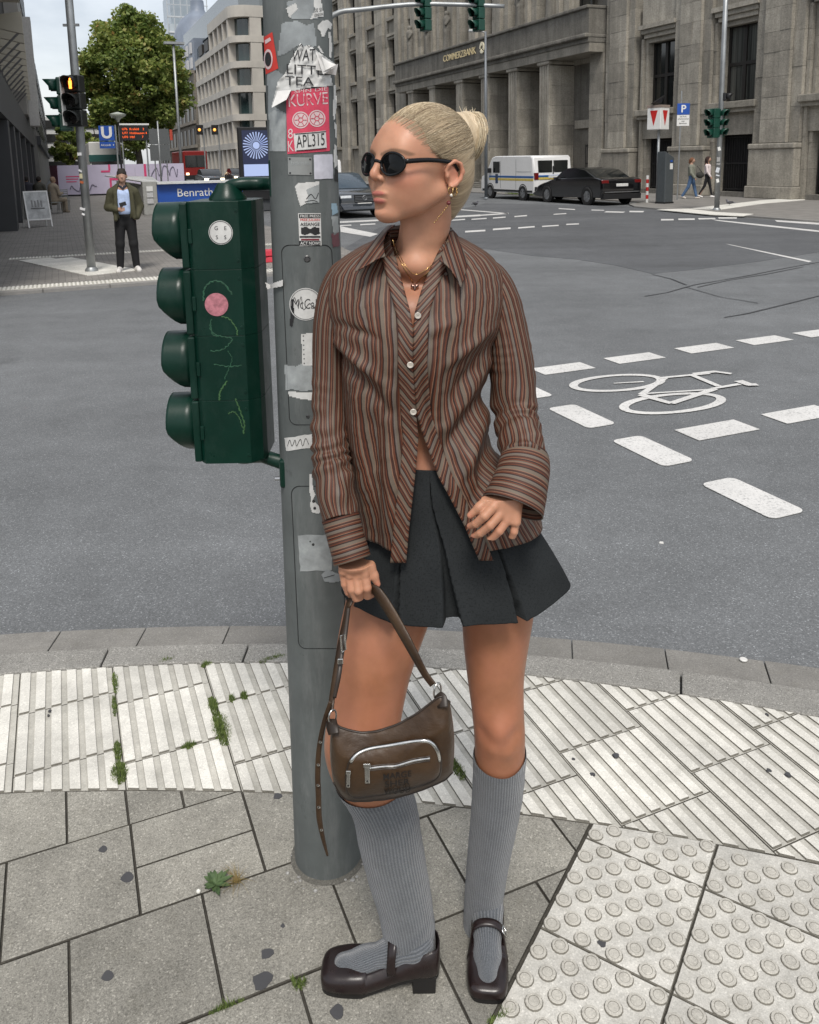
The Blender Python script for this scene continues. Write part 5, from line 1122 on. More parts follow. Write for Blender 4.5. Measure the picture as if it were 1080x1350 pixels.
def m_jacket(s):
    s.cap((-.16, .01, 1.375), (.16, .01, 1.375), .09, .09, .06).cap((0, .03, 1.38), (0, .03, 1.02), .18, .18, .06).ell((0, .0, 1.13), (.205, .16, .24), .05)
    s.ell((0, -.2, 1.2), (.115, .26, .5), .02, True)                       # open front
    s.cap((-.195, 0, 1.37), (-.26, .02, 1.13), .074, .066, .03).cap((-.26, .02, 1.12), (-.13, -.17, 1.09), .068, .05, .03)
    s.cap((.195, 0, 1.37), (.265, .05, 1.13), .074, .068, .03).cap((.265, .05, 1.12), (.2, -.06, .95), .066, .055, .03)
    s.cap((-.09, .03, 1.47), (-.13, -.07, 1.40), .035, .03, .03).cap((.09, .03, 1.47), (.13, -.07, 1.40), .035, .03, .03).cap((-.13, -.10, 1.36), (-.15, -.14, .92), .028, .035, .03).cap((.14, -.10, 1.36), (.16, -.12, .94), .028, .035, .03)
def m_trs(s):
    s.ell((0, .01, .96), (.165, .12, .10), .03).cap((-.06, .01, .86), (.06, .01, .86), .10, .10, .04)
    for sx in (-1, 1): s.cap((.085*sx, .01, .9), (.112*sx, -.01, .5), .098, .076, .03).cap((.112*sx, -.01, .5), (.135*sx, .02, .09), .076, .060, .02).ell((.112*sx, -.03, .47), (.07, .06, .07), .03)
def m_shoes(s):
    for sx in (-1, 1): s.cap((.138*sx, .05, .05), (.17*sx, -.15, .035), .047, .042, .02).cap((.136*sx, .04, .06), (.138*sx, .02, .12), .045, .045, .02).cap((.138*sx, .06, .018), (.172*sx, -.16, .018), .045, .045, .01)
pm_ = gnd(170, 357)
man = person('man in olive jacket looking down at the phone in his hand', pm_, math.radians(19), [('body', M_skin2, .0085, m_body), ('hair', clothes((.022, .017, .013), 'hair'), .0085, m_hair), ('polo_shirt', clothes((.42, .52, .74), 'polo'), .010, m_shirt), ('collar', clothes((.02, .025, .04), 'collar'), .007, m_collar),
    ('jacket', clothes((.055, .052, .026), 'olive'), .010, m_jacket), ('trousers', clothes((.006, .006, .007), 'blacktr'), .011, m_trs), ('shoes', clothes((.62, .60, .57), 'shoew'), .009, m_shoes)], .975)
L = Matrix.Translation(pm_) @ Matrix.Rotation(math.radians(19), 4, 'Z'); B().box(-.045, .02, -.258, -.25, 1.06, 1.17, L @ Matrix.Translation((.02, 0, 1.15)) @ Matrix.Rotation(math.radians(75), 4, 'Y') @ Matrix.Translation((0, 0, -1.15))).build('phone', M_blk, None, bevel=.006)
ph = scn.objects['phone']; tag(ph, 'black phone held in the hand of the man in olive jacket', 'phone')
# two women walking past the bank
def w_body(st, hair=False):
    def f(s):
        s.ell((0, -.02, 1.60), (.07, .088, .105), .02).ell((0, -.11, 1.58), (.012, .018, .018), .01).cap((0, .02, 1.53), (0, .02, 1.42), .045, .05, .02)
        s.cap((-.13, .02, 1.34), (.13, .02, 1.34), .06, .06, .04).cap((0, .02, 1.35), (0, .02, 1.0), .11, .11, .05)
        for sx in (-1, 1): s.cap((.07*sx, .0, .92), (.075*sx, -.11*sx*st, .5), .08, .055, .03).cap((.075*sx, -.11*sx*st, .5), (.075*sx, (-.2 if sx > 0 else .34)*st, .08), .05, .035, .02)
        for sx in (-1, 1): s.cap((.17*sx, .02, 1.34), (.21*sx, .05*sx*st+.02, 1.08), .042, .036, .02).cap((.21*sx, .05*sx*st+.02, 1.08), (.2*sx, .1*sx*st-.08, .86), .034, .026, .02).ell((.2*sx, .1*sx*st-.1, .82), (.024, .035, .045), .015)
    return f
def w_top(st, puff=0.):
    def f(s):
        s.cap((-.14, .02, 1.33), (.14, .02, 1.33), .075+puff, .075+puff, .05).cap((0, .01, 1.3), (0, .01, 1.02), .135+puff, .13+puff, .05)
        for sx in (-1, 1): s.cap((.17*sx, .02, 1.34), (.215*sx, .05*sx*st+.02, 1.08), .056+puff, .05+puff, .03).cap((.215*sx, .05*sx*st+.02, 1.08), (.2*sx, .1*sx*st-.06, .9), .048+puff, .04+puff, .02)
    return f
def w_trs(st, slim=.0):
    def f(s):
        s.ell((0, .01, .95), (.15, .115, .13), .03)
        for sx in (-1, 1): s.cap((.07*sx, .0, .9), (.075*sx, -.11*sx*st, .5), .095-slim, .068-slim, .03).cap((.075*sx, -.11*sx*st, .5), (.075*sx, (-.2 if sx > 0 else .34)*st, .12), .066-slim, .055-slim, .02)
    return f
def w_shoes(st):
    def f(s):
        for sx in (-1, 1):
            y = (-.2 if sx > 0 else .34)*st; lift = 0 if sx > 0 else .05*st
            s.cap((.075*sx, y+.03, .045+lift), (.08*sx, y-.13, .035), .042, .036, .02).cap((.075*sx, y+.01, .05+lift), (.075*sx, y, .1+lift), .04, .036, .02)
    return f
def w_hair(long):
    def f(s):
        s.ell((0, .015, 1.63), (.085, .1, .105), .01).ell((0, -.12, 1.57), (.075, .09, .1), .02, True).cap((0, .08, 1.6), (0, .10, 1.36 if long else 1.52), .06, .05, .04)
        if long: s.cap((.07, .03, 1.58), (.075, .0, 1.36), .035, .03, .03).cap((-.07, .03, 1.58), (-.075, .0, 1.36), .035, .03, .03)
    return f
rzw = math.atan2(-GD[0], GD[1])*1.0
face_u = math.radians(60)                                  # walking toward the corner, to the right
person('woman in grey-green jacket and blue jeans walking past the bank', gnd(911, 262), face_u, [('body', M_skin2, .014, w_body(1)), ('hair', clothes((.16, .07, .035), 'redhair'), .014, w_hair(False)), ('jacket', clothes((.20, .205, .165), 'sage'), .014, w_top(1, .02)), ('jeans', clothes((.07, .13, .24), 'jeans'), .014, w_trs(1)), ('shoes', clothes((.55, .5, .45), 'shoeb'), .014, w_shoes(1))], .98)
person('dark-haired woman in pale top and black trousers walking past the bank', gnd(932, 260.5), face_u, [('body', M_skin2, .014, w_body(.9)), ('hair', clothes((.035, .016, .012), 'brownhair'), .014, w_hair(True)), ('blouse', clothes((.66, .58, .57), 'blouse'), .014, w_top(.9)), ('trousers', clothes((.01, .01, .012), 'blk2'), .014, w_trs(.9, .012)), ('shoes', clothes((.7, .68, .66), 'shoew2'), .014, w_shoes(.9))], 1.0)
q = gnd(916, 262); tag(B().ell((q[0]+.1, q[1]-.25, .98), (.17, .09, .13), 12, 8).tube([(q[0]+.1-.14, q[1]-.25, 1.03), (q[0]-.02, q[1]-.2, 1.36), (q[0]+.22, q[1]-.22, 1.05)], .012, 6).build('shoulder_bag', clothes((.03, .03, .026), 'bagd'), smooth=True), 'dark shoulder bag carried by the woman in blue jeans', 'bag')
# seated café guests
def seated(s):
    s.ell((0, 0, 1.22), (.08, .095, .115), .02).cap((0, .02, 1.12), (0, .03, 1.02), .05, .06, .02)
def seat_coat(s):
    s.cap((-.16, .03, .98), (.16, .03, .98), .09, .09, .05).cap((0, .04, .95), (0, .05, .5), .19, .2, .05)
    for sx in (-1, 1): s.cap((.2*sx, .03, .97), (.25*sx, -.03, .7), .07, .065, .03).cap((.25*sx, -.03, .7), (.12*sx, -.25, .74), .06, .05, .03).cap((.1*sx, .0, .5), (.1*sx, -.38, .5), .09, .08, .03).cap((.1*sx, -.38, .5), (.1*sx, -.4, .1), .07, .055, .02).cap((.1*sx, -.4, .05), (.1*sx, -.5, .04), .045, .04, .02)
def seat_hair(s): s.ell((0, .02, 1.25), (.092, .105, .115), .01).ell((0, -.12, 1.19), (.08, .09, .1), .02, True)
for x, y, rz, hc, cc, lab in ((74, 281, math.radians(150), (.28, .19, .13), (.24, .20, .15), 'guest in beige coat seated with back turned at the café table'), (55, 277, math.radians(170), (.02, .015, .012), (.06, .058, .045), 'guest in dark olive coat seated at the café table'), (38, 275, math.radians(210), (.02, .018, .015), (.025, .025, .035), 'guest in navy jacket seated against the dark shop wall')):
    person(lab, gnd(x, y), rz, [('body', M_skin2, .018, seated), ('hair', clothes(hc, 'h%d' % x), .018, seat_hair), ('coat', clothes(cc, 'c%d' % x), .018, seat_coat)], 1.05)
# pigeons
def pigeon(x, y, rz, lab, z=0.):
    p = gnd(x, y, z); r = thing('pigeon', lab, 'bird', p, rz); L = np.array(Matrix.Rotation(rz, 3, 'Z')); s_ = SDF((-.2, -.1, 0), (.2, .1, .26), .006)
    s_.ell((0, 0, .11), (.10, .055, .058), .02).cap((.07, 0, .13), (.10, 0, .19), .035, .026, .02).ell((.105, 0, .205), (.03, .024, .025), .01).cap((.13, 0, .2), (.15, 0, .195), .007, .003, .004).cap((-.07, 0, .11), (-.19, 0, .095), .03, .014, .02)
    for sy in (-.02, .02): s_.cap((.0, sy, .07), (.01, sy, .01), .008, .006, .006).cap((.01, sy, .01), (.035, sy, .006), .006, .005, .003)
    V, Q = s_.mesh(); np_obj('body', V @ L.T+p, Q, pm('pigeon_grey', (.10, .10, .115), .7, var=.5, scale=18), r)
    for sy in (-1, 1): B().ell((0, 0, 0), (.10, .012, .042), 12, 6, Matrix.Translation(p) @ Matrix.Rotation(rz, 4, 'Z') @ Matrix.Translation((-.03, .052*sy, .12)) @ Matrix.Rotation(.15, 4, 'Y')).build('wing', pm('pigeon_wing', (.05, .05, .055), .7, var=.5, scale=18), r, smooth=True)
pigeon(962, 271, 2.8, 'dark pigeon standing on the white tactile strip'); pigeon(627, 272, .4, 'grey pigeon standing on the road before the lamp post', RZ)
# weeds at the foot of the lamp post
b = B(); 
for k in range(10):
    c_ = G(34.6+.35*k, 21.6, 0); blades(b, c_, .35, .25, 40, .28, 0, .012)
kind(b.build('verge_weeds', M_moss), 'stuff')
# ================================================================== FOREGROUND SIGNAL MAST
PB = gnd(433.4, 1126.); PT = atY(392.3, 5, PB[1]+.0); AXD = (PT-PB)/(PT[2]-PB[2])
def p_ax(z): return PB+AXD*z
def p_r(z): return .0868-.0055*z
def cyl_hit(x, y, off=0.):
    v = ray(x, y); z = CAM[2]
    t_ = None; tt = PB[1]/v[1]
    for _ in range(12):
        z = CAM[2]+v[2]*tt; c = p_ax(z); r_ = p_r(z)+off
        ox, oy = CAM[0]-c[0], CAM[1]-c[1]; a = v[0]**2+v[1]**2; b = ox*v[0]+oy*v[1]; cc_ = ox*ox+oy*oy-r_*r_; ds = b*b-a*cc_
        tt = (-b-math.sqrt(max(0, ds)))/a
    return CAM+v*tt
t = NT('mast_grey_paint'); v = t.wpos()
g1 = t.ramp(t.noise(5., 6, .65, v), [(.3, .78), (.7, 1.18)]); st_ = t.ramp(t.noise(9., 6, .7, t.vmul(v, (2.5, 2.5, .5))), [(.5, 0), (.75, .55)])
c = t.mix(1., (.103, .114, .112), g1, 'MULTIPLY'); c = t.mix(st_, c, (.20, .208, .205)); sc_ = t.ramp(t.noise(30., 7, .8, t.vmul(v, (1, 1, .6))), [(.60, 0), (.66, .5)]); c = t.mix(sc_, c, (.06, .066, .064))
t.set(Base_Color=c, Roughness=.62); t.b.inputs['Specular IOR Level'].default_value = .35; t.bump(t.noise(60., 5, .7, v), .12, .003); M_mast = t.m
mast = thing('signal_mast', 'thick grey steel signal mast covered in torn stickers', 'signal mast', PB)
zz = np.linspace(-.02, 4.4, 40); b = B().grid([[tuple(p_ax(z)+p_r(z)*np.array([math.cos(a), math.sin(a), 0])) for a in np.linspace(0, 2*math.pi, 49)[:-1]] for z in zz], cv=True)
b.build('shaft', M_mast, mast, smooth=True)
# crumbled mortar ring at the foot
b = B(); rr = random.Random(3)
for k in range(46):
    a = rr.uniform(0, 6.283); r_ = p_r(0)+rr.uniform(-.004, .022)*(1.4 if math.cos(a) < .3 else .9); s_ = rr.uniform(.002, .007); q = PB+np.array([math.cos(a)*r_, math.sin(a)*r_, s_*.2])
    b.ell(q, (s_, s_*rr.uniform(.6, 1), s_*.55), 6, 4)
b.build('mortar_crumbs', stone('mortar', (.34, .335, .32), .6, .4, 0), mast)
b = B().lathe([(p_r(0)+.011, .001), (p_r(0)+.006, .004), (p_r(0), .007)], 40, Matrix.Translation(PB), cap=False); b.build('mortar_collar', stone('mortar_dark', (.12, .115, .10), .6, .5, 0), mast, smooth=True)
q = [gnd(x, y)[:2] for x, y in ((392, 1150), (440, 1158), (434, 1168), (398, 1173))]
# outlines of the two access doors, lock
M_line = pm('door_gap', (.01, .012, .012), .8)
def rr_path(x0, y0, x1, y1, r_, lean):
    P = []
    for cx, cy, a0 in ((x1-r_, y0+r_, -90), (x1-r_, y1-r_, 0), (x0+r_, y1-r_, 90), (x0+r_, y0+r_, 180)):
        for k in range(6): a = math.radians(a0+18*k); P.append((cx+r_*math.cos(a)+(cy-y0)*lean, cy+r_*math.sin(a)))
    out = []
    for i in range(len(P)):
        a, c_ = P[i], P[(i+1) % len(P)]; n_ = max(1, int(math.hypot(a[0]-c_[0], a[1]-c_[1])/8)); out += [(a[0]+(c_[0]-a[0])*k/n_, a[1]+(c_[1]-a[1])*k/n_) for k in range(n_)]
    return out
for a in ((371, 323, 437, 560, 10, .047), (384, 641, 447, 855, 10, .047)):
    B().tube([cyl_hit(x, y, -.0002) for x, y in rr_path(*a)], .0012, 6, close=True).build('access_door_gap', M_line, mast)
for (x, y, r_) in ((405, 341, .0075), (406, 549, .004)):
    p = cyl_hit(x, y, .0); nrm = p-p_ax(p[2]); nrm /= np.linalg.norm(nrm); T = face_mat(tuple(p), tuple(np.cross((0, 0, 1), nrm)), (0, 0, 1)); B().lathe([(r_, -.002), (r_, .001), (r_*.75, .0022), (r_*.6, .0005), (.0008, .0005)], 16, T).build('lock', pm('lock_steel', (.09, .09, .09), .4, metal=.6), mast, smooth='auto')
# ---- stickers: sheets that follow the curved pole
def bil(q, s, t_): a, b_, c_, d_ = [np.array(x, float) for x in q]; return (a*(1-s)+b_*s)*(1-t_)+(d_*(1-s)+c_*s)*t_
def stk(quad, mat, off=.0008, n=10, name='sticker', parent=None, torn=0., seed=0):
    rg = random.Random(seed); L = []
    for i in range(n+1):
        row = []
        for j in range(n+1):
            s, t_ = j/n, i/n; p = bil(quad, s, t_)
            if torn and (i in (0, n) or j in (0, n)): p = p+np.array([rg.uniform(-torn, torn), rg.uniform(-torn, torn)])
            row.append(cyl_hit(p[0], p[1], off))
        L.append(row)
    return B().grid(L).build(name, mat, parent or mast, smooth=True)
def inpoly(x, y, P):
    r_ = False
    for i in range(len(P)):
        (x0, y0), (x1, y1) = P[i], P[i-1]
        if (y0 > y) != (y1 > y) and x < (x1-x0)*(y-y0)/(y1-y0)+x0: r_ = not r_
    return r_
def torn(P, mat, off=.001, cell=1.6, crumple=0., name='torn_paper', parent=None):
    xs = [p[0] for p in P]; ys = [p[1] for p in P]; nx, ny = int((max(xs)-min(xs))/cell)+1, int((max(ys)-min(ys))/cell)+1; b = B(); idx = {}
    def vert(i, j):
        if (i, j) not in idx:
            x, y = min(xs)+i*cell, min(ys)+j*cell; o = off+crumple*max(0, math.sin(x*.35+y*.22)+.6*math.sin(x*.13-y*.4))
            idx[(i, j)] = len(b.v); b.v.append(tuple(cyl_hit(x, y, o)))
        return idx[(i, j)]
    for i in range(nx):
        for j in range(ny):
            if inpoly(min(xs)+(i+.5)*cell, min(ys)+(j+.5)*cell, P): b.f.append((vert(i, j), vert(i, j+1), vert(i+1, j+1), vert(i+1, j))); b.mi.append(0)
    return b.build(name, mat, parent or mast, smooth=True)
def stext(quad, txt, mat, off=.0016, bold=.0, name='lettering', fill=1.):
    v_, f_ = text_geo(txt, 1., 'CENTER', bold, 0.); xs = [p[0] for p in v_]; ys = [p[1] for p in v_]; x0, x1, y0, y1 = min(xs), max(xs), min(ys), max(ys)
    out = []
    for p in v_: q = bil(quad, .5+((p[0]-x0)/(x1-x0)-.5)*fill, 1-(p[1]-y0)/(y1-y0)); out.append(cyl_hit(q[0], q[1], off))
    b = B(); b.v = [tuple(o) for o in out]; b.f = f_; b.mi = [0]*len(f_); return b.build(name, mat, mast)
def sdisc(x, y, r_, mat, off=.001, r0=0., name='disc_print', n=28, sy=1.):
    L = [[cyl_hit(x+rr_*math.cos(a), y+rr_*math.sin(a)*sy, off) for a in np.linspace(0, 2*math.pi, n+1)] for rr_ in ((r0 if r0 else .3), r_*.5+r0*.5, r_)]; return B().grid(L).build(name, mat, mast, smooth=True)
def sline(pts, w_, mat, off=.0018, name='pen_line', n=None):
    P = bez(pts, n or len(pts)*6); return B().tube([cyl_hit(p[0], p[1], off) for p in P], w_, 5).build(name, mat, mast)
def paper(name, c, var=.12, dirt=.35, sc=40.): return pm(name, c, .75, var=var, scale=sc, dirt=dirt)
K_w = paper('sticker_white', (.58, .58, .56)); K_g = paper('sticker_faded', (.30, .32, .32), .25, .3, 30.); K_k = pm('print_black', (.015, .015, .016), .6); K_r = paper('sticker_red', (.52, .035, .025), .12, .1); K_p = paper('sticker_pink', (.56, .055, .10), .15, .12); K_pw = paper('print_pale', (.60, .47, .47), .12, .15)
K_pl = pm('metal_label', (.30, .31, .30), .4, metal=.5); K_gl = paper('sticker_glue', (.24, .26, .265), .3, .25, 18.)
torn([(378, 2), (400, -4), (424, -4), (420, 24), (405, 25), (384, 24), (380, 14)], K_gl, .0006); torn([(372, 30), (392, 27), (404, 33), (414, 30), (418, 60), (403, 66), (395, 58), (378, 70), (366, 74), (368, 55)], K_gl, .0006)
torn([(377, 10), (390, 4), (393, 12), (386, 18), (382, 24)], K_w, .001); torn([(414, 0), (423, -2), (427, 21), (409, 25), (415, 14)], K_w, .001)
stext([(414, 11), (424, 10), (424, 15), (414, 16)], 'DE SI', K_k, .002); stext([(414, 18), (426, 16.5), (426, 20), (415, 22)], 'LONDON', K_k, .002, .01)
torn([(419, 34), (425, 27), (433, 26), (438, 32), (436, 40), (433, 36), (430, 42), (428, 48), (424, 48), (423, 41), (419, 38)], K_w, .001, 1.); torn([(433, 42), (436, 42), (438, 60), (437, 76), (434, 75), (434, 58)], K_w, .001, 1.); torn([(419, 62), (421, 60), (427, 70), (424, 70)], K_w, .001, 1.)
stk([(347.5, 49), (359, 42), (367, 90), (350.5, 98)], K_r, .0012, name='red_sticker'); sdisc(353.6, 78, 5.8, K_pw, .0018, 4.3, sy=2.3); sdisc(353.4, 78, 4.0, K_k, .0018, sy=2.3)
stk([(349, 53), (356, 49), (357.5, 53), (350, 58)], K_pw, .002, 3)
torn([(352, 95), (364, 92), (376, 100), (372, 118), (362, 140), (377, 150), (378, 200), (356, 200), (354, 140)], K_gl, .0005); torn([(354, 150), (362, 145), (376, 150), (376, 200), (360, 200), (358, 185)], K_g, .0007)
torn([(391, 66), (396, 57), (399, 62), (406, 59), (413, 63), (421, 69), (441, 83), (437, 92), (436, 100), (439, 113), (408, 115), (379, 121), (371, 128), (358, 141.5), (364, 119), (366, 108), (377, 95), (383, 80)], K_w, .0016, 1.3, .0022)
stext([(386, 66), (416, 64), (416, 80), (384, 80)], 'WAT', K_k, .0052, .0); stext([(378, 84), (437, 88), (437, 99), (378, 97)], 'LITTLE', K_k, .0052, .0); stext([(376, 100), (414, 102), (414, 113), (376, 112)], 'TEA', K_k, .0052, .0); stext([(394, 57), (411, 60), (411, 63), (393, 62)], 'A V', K_k, .0050)
# loose curling flaps of the torn poster
def flap(P3, mat=None): b = B(); L = []; 
K_fl = paper('paper_flap', (.62, .61, .59), .08, .15)
for quad, lift in (([(416, 68), (432, 80), (445, 86), (426, 98)], (.003, .006, .022, .012)), ([(424, 95), (446, 84), (443, 99), (430, 97)], (.01, .024, .016, .006)), ([(366, 120), (384, 118), (378, 131), (358, 142)], (.002, .004, .014, .024)), ([(418, 70), (424, 74), (430, 94), (416, 92)], (.002, .014, .012, .003))):
    L = [[None]*7 for _ in range(7)]
    for i in range(7):
        for j in range(7):
            s, t_ = j/6, i/6; p = bil(quad, s, t_); lf = bil([(l_, 0) for l_ in lift], s, t_)[0]; L[i][j] = cyl_hit(min(p[0], 436.5) if lift[2] > .02 and p[0] > 436.5 else p[0], p[1], .002+lf+.0015*math.sin(5*s+3*t_)) if p[0] < 437 else cyl_hit(436, p[1], .002+lf)+np.array([(p[0]-436)*.0016, 0, 0])
    B().grid(L).build('loose_flap', K_fl, mast, smooth=True)
stk([(377, 121), (433, 114), (435, 199), (379, 203)], K_p, .0011, 14, 'pink_sticker')
stext([(380, 125), (432, 121), (432.5, 137), (381, 141)], 'KURVE', K_pw, .0017, -.0); stext([(381, 128), (431, 124), (431.5, 134.5), (382, 138)], 'KURVE', K_p, .0022, -.012, fill=.97); stext([(388, 118.5), (432, 114.5), (432, 119), (388, 123)], 'SPIN DIE', K_pw, .0017)
for x, y in ((396.5, 158), (418, 156)):
    sdisc(x, y, 11.2, K_pw, .0017, 9.6); sdisc(x, y, 8.6, K_pw, .0017); sdisc(x, y, 3.4, K_p, .0022, 2.4)
    for a in range(6): c_, s_ = math.cos(a*1.047), math.sin(a*1.047); sline([(x+3.5*c_, y+3.5*s_), (x+8*c_, y+8*s_)], .0006, K_p, .0022, 'spoke_print', 4)
stext([(379.5, 186), (387, 185), (387.5, 199), (380, 200)], 'K', K_pw, .0017); stext([(379.5, 170), (386, 169), (386.5, 182), (380, 183)], '8', K_pw, .0017)
stk([(387, 176), (429.5, 172), (431, 195), (389, 199.5)], K_w, .0020, 8, 'white_label'); stext([(389, 178.5), (429, 175), (429.5, 191), (390, 195.5)], 'APL315', K_k, .0026, .0, 'handwriting', .94)
sline([(389, 176.5), (410, 175), (430, 173)], .0008, K_k, .0026); sline([(391, 198.5), (410, 197), (430, 195)], .0008, K_k, .0026)
stk([(379.5, 207), (411, 207.5), (411.5, 231), (380, 230)], K_pl, .0014, 6, 'metal_label')
for x, y in ((382, 209.5), (409, 210), (382.5, 228), (409.5, 228.5)): sdisc(x, y, 1.3, K_k, .002, n=10)
stext([(384, 212), (408, 212), (408, 217), (384, 217)], 'bdenlb', K_g, .0022)
stk([(413.5, 204), (438.5, 203), (439.5, 235), (414.5, 236.5)], paper('sticker_lilac', (.52, .52, .58)), .0012, 6, torn=.3)
torn([(389, 246), (394, 241), (412, 240), (421, 239), (421, 267), (404, 268), (396, 272), (393, 262)], K_w, .001, 1.); torn([(404, 250), (413, 246), (421, 243), (421, 267), (404, 268), (407, 260)], K_g, .0014, 1.); sline([(404, 262), (410, 256), (416, 262), (420, 254)], .0007, K_k); sline([(402, 266), (412, 264), (419, 266)], .0006, K_k)
stk([(393, 281), (423, 281), (424, 323.5), (395, 324.5)], K_w, .0012, 8, 'protest_sticker')
for k, (s_, y0, y1, m_) in enumerate((('FREE PRESS', 283, 286.6, K_w), ('FREE JULIAN', 288.2, 292, K_r), ('ASSANGE', 293.2, 297.6, K_k), ('ACT NOW!', 318.4, 322.6, K_w))):
    if m_ is K_w: stk([(394.2, y0-1), (422.6, y0-1), (422.6, y1+1), (394.4, y1+1)], K_k, .0016, 4, 'dark_bar')
    stext([(396, y0), (421.5, y0), (421.5, y1), (396, y1)], s_, m_, .0022, .012)
torn([(397, 300), (404, 299), (409, 302), (414, 299), (421, 300), (422, 308), (415, 310), (409, 307), (402, 310), (397, 308)], K_k, .0017, .9, name='portrait_print'); stk([(395, 311), (422.5, 311), (422.8, 313.5), (395.2, 313.5)], K_k, .0016, 3, 'dark_bar'); stk([(397, 314.6), (421, 314.6), (421, 317), (397, 317)], pm('print_wine', (.16, .02, .03), .6), .0016, 3, 'wine_bar')
sdisc(403, 401, 21.5, K_w, .0012, name='round_sticker'); sdisc(403, 401, 20.3, K_k, .0017, 19.7, n=40)
v_ = stext([(386, 394), (420, 394), (420, 407), (386, 407)], 'McCall', K_k, .0018, -.012, 'script', 1.); sline([(385, 409), (388, 392), (393, 404), (397, 391), (400, 408), (408, 400), (414, 405), (421, 398)], .0006, K_k)
torn([(397, 440), (414, 439), (416, 482), (399, 482)], K_w, .001, 1.3, name='dotted_sticker')
for k in range(7): sdisc(400+.2*k, 443+6*k, .9, K_k, .0016, n=8)
torn([(375, 481), (390, 483), (401, 478), (414, 484), (414, 514), (400, 516), (384, 513), (377, 515)], K_g, .0009, 1.4); torn([(380, 516), (414, 518), (414, 528), (397, 526), (381, 522)], K_w, .0009, 1.3)
stk([(375, 578), (411, 572), (412, 590), (377, 595)], K_w, .0012, 8, torn=.6, seed=4); sline([(379, 588), (382, 580), (385, 588), (389, 580), (391, 588), (396, 579), (399, 588), (403, 578), (407, 586)], .0006, K_k)
torn([(408, 625), (411, 625), (413, 645), (416, 652), (412, 660), (418, 664), (424, 672), (421, 677), (412, 676), (409, 668), (410, 656), (408, 648)], K_w, .0012, 1.); sdisc(413.5, 661, 2, K_k, .0018, n=8); sdisc(415, 670, 2, K_k, .0018, n=8)
stk([(393, 705.5), (436, 705), (438, 752), (396, 753)], K_g, .0012, 8, torn=.7, seed=8); sdisc(413, 718, 1.8, K_k, .0016, n=8); sdisc(409, 714, 1.1, K_k, .0016, n=8)
torn([(424, 758), (430, 751), (438, 753), (447, 757), (449, 766), (440, 768), (428, 767)], K_gl, .002, 1.); sline([(427, 762), (434, 760), (441, 758)], .0007, K_k, .003)
torn([(350, 372), (356, 375), (366, 371), (373, 369), (373, 377), (364, 379), (352, 381)], K_fl, .006, 1.); torn([(384, 395), (387, 394), (388, 418), (385, 432), (382, 428)], K_k, .001, 1.)
for P, m_ in (([(441, 190), (444, 192), (445, 218), (441, 222), (440, 205)], K_w), ([(442, 222), (446, 224), (446, 240), (441, 238)], K_k), ([(437, 268), (444, 268), (446, 280), (438, 284)], paper('sticker_sky', (.28, .40, .48))), ([(437, 285), (446, 285), (447, 306), (440, 310)], K_g), ([(437, 308), (447, 306), (448, 324), (439, 326)], paper('sticker_wine', (.13, .05, .06))), ([(440, 112), (443, 112), (444, 140), (441, 160), (439, 150)], K_w), ([(441, 160), (444, 165), (444, 182), (442, 180)], K_w)): torn(P, m_, .0008, 1.)
# ---------------------------------------------------------------- green signal hung on the mast
YL = PB[1]-.055
tl = thing('hanging_signal', 'dark green four-lens signal seen from the side on the mast', 'traffic light', atY(300, 612, YL))
A0, A1 = atY(250, 266, YL), atY(262, 612, YL); zt, zb = A0[2], A1[2]
xl = (atY(250, 266, YL)[0]+atY(259, 612, YL)[0])/2; xr = (atY(334, 266, YL)[0]+atY(347, 612, YL)[0])/2
t = NT('signal_housing'); v = t.wpos()
g1 = t.ramp(t.noise(7., 5, .65, v), [(.3, .8), (.7, 1.2)]); dust = t.ramp(t.noise(22., 7, .75, t.vmul(v, (1, 1, .5))), [(.48, 0), (.78, .34)])
c = t.mix(1., (.0020, .022, .0140), g1, 'MULTIPLY'); c = t.mix(dust, c, (.03, .055, .045)); t.set(Base_Color=c, Roughness=t.ramp(t.noise(12., 5, .6, v), [(.3, .26), (.7, .42)])); t.b.inputs['Specular IOR Level'].default_value = .28; t.bump(t.noise(180., 3, .5, v), .06, .002); M_hs = t.m
mh = (zt-zb)/4; wd = xr-xl; dpt = .17
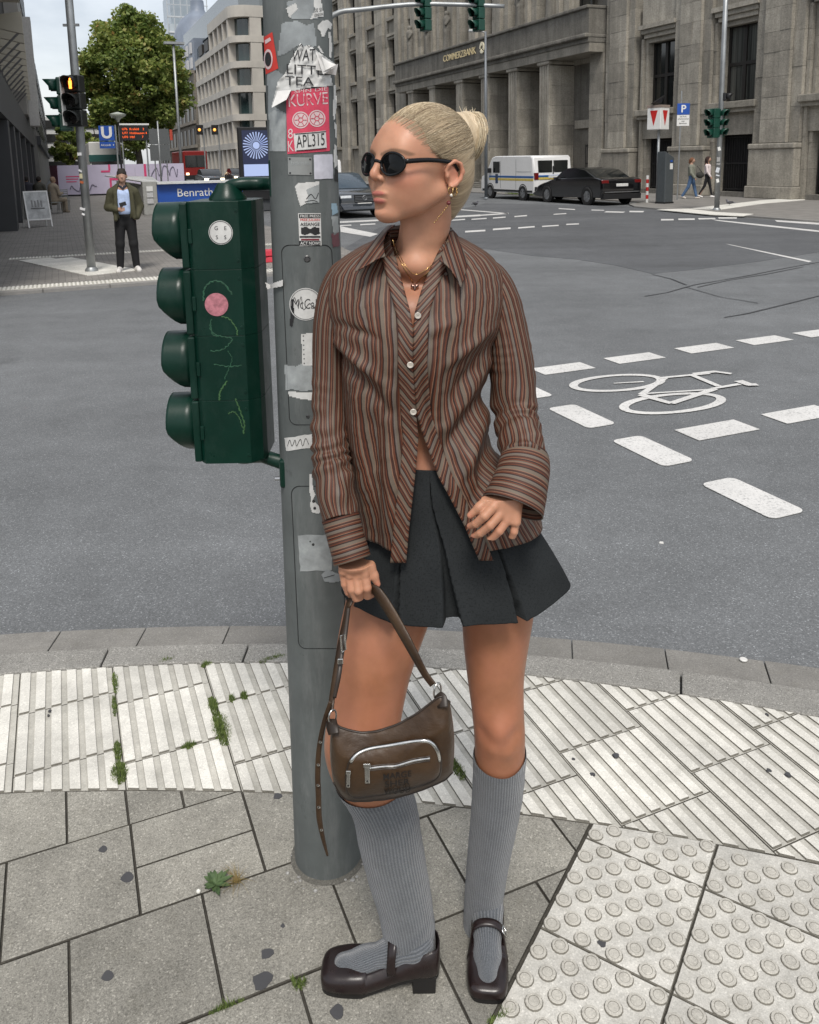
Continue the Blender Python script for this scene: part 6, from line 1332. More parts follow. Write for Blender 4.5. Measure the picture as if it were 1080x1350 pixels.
for k in range(4):
    z0 = zb+mh*k+.0003; z1 = z0+mh-.0006; c1, c2 = .012, .022
    poly = [(xl, YL+c1), (xl+c1, YL), (xr-.030, YL), (xr-.006, YL+.026), (xr, YL+.05), (xr, YL+dpt-c2), (xr-c2, YL+dpt), (xl+c1, YL+dpt), (xl, YL+dpt-c1)]
    B().prism(poly, z0, z1).build('module', M_hs, tl, bevel=.0007)
    for zz_ in (z0+.02, z1-.02): B().lathe([(.0035, 0), (.0035, .0016), (.0015, .0018)], 10, face_mat((xr-.036, YL, zz_), (1, 0, 0), (0, 0, 1))).build('screw', M_hs, tl)
    B().box(xl+.004, xl+.012, YL-.004, YL+.002, (z0+z1)/2-.016, (z0+z1)/2+.016).build('hinge', M_hs, tl, bevel=.001)
    # lens door plate and visor on the left side
    B().box(xl-.016, xl+.001, YL+.006, YL+dpt-.006, z0+.002, z1-.002).build('lens_door', M_hs, tl, bevel=.004)
    cz, cy_, R_ = (z0+z1)/2+.004, YL+dpt/2, .066; L = []
    for j in range(25):
        a = math.radians(-62+304*j/24); c_, s_ = math.cos(a), math.sin(a); ln = .016+.050*min(1, max(0, (s_+.98)/.85))**.8; row = []
        for tt in (0, .35, .7, .92, 1.): row.append((xl-.016-ln*tt, cy_-c_*R_*(1-.03*tt), cz+s_*R_*(1-.015*tt)))
        L.append(row)
    B().grid(L).build('visor', M_hs, tl, smooth=True, solid=.003)
    B().lathe([(.056, 0), (.05, .006), (.03, .012), (.002, .014)], 20, Matrix.Translation((xl-.016, cy_, cz)) @ Matrix.Rotation(math.radians(-90), 4, 'Y')).build('lens', M_lensoff, tl, smooth=True)
xs_ = atY(322, 440, YL)[0]
# top cap, bracket tubes and clamps
cx = (xl+xr)/2+.004; yc = YL+dpt/2; ztu = atY(300, 243, yc)[2]
B().lathe([(.043, 0), (.042, .006), (.030, .022), (.024, .034), (.020, .038)], 24, Matrix.Translation((cx, yc, zt))).build('top_cap', M_hs, tl, smooth='auto')
pt_ = p_ax(ztu); pe = np.array([pt_[0]-p_r(ztu)*.8, pt_[1], ztu]); B().tube(bez([(cx, yc, zt+.01), (cx+.004, yc, ztu-.008), (cx+.03, yc, ztu), (cx+.08, yc+.01, ztu), tuple(pe)], 16), .0155, 14).build('upper_bracket', M_hs, tl, smooth=True)
B().box(pe[0]-.012, pe[0]+.02, pe[1]-.035, pe[1]+.035, ztu-.03, ztu+.055).build('upper_clamp', M_hs, tl, bevel=.006)
zl = zb-.014; pl2 = p_ax(zl); pe2 = np.array([pl2[0]-p_r(zl)*.85, pl2[1]-.02, zl])
B().lathe([(.030, -.022), (.040, -.012), (.043, 0)], 24, Matrix.Translation((cx+.01, yc, zb))).build('bottom_cap', M_hs, tl, smooth='auto')
B().tube([(cx-.01, yc, zl), (cx+.05, yc, zl), tuple(pe2)], .0165, 14).build('lower_bracket', M_hs, tl, smooth=True)
B().box(pe2[0]-.008, pe2[0]+.018, pe2[1]-.03, pe2[1]+.03, zl-.052, zl+.018).build('lower_clamp', M_hs, tl, bevel=.006); q = atY(364, 636, pe2[1]-.03)
B().lathe([(.0055, 0), (.0055, .012), (.003, .014)], 8, Matrix.Translation((pe2[0]-.008, pe2[1]-.02, zl-.03)) @ Matrix.Rotation(math.radians(-90), 4, 'Y')).build('bolt', M_rim, tl)
# stickers and scratches on the flat face
YF = YL-.0012
def fd(x, y, r_, mat, name, dy=0., r0=0.):
    c_ = atY(x, y, YF-dy); rr_ = r_*pxm(c_); L = [[(c_[0]+a_*math.cos(a), YF-dy, c_[2]+a_*math.sin(a)) for a in np.linspace(0, 2*math.pi, 33)] for a_ in ((r0*pxm(c_) if r0 else .0002), rr_)]; return B().grid(L).build(name, mat, tl)
fd(291, 306.5, 16, K_w, 'round_sticker'); fd(291, 306.5, 15.2, K_k, 'sticker_rim', .0005, 14.4)
def fl(pts, w_, mat, name='scratch', dy=.0003, n=None):
    P = bez(pts, n or len(pts)*6); B().tube([atY(p[0], p[1], YF-dy-.0003) for p in P], [w_*(.35+.5*abs(math.sin(1+i_*.9))) for i_ in range(len(P))], 5, flat=(1, .4), up=(0, -1, 0)) if name != 'scratch' else B().tube([atY(p[0]+.7*math.sin(i_*2.3), p[1]+.7*math.cos(i_*1.7), YF+.0008) for i_, p in enumerate(P)], [w_*(.3+.5*abs(math.sin(1+i_*.9))) for i_ in range(len(P))], 6, up=(0, -1, 0), flat=(.35, 1)).build(name, mat, tl)
fl([(291, 293), (291, 306), (291, 320)], .0006, K_k, 'cross_line', .0006, 6); fl([(277, 305), (291, 306), (305, 309)], .0006, K_k, 'cross_line', .0006, 6)
for s_, x, y in (('G', 285, 301), ('E', 297, 301), ('S', 297, 313), ('S', 286, 313)):
    v_, f_ = text_geo(s_, .012, 'CENTER'); c_ = atY(x, y, YF-.0006); B().add([(c_[0]+a, c_[1], c_[2]+b_) for a, b_, d_ in v_], f_).build('letter', K_k, tl)
fd(285.5, 401.5, 15.5, paper('sticker_dusty_pink', (.42, .16, .19), .35, .3, 90.), 'pink_round_sticker')
M_scr_ = pm('scratched_green', (.014, .070, .036), .6, var=.3, scale=60.); M_scr2 = pm('scratched_lime', (.035, .10, .032), .6, var=.3, scale=60.)
fl([(268, 396), (270, 380), (280, 371), (294, 373), (306, 388)], .0030, M_scr_); fl([(278, 428), (280, 440), (288, 444)], .002, M_scr_); fl([(292, 417), (303, 421), (312, 434), (313, 442)], .0024, M_scr2); fl([(279, 420), (277, 432), (284, 441), (296, 444), (306, 447), (300, 456), (290, 462), (277, 463)], .0022, M_scr_); fl([(282, 480), (300, 483), (318, 482)], .0019, M_scr_)
fl([(289, 527), (291, 515), (299, 503)], .003, M_scr2); fl([(300, 462), (306, 474), (300, 490), (296, 500)], .0015, M_scr_); fl([(310, 525), (316, 540), (322, 558), (321, 572)], .0028, M_scr2); fl([(301, 545), (309, 543), (316, 552), (320, 564)], .002, M_scr2)
# ================================================================== THE WOMAN
YW = 1.62
def W(x, y, dy=0.): return atY(x, y, YW+dy)
_wk = [(rng.normal(size=3), rng.uniform(0, 6.28)) for _ in range(24)]
def fbm(P, f, o=3):
    P = np.asarray(P); r_ = np.zeros(P.shape[:-1]); a = 1.; k = 0
    for i in range(o):
        for j in range(4): d_, ph_ = _wk[(k) % 24]; r_ += a*np.sin(P @ (d_/np.linalg.norm(d_))*f+ph_+2.1*np.sin(P @ np.roll(d_, 1)*f*.6)); k += 1
        a *= .5; f *= 1.9
    return r_/4
def loft(rows, n, m, e=2.0, a0=0., a1=2*math.pi, disp=None):
    """rows: (px, py, rx_px, dy, ry/rx) horizontal elliptical rings; returns grid (n, m, 3), angles"""
    R = bez(rows, n); th = np.linspace(a0, a1, m, endpoint=abs(a1-a0-2*math.pi) > 1e-6); G_ = np.zeros((n, m, 3))
    for i, (x, y, r_, dy, q) in enumerate(R):
        c = W(x, y, dy); rm = r_*pxm(c)
        G_[i, :, 0] = c[0]+rm*np.sign(np.cos(th))*abs(np.cos(th))**(2/e); G_[i, :, 1] = c[1]+rm*q*np.sign(np.sin(th))*abs(np.sin(th))**(2/e); G_[i, :, 2] = c[2]
    return G_, th
def grid_geo(P, closed=True):
    n, m = P.shape[:2]; I = np.arange(n*m).reshape(n, m); J = np.roll(I, -1, 1) if closed else I[:, 1:]; A = I if closed else I[:, :-1]
    return P.reshape(-1, 3), np.stack([A[:-1], J[:-1], J[1:], A[1:]], -1).reshape(-1, 4)
# ---------------------------------------------------------------- materials
t = NT('skin'); v = t.wpos(); ma = t.attr('paint')
mot = t.ramp(t.noise(28., 5, .6, v), [(.3, .89), (.7, 1.08)]); c = t.mix(1., t.mix(t.attr('tone', 'Fac'), (.325, .138, .072), (.49, .255, .160)), mot, 'MULTIPLY')
red = t.ramp(t.noise(13., 5, .65, v), [(.4, 0), (.72, .5)]); c = t.mix(t.math('MULTIPLY', red, .9), c, (.42, .17, .105))
sx = t.n('SeparateColor', {0: ma}, out=0); sy = t.n('SeparateColor', {0: ma}, out=1); sz = t.n('SeparateColor', {0: ma}, out=2)
c = t.mix(sx, c, (.40, .12, .10)); c = t.mix(sy, c, (.16, .092, .052)); c = t.mix(sz, c, (.52, .19, .125))
t.set(Base_Color=c, Roughness=t.ramp(t.noise(60., 4, .6, v), [(.3, .40), (.7, .52)])); t.b.inputs['Subsurface Weight'].default_value = .12; t.b.inputs['Subsurface Radius'].default_value = (.010, .004, .002); t.b.inputs['Subsurface Scale'].default_value = .6
t.b.inputs['Specular IOR Level'].default_value = .34; t.bump(t.noise(900., 2, .5, v), .05, .001); M_skin = t.m
# ---------------------------------------------------------------- head (local frame: x forward, y her left, z up)
PSI = math.radians(52); hf = np.array([-math.sin(PSI), -math.cos(PSI), 0]); hl_ = np.array([math.cos(PSI), -math.sin(PSI), 0]); hz = np.array([0, 0, 1.])
HO = atY(558.8, 231, 1.60); HM = np.stack([hf, hl_, hz], 1)
def h2w(p): return HO+np.asarray(p) @ HM.T
def w2h(p): return (np.asarray(p)-HO) @ HM
s = SDF((-.17, -.21, -.30), (.15, .21, .15), .0019)
s.ell((-.006, 0, .044), (.093, .072, .083), 0).ell((.040, 0, .052), (.060, .058, .052), .03).ell((.042, 0, -.012), (.060, .054, .064), .03)
for sy_ in (-1, 1):
    s.cap((.004, .0515*sy_, -.030), (.084, .017*sy_, -.069), .0155, .0130, .024).ell((.066, .040*sy_, -.004), (.030, .020, .019), .025)
s.ell((.080, 0, -.036), (.029, .030, .030), .02).ell((.0935, 0, -.0675), (.0165, .0195, .0155), .016)
s.cap((.076, .012, .040), (.080, .034, .042), .018, .013, .03).cap((.076, -.012, .040), (.080, -.034, .042), .018, .013, .03)
for sy_ in (-1, 1): s.ell((.056, .032*sy_, -.030), (.028, .019, .026), .03)
for sy_ in (-1, 1): s.ell((.116, .037*sy_, .020), (.023, .020, .0145), .018, True).ell((.080, .032*sy_, .021), (.013, .0135, .0115), .008)
s.cap((.098, 0, .036), (.1160, 0, .009), .0064, .0070, .010).ell((.1155, 0, .0025), (.0090, .0078, .0078), .007)
for sy_ in (-1, 1): s.ell((.1055, .0105*sy_, -.0030), (.0085, .0052, .0058), .006).ell((.1095, .0065*sy_, -.0105), (.0045, .0032, .0035), .003, True)
s.ell((.1030, .0070, -.0303), (.0104, .0160, .0056), .004).ell((.1030, -.0070, -.0303), (.0104, .0160, .0056), .004).ell((.1025, 0, -.0436), (.0112, .0185, .0070), .004)
s.ell((.112, 0, -.0555), (.008, .018, .0045), .01, True)
# ears
for sy_ in (-1, 1):
    s.ell((-.009, .071*sy_, .002), (.0165, .0065, .0225), .006)
    hx = [(.008, .074, .008), (.004, .078, .019), (-.008, .081, .0255), (-.020, .083, .020), (-.026, .083, .006), (-.021, .081, -.008), (-.012, .078, -.017), (-.003, .076, -.021)]
    s.chain([(a, b_*sy_, c_) for a, b_, c_ in hx], [.0034, .0038, .0040, .0042, .0042, .0040, .0044, .0055], .003)
    s.ell((-.006, .082*sy_, -.001), (.0085, .007, .0105), .004, True).ell((-.012, .083*sy_, .014), (.006, .004, .007), .004, True).ell((.006, .076*sy_, -.001), (.004, .004, .006), .004)
# neck, shoulders, upper chest
nk = w2h(W(553, 348, .02)); s.cap((-.016, 0, -.03), nk, .0485, .049, .010).cap((.012, .0, -.085), w2h(W(546, 345, -.03)), .018, .020, .02)
for a, b_, ra, rb in (((553, 335, .045), (492, 366, .04), .036, .030), ((553, 335, .045), (612, 368, .04), .036, .030), ((485, 385, .02), (618, 387, .02), .045, .045), ((520, 425, .0), (585, 425, .0), .088, .088), ((505, 352, -.012), (541, 352, -.040), .016, .013), ((600, 352, -.012), (560, 352, -.040), .016, .013), ((535, 470, .0), (570, 470, .0), .09, .09)):
    s.cap(w2h(W(*a)), w2h(W(*b_)), ra, rb, .03)
s.cap(w2h(W(541, 332, -.03)), w2h(W(535, 290, -.035)), .008, .010, .015)
V, Q = s.mesh()
wf = np.clip((V[:, 2]-.030)/.012, 0, 1)*np.clip((V[:, 0]-.05)/.02, 0, 1)*.5; V = relax(V, Q, wf, 90); we = ((np.abs(V[:, 1]) > .062) & (np.abs(V[:, 2]) < .035) & (V[:, 0] < .02))*.45; V = relax(V, Q, we, 5); V = relax(V, Q, np.full(len(V), .35), 1)
def gs(d_, w_): return np.exp(-(d_/w_)**2)
X, Yh, Z = V.T
mline = np.exp(-((Z+.0368-.0015*np.cos(Yh*150))/.0011)**2)*(np.abs(Yh) < .023)*(X > .085)  # shade of the mouth crease painted as a dark line between the lips
lipm = np.clip(1.35*np.maximum(gs(np.hypot((Z+.0300)/.0055, np.abs(Yh)/.0240), 1.0)*(X > .088), gs(np.hypot((Z+.0440)/.0070, Yh/.0215), 1.0)*(X > .088)), 0, 1); lipm = np.clip((lipm-.52)/.28, 0, 1)*.85
brw = np.zeros(len(V)); nb = (Z > .025) & (Z < .065) & (X > .05)
for sy_ in (-1, 1):
    P_ = np.array([(.104, .010, .0405), (.098, .030, .0470), (.084, .048, .0450), (.074, .056, .0395)])*[1, sy_, 1]; C_ = bez(P_, 16); d_ = np.linalg.norm(V[nb][:, None, 1:]-C_[None, :, 1:], axis=2).min(1); brw[nb] = np.maximum(brw[nb], np.clip(1.2-(d_/.0040)**2, 0, 1)*.8)
blush = .55*gs(np.linalg.norm((V-[.078, .046, -.006])/[.03, .03, .022], axis=1), 1.)+.35*gs(np.linalg.norm(V-[.118, 0, .002], axis=1), .010)+.5*gs(np.linalg.norm((V-[-.012, .08, .005])/[.02, .02, .026], axis=1), 1.)
paint_h = np.stack([lipm, np.maximum(brw, mline*.6), blush], 1); geo_head = (h2w(V), Q)
# ---------------------------------------------------------------- torso under the clothes, legs
s = SDF(W(440, 745, -.24), W(725, 430, .24)*[1, 1, 1], .0045)
s.cap(W(525, 460), W(575, 460), .088, .088, .04).cap(W(535, 550, -.0), W(570, 550, -.0), .078, .078, .05).cap(W(545, 630, -.012), W(595, 630, -.012), .086, .086, .05).cap(W(520, 720, .01), W(640, 720, .01), .11, .11, .05)
geo_torso = s.mesh()
legL = [(528, 740, 62, .02, .95), (516, 790, 60, .0, .95), (507, 822, 58, -.02, .95), (497, 860, 54, -.04, .95), (489, 900, 50, -.055, .95), (480, 950, 49, -.075, .97), (478, 985, 50, -.085, 1.0), (484, 1015, 48, -.085, 1.0), (497, 1043, 44, -.08, 1.0), (508, 1070, 41.5, -.072, 1.05), (515, 1110, 40.5, -.06, 1.08), (526, 1160, 38, -.05, 1.02), (535, 1200, 35, -.045, .98), (540, 1235, 33, -.045, 1.0), (542, 1262, 31, -.045, 1.0)]
legR = [(640, 735, 62, .01, .95), (650, 775, 54, .01, .97), (655.5, 806, 48, .005, .98), (654, 850, 42.5, .0, 1.0), (653.5, 890, 37.5, -.005, 1.03), (656, 930, 34.5, -.012, 1.06), (658.5, 965, 33.5, -.016, 1.08), (659, 990, 33, -.008, 1.08), (658, 1015, 33, .004, 1.1), (656, 1045, 32, .018, 1.15), (651, 1085, 29.5, .03, 1.18), (645, 1125, 27, .04, 1.15), (640, 1165, 25, .05, 1.1), (636.5, 1200, 23.5, .055, 1.1), (635, 1235, 23, .055, 1.15), (635, 1255, 23, .055, 1.15)]
gL, th_ = loft(legL, 130, 56); gR, _ = loft(legR, 130, 56)
def knee(G_, c, r_, h_):                       # soft kneecap relief
    d_ = np.linalg.norm((G_-W(*c))/[r_, .1, r_*1.1], axis=2); G_[..., 1] -= h_*np.exp(-d_**2)
knee(gL, (462, 985, -.12), .035, .008); knee(gR, (657, 958, -.06), .026, .012); knee(gR, (648, 985, -.06), .015, .005); knee(gR, (668, 988, -.06), .014, .0045); knee(gR, (636, 962, -.05), .014, -.006); knee(gR, (678, 962, -.05), .014, -.006); knee(gR, (657, 930, -.06), .03, -.004)
# ---------------------------------------------------------------- hands
def px_chain(s, pts, rr, k=.004):
    P = [W(*p) for p in pts]; s.chain(P, [r_*pxm(P[0]) for r_ in rr], k)
hd = -.155
s = SDF(W(430, 815, hd-.06), W(508, 715, hd+.09), .0016)
px_chain(s, [(463, 715, hd+.03), (463, 742, hd)], [17, 14.5], .006); px_chain(s, [(472, 715, hd+.03), (472, 742, hd)], [17, 14], .006)
for kx, ky, wx in ((481, 757, 475), (471.5, 759, 469), (461.5, 758, 462), (452.5, 753, 456)): px_chain(s, [(wx, 738, hd), (kx, ky, hd-.004)], [10.0, 6.4], .004)
px_chain(s, [(481, 760, hd-.003), (484, 775, hd-.010), (484.5, 785, hd+.002), (490.5, 786, hd+.014)], [6.5, 6.0, 5.5, 4.5], .0018)
px_chain(s, [(470.5, 763, hd-.004), (472.5, 779, hd-.012), (474, 787, hd+.002), (477, 788, hd+.016)], [6.3, 5.8, 5.2, 4.6], .0018)
px_chain(s, [(461, 762, hd-.002), (463.5, 777, hd-.008), (469.5, 789, hd-.003), (479.5, 795, hd+.006)], [6.0, 5.5, 5.0, 4.2], .0018)
px_chain(s, [(452.5, 756, hd+.002), (454.5, 770, hd), (459, 781, hd+.004), (463, 786, hd+.014)], [5.3, 4.8, 4.4, 3.8], .0018)
px_chain(s, [(480, 736, hd+.004), (488, 747, hd+.008), (493, 759, hd+.006), (497.5, 770, hd+.004)], [9.5, 7.0, 6.0, 4.4], .005)
geo_hl = s.mesh()
hr = -.205
s = SDF(W(604, 730, hr-.06), W(700, 628, hr+.10), .0016)
px_chain(s, [(684, 636, hr+.05), (672, 662, hr+.01)], [15.5, 14.0], .006); px_chain(s, [(678, 634, hr+.05), (664, 658, hr+.01)], [15, 13], .006)
for (kx, ky), (wx, wy) in (((651, 668), (662, 652)), ((659, 678.5), (667, 656)), ((668.5, 685.5), (673, 660)), ((680, 688), (679, 664))): px_chain(s, [(wx, wy, hr+.006), (kx, ky, hr-.008)], [10.5, 7.0], .007)
px_chain(s, [(651, 668, hr-.008), (639, 680.5, hr-.016), (627.5, 690.5, hr-.006), (619.5, 693.5, hr+.006)], [6.6, 6.0, 5.3, 4.2], .0018)
px_chain(s, [(659, 678.5, hr-.009), (646.5, 692.5, hr-.017), (633.5, 703, hr-.008), (624.5, 707.5, hr+.004)], [6.6, 5.9, 5.2, 4.2], .0018)
px_chain(s, [(668.5, 685.5, hr-.008), (658.5, 700, hr-.015), (646.5, 711.5, hr-.007), (637.5, 718, hr+.003)], [6.2, 5.6, 5.0, 4.0], .0018)
px_chain(s, [(680, 688, hr-.004), (678, 701, hr-.009), (674, 711.5, hr-.003), (670.5, 718.5, hr+.003)], [5.6, 5.0, 4.4, 3.6], .0018)
px_chain(s, [(656, 652, hr+.004), (643, 659, hr+.004), (632, 669, hr-.002), (620, 679.5, hr+.0)], [9.2, 7.0, 6.0, 4.4], .005)
geo_hr = s.mesh()
V_all, Q_all = join_geo([geo_head, geo_torso, grid_geo(gL), grid_geo(gR), geo_hl, geo_hr])
paint = np.zeros((len(V_all), 3)); paint[:len(paint_h)] = paint_h
o_ = len(V_all)-len(geo_hl[0])-len(geo_hr[0])
for (x, y, dy_, r_) in ((491, 785.5, hd+.018, .006), (481, 795.5, hd+.006, .006), (498, 771, hd+.002, .007), (619, 680, hr, .007), (620, 694, hr+.006, .006), (625, 706.5, hr+.004, .006), (637, 716, hr+.002, .006), (670, 717, hr+.003, .006)):
    d_ = np.linalg.norm(V_all[o_:]-W(x, y, dy_-.003), axis=1); paint[o_:, 2] = np.maximum(paint[o_:, 2], .6*np.exp(-(d_/r_)**2))
for c in (W(462, 985, -.14), W(657, 962, -.07)): d_ = np.linalg.norm(V_all-c, axis=1); paint[:, 2] = np.maximum(paint[:, 2], .16*np.exp(-(d_/.05)**2))
woman = thing('person', 'woman in striped brown shirt and grey pleated skirt leaning by the mast', 'person', gnd(560, 1290))
tone = np.zeros(len(V_all)); tone[:len(paint_h)] = np.clip((V_all[:len(paint_h), 2]-1.50)/.1, 0, 1); tone[-len(geo_hl[0])-len(geo_hr[0]):] = .8
np_obj('body', V_all, Q_all, M_skin, woman, {'paint': paint, 'tone': tone})
M_nail = pm('nail', (.62, .40, .36), .2, var=.03)
# ---------------------------------------------------------------- hair
from mathutils.bvhtree import BVHTree
t = NT('blonde_hair'); tn = t.attr('tint', 'Fac')
c = t.ramp(tn, [(0, (.13, .088, .05)), (.35, (.31, .232, .14)), (.7, (.52, .42, .275)), (1, (.74, .64, .46))]); t.set(Base_Color=c, Roughness=.38); t.b.inputs['Specular IOR Level'].default_value = .5; M_hair = t.m
s = SDF((-.17, -.10, -.10), (.12, .10, .15), .0022)
s.ell((-.009, 0, .046), (.099, .0795, .0895), 0).ell((-.048, 0, -.012), (.055, .055, .062), .03).cap((-.055, 0, -.01), (-.045, 0, -.068), .040, .026, .03)
def hline(Z): return np.interp(Z, [-.08, -.045, -.02, .0, .022, .03, .05, .075, .095, .108, .13], [-.022, -.028, -.034, -.034, -.030, .016, .040, .060, .073, .079, .086])
Xg, Yg, Zg = np.meshgrid(*s.ax, indexing='ij', sparse=True)
s.D = np.maximum(s.D, ((Xg-hline(Zg)-0*Yg)+.22*np.abs(Yg)*(Zg > .085))*.75).astype(np.float32)
hv, hq = s.mesh()
bun = SDF((-.18, -.08, -.01), (-.05, .08, .15), .0022); bun.ell((-.101, 0, .072), (.022, .036, .043), 0)
for k in range(5):
    a0 = k*1.3; P = [(-.100-.012*math.cos(a0)-.006*math.sin(a_), .030*math.cos(a_+a0)*(1-.1*k), .071+.037*math.sin(a_+a0)) for a_ in np.linspace(0, 4.6, 10)]
    bun.chain(P, [.0095]*10, .010)
bv, bq = bun.mesh()
Vh, Qh = join_geo([(h2w(hv), hq), (h2w(bv), bq)])
loc_ = np.concatenate([hv, bv])
bd_ = np.array([-.93, 0, .36]); e1_ = np.array([.36, 0, .93]); e2_ = np.array([0, 1., 0]); dd_ = (loc_-np.array([-.009, 0, .046]))/np.array([.0995, .080, .090]); dd_ /= np.maximum(1e-6, np.linalg.norm(dd_, axis=1))[:, None]
phi = np.arctan2(dd_ @ e2_, dd_ @ e1_); pol = np.arccos(np.clip(dd_ @ bd_, -1, 1)); nb_ = len(hv); rb_ = bv-np.array([-.107, 0, .072]); phi[nb_:] = np.linalg.norm(rb_*[1.2, 1, .8], axis=1)*45+rb_[:, 0]*30; pol[nb_:] = np.arctan2(rb_[:, 2], rb_[:, 1])*.35
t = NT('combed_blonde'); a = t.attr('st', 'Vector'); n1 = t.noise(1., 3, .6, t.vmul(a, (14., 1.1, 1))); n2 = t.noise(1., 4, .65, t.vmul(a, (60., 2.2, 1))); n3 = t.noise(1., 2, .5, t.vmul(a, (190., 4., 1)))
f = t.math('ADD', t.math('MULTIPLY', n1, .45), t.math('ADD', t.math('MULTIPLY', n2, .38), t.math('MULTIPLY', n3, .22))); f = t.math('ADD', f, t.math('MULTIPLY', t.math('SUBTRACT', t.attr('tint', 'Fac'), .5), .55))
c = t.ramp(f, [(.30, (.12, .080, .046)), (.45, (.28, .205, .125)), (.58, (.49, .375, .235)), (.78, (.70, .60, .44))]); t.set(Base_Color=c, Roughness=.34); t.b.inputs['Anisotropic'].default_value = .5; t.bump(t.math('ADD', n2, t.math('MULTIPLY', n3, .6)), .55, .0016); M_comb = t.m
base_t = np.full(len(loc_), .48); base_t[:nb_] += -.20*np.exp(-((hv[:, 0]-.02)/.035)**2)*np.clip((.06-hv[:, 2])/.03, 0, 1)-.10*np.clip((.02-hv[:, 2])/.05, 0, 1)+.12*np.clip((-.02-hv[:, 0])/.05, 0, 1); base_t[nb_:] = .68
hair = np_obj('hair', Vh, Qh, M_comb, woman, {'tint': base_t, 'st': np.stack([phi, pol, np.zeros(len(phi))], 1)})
# strands combed back from the hairline into the bun
EC, ER = np.array([-.009, 0, .046]), np.array([.0995, .080, .090]); BD = np.array([-.93, 0, .36])
b = B(); tn = []
def strand(d0, d1, r_, off, tv, n=13, wob=.004):
    d0, d1 = d0/np.linalg.norm(d0), d1/np.linalg.norm(d1); om = math.acos(np.clip(d0 @ d1, -1, 1)); P = []; ph_ = random.random()*6
    for k in range(n):
        u = k/(n-1); dd = (math.sin((1-u)*om)*d0+math.sin(u*om)*d1)/max(1e-6, math.sin(om)); dd = dd+wob*np.array([0, math.sin(4*u+ph_), math.cos(3*u+ph_)]); dd /= np.linalg.norm(dd)
        P.append(h2w(EC+dd*ER*(1+off*(.4+.6*math.sin(math.pi*min(1, u*1.1))))))
    n0 = len(b.v); b.tube(P, [r_*(.35+.65*math.sin(math.pi*min(.96, .04+u_))) for u_ in np.linspace(0, 1, n)], 3, caps=False); tn.extend([tv]*(len(b.v)-n0))
for i in range(900):
    q = random.random()
    if q < .72:                                         # hairline over the forehead and temples
        z = random.uniform(.028, .126); sg = random.choice((-1, 1, 1)); x = hline(z)-random.uniform(0, .012)-.0*z
        dx, dz = (x-EC[0])/ER[0], (z-EC[2])/ER[2]; rem = 1-dx*dx-dz*dz
        if rem < .0: y = random.uniform(-.5, .5); dz = math.sqrt(max(0, 1-dx*dx-y*y))
        else: y = sg*math.sqrt(rem)
        d0 = np.array([dx, y, dz])
        if random.random() < .4: a_ = random.uniform(-1.1, 1.1); d0 = np.array([.86-.12*abs(a_), math.sin(a_)*.62, .62*math.cos(a_)+.05])
    else:                                               # behind the ear and nape
        d0 = np.array([random.uniform(-.75, -.28), random.choice((-1, 1, 1))*random.uniform(.55, .95), random.uniform(-.95, -.1)])
    d1 = BD+np.array([0, random.uniform(-.20, .20), random.uniform(-.20, .22)])
    strand(d0, d1, random.uniform(.00022, .00042), random.uniform(.001, .005), min(1, max(0, random.gauss(.48, .24))))
for i in range(620):                                    # strands wound round the bun
    a0 = random.uniform(0, 6.283); ln = random.uniform(1.5, 4.); rr_ = random.uniform(.85, 1.12); tl_ = random.uniform(-.5, .5); P = []
    for u in np.linspace(0, 1, 10):
        a_ = a0+ln*u; P.append(h2w(np.array([-.101-.024*rr_*math.cos(tl_+a_*.15)-.010*math.sin(a_), .038*rr_*math.cos(a_), .071+.045*rr_*math.sin(a_)])))
    n0 = len(b.v); b.tube(P, random.uniform(.0004, .0008), 3, caps=False); tn.extend([min(1, max(0, random.gauss(.70, .2)))]*(len(b.v)-n0))
for i in range(40):                                     # fly-away ends on top of the bun
    a_ = random.uniform(.1, 1.9); p = np.array([-.110, random.uniform(-.012, .02), .072])+np.array([-.022*math.cos(a_)*.9, 0, .042*math.sin(a_)]); d_ = np.array([-math.cos(a_)+random.gauss(0, .35), random.gauss(0, .4), math.sin(a_)+random.gauss(0, .3)]); ln = random.uniform(.006, .017)
    n0 = len(b.v); b.tube([h2w(p), h2w(p+d_*ln*.5), h2w(p+d_*ln+np.array([0, 0, -.002]))], [.0009, .0007, .0003], 3, caps=False); tn.extend([.95]*(len(b.v)-n0))
bth = BVHTree.FromPolygons([tuple(p) for p in np.concatenate([geo_head[0], Vh])], [tuple(q) for q in np.concatenate([geo_head[1], Qh+len(geo_head[0])]).tolist()])
def on_head(p, off=.0005):                              # closest outer surface seen from outside
    d_ = p-EC*[1, 0, 1]; d_ = d_/np.linalg.norm(d_); dw = HM @ d_; o_ = HO+HM @ (EC+d_*.2); h_ = bth.ray_cast(Vector(o_), Vector(-dw)); return np.array(h_[0])+dw*off if h_[0] is not None else h2w(p)
for i in range(420):                                    # fine hairs soften the hairline
    z = random.uniform(.028, .122); x = hline(z)+random.uniform(-.004, .0075)*random.random(); dx, dz = (x-EC[0])/ER[0], (z-EC[2])/ER[2]; rem = 1-dx*dx-dz*dz
    if rem < 0: y = random.uniform(-.03, .045)
    else: y = math.sqrt(rem)*ER[1]*random.uniform(.75, 1.)*random.choice((1, 1, 1, -1))
    p0_ = np.array([x, y, z]); dr_ = np.array([-.030, .004*np.sign(y), .010-.06*(z-.075)*(z > .075)])*random.uniform(.6, 1.1); P = [on_head(p0_+dr_*u_, .0003+.0009*u_) for u_ in np.linspace(0, 1, 6)]
    n0 = len(b.v); b.tube(P, [.00010, .0002, .00026, .00026, .0002, .0001], 3, caps=False); tn.extend([min(1, max(0, random.gauss(.42, .18)))]*(len(b.v)-n0))
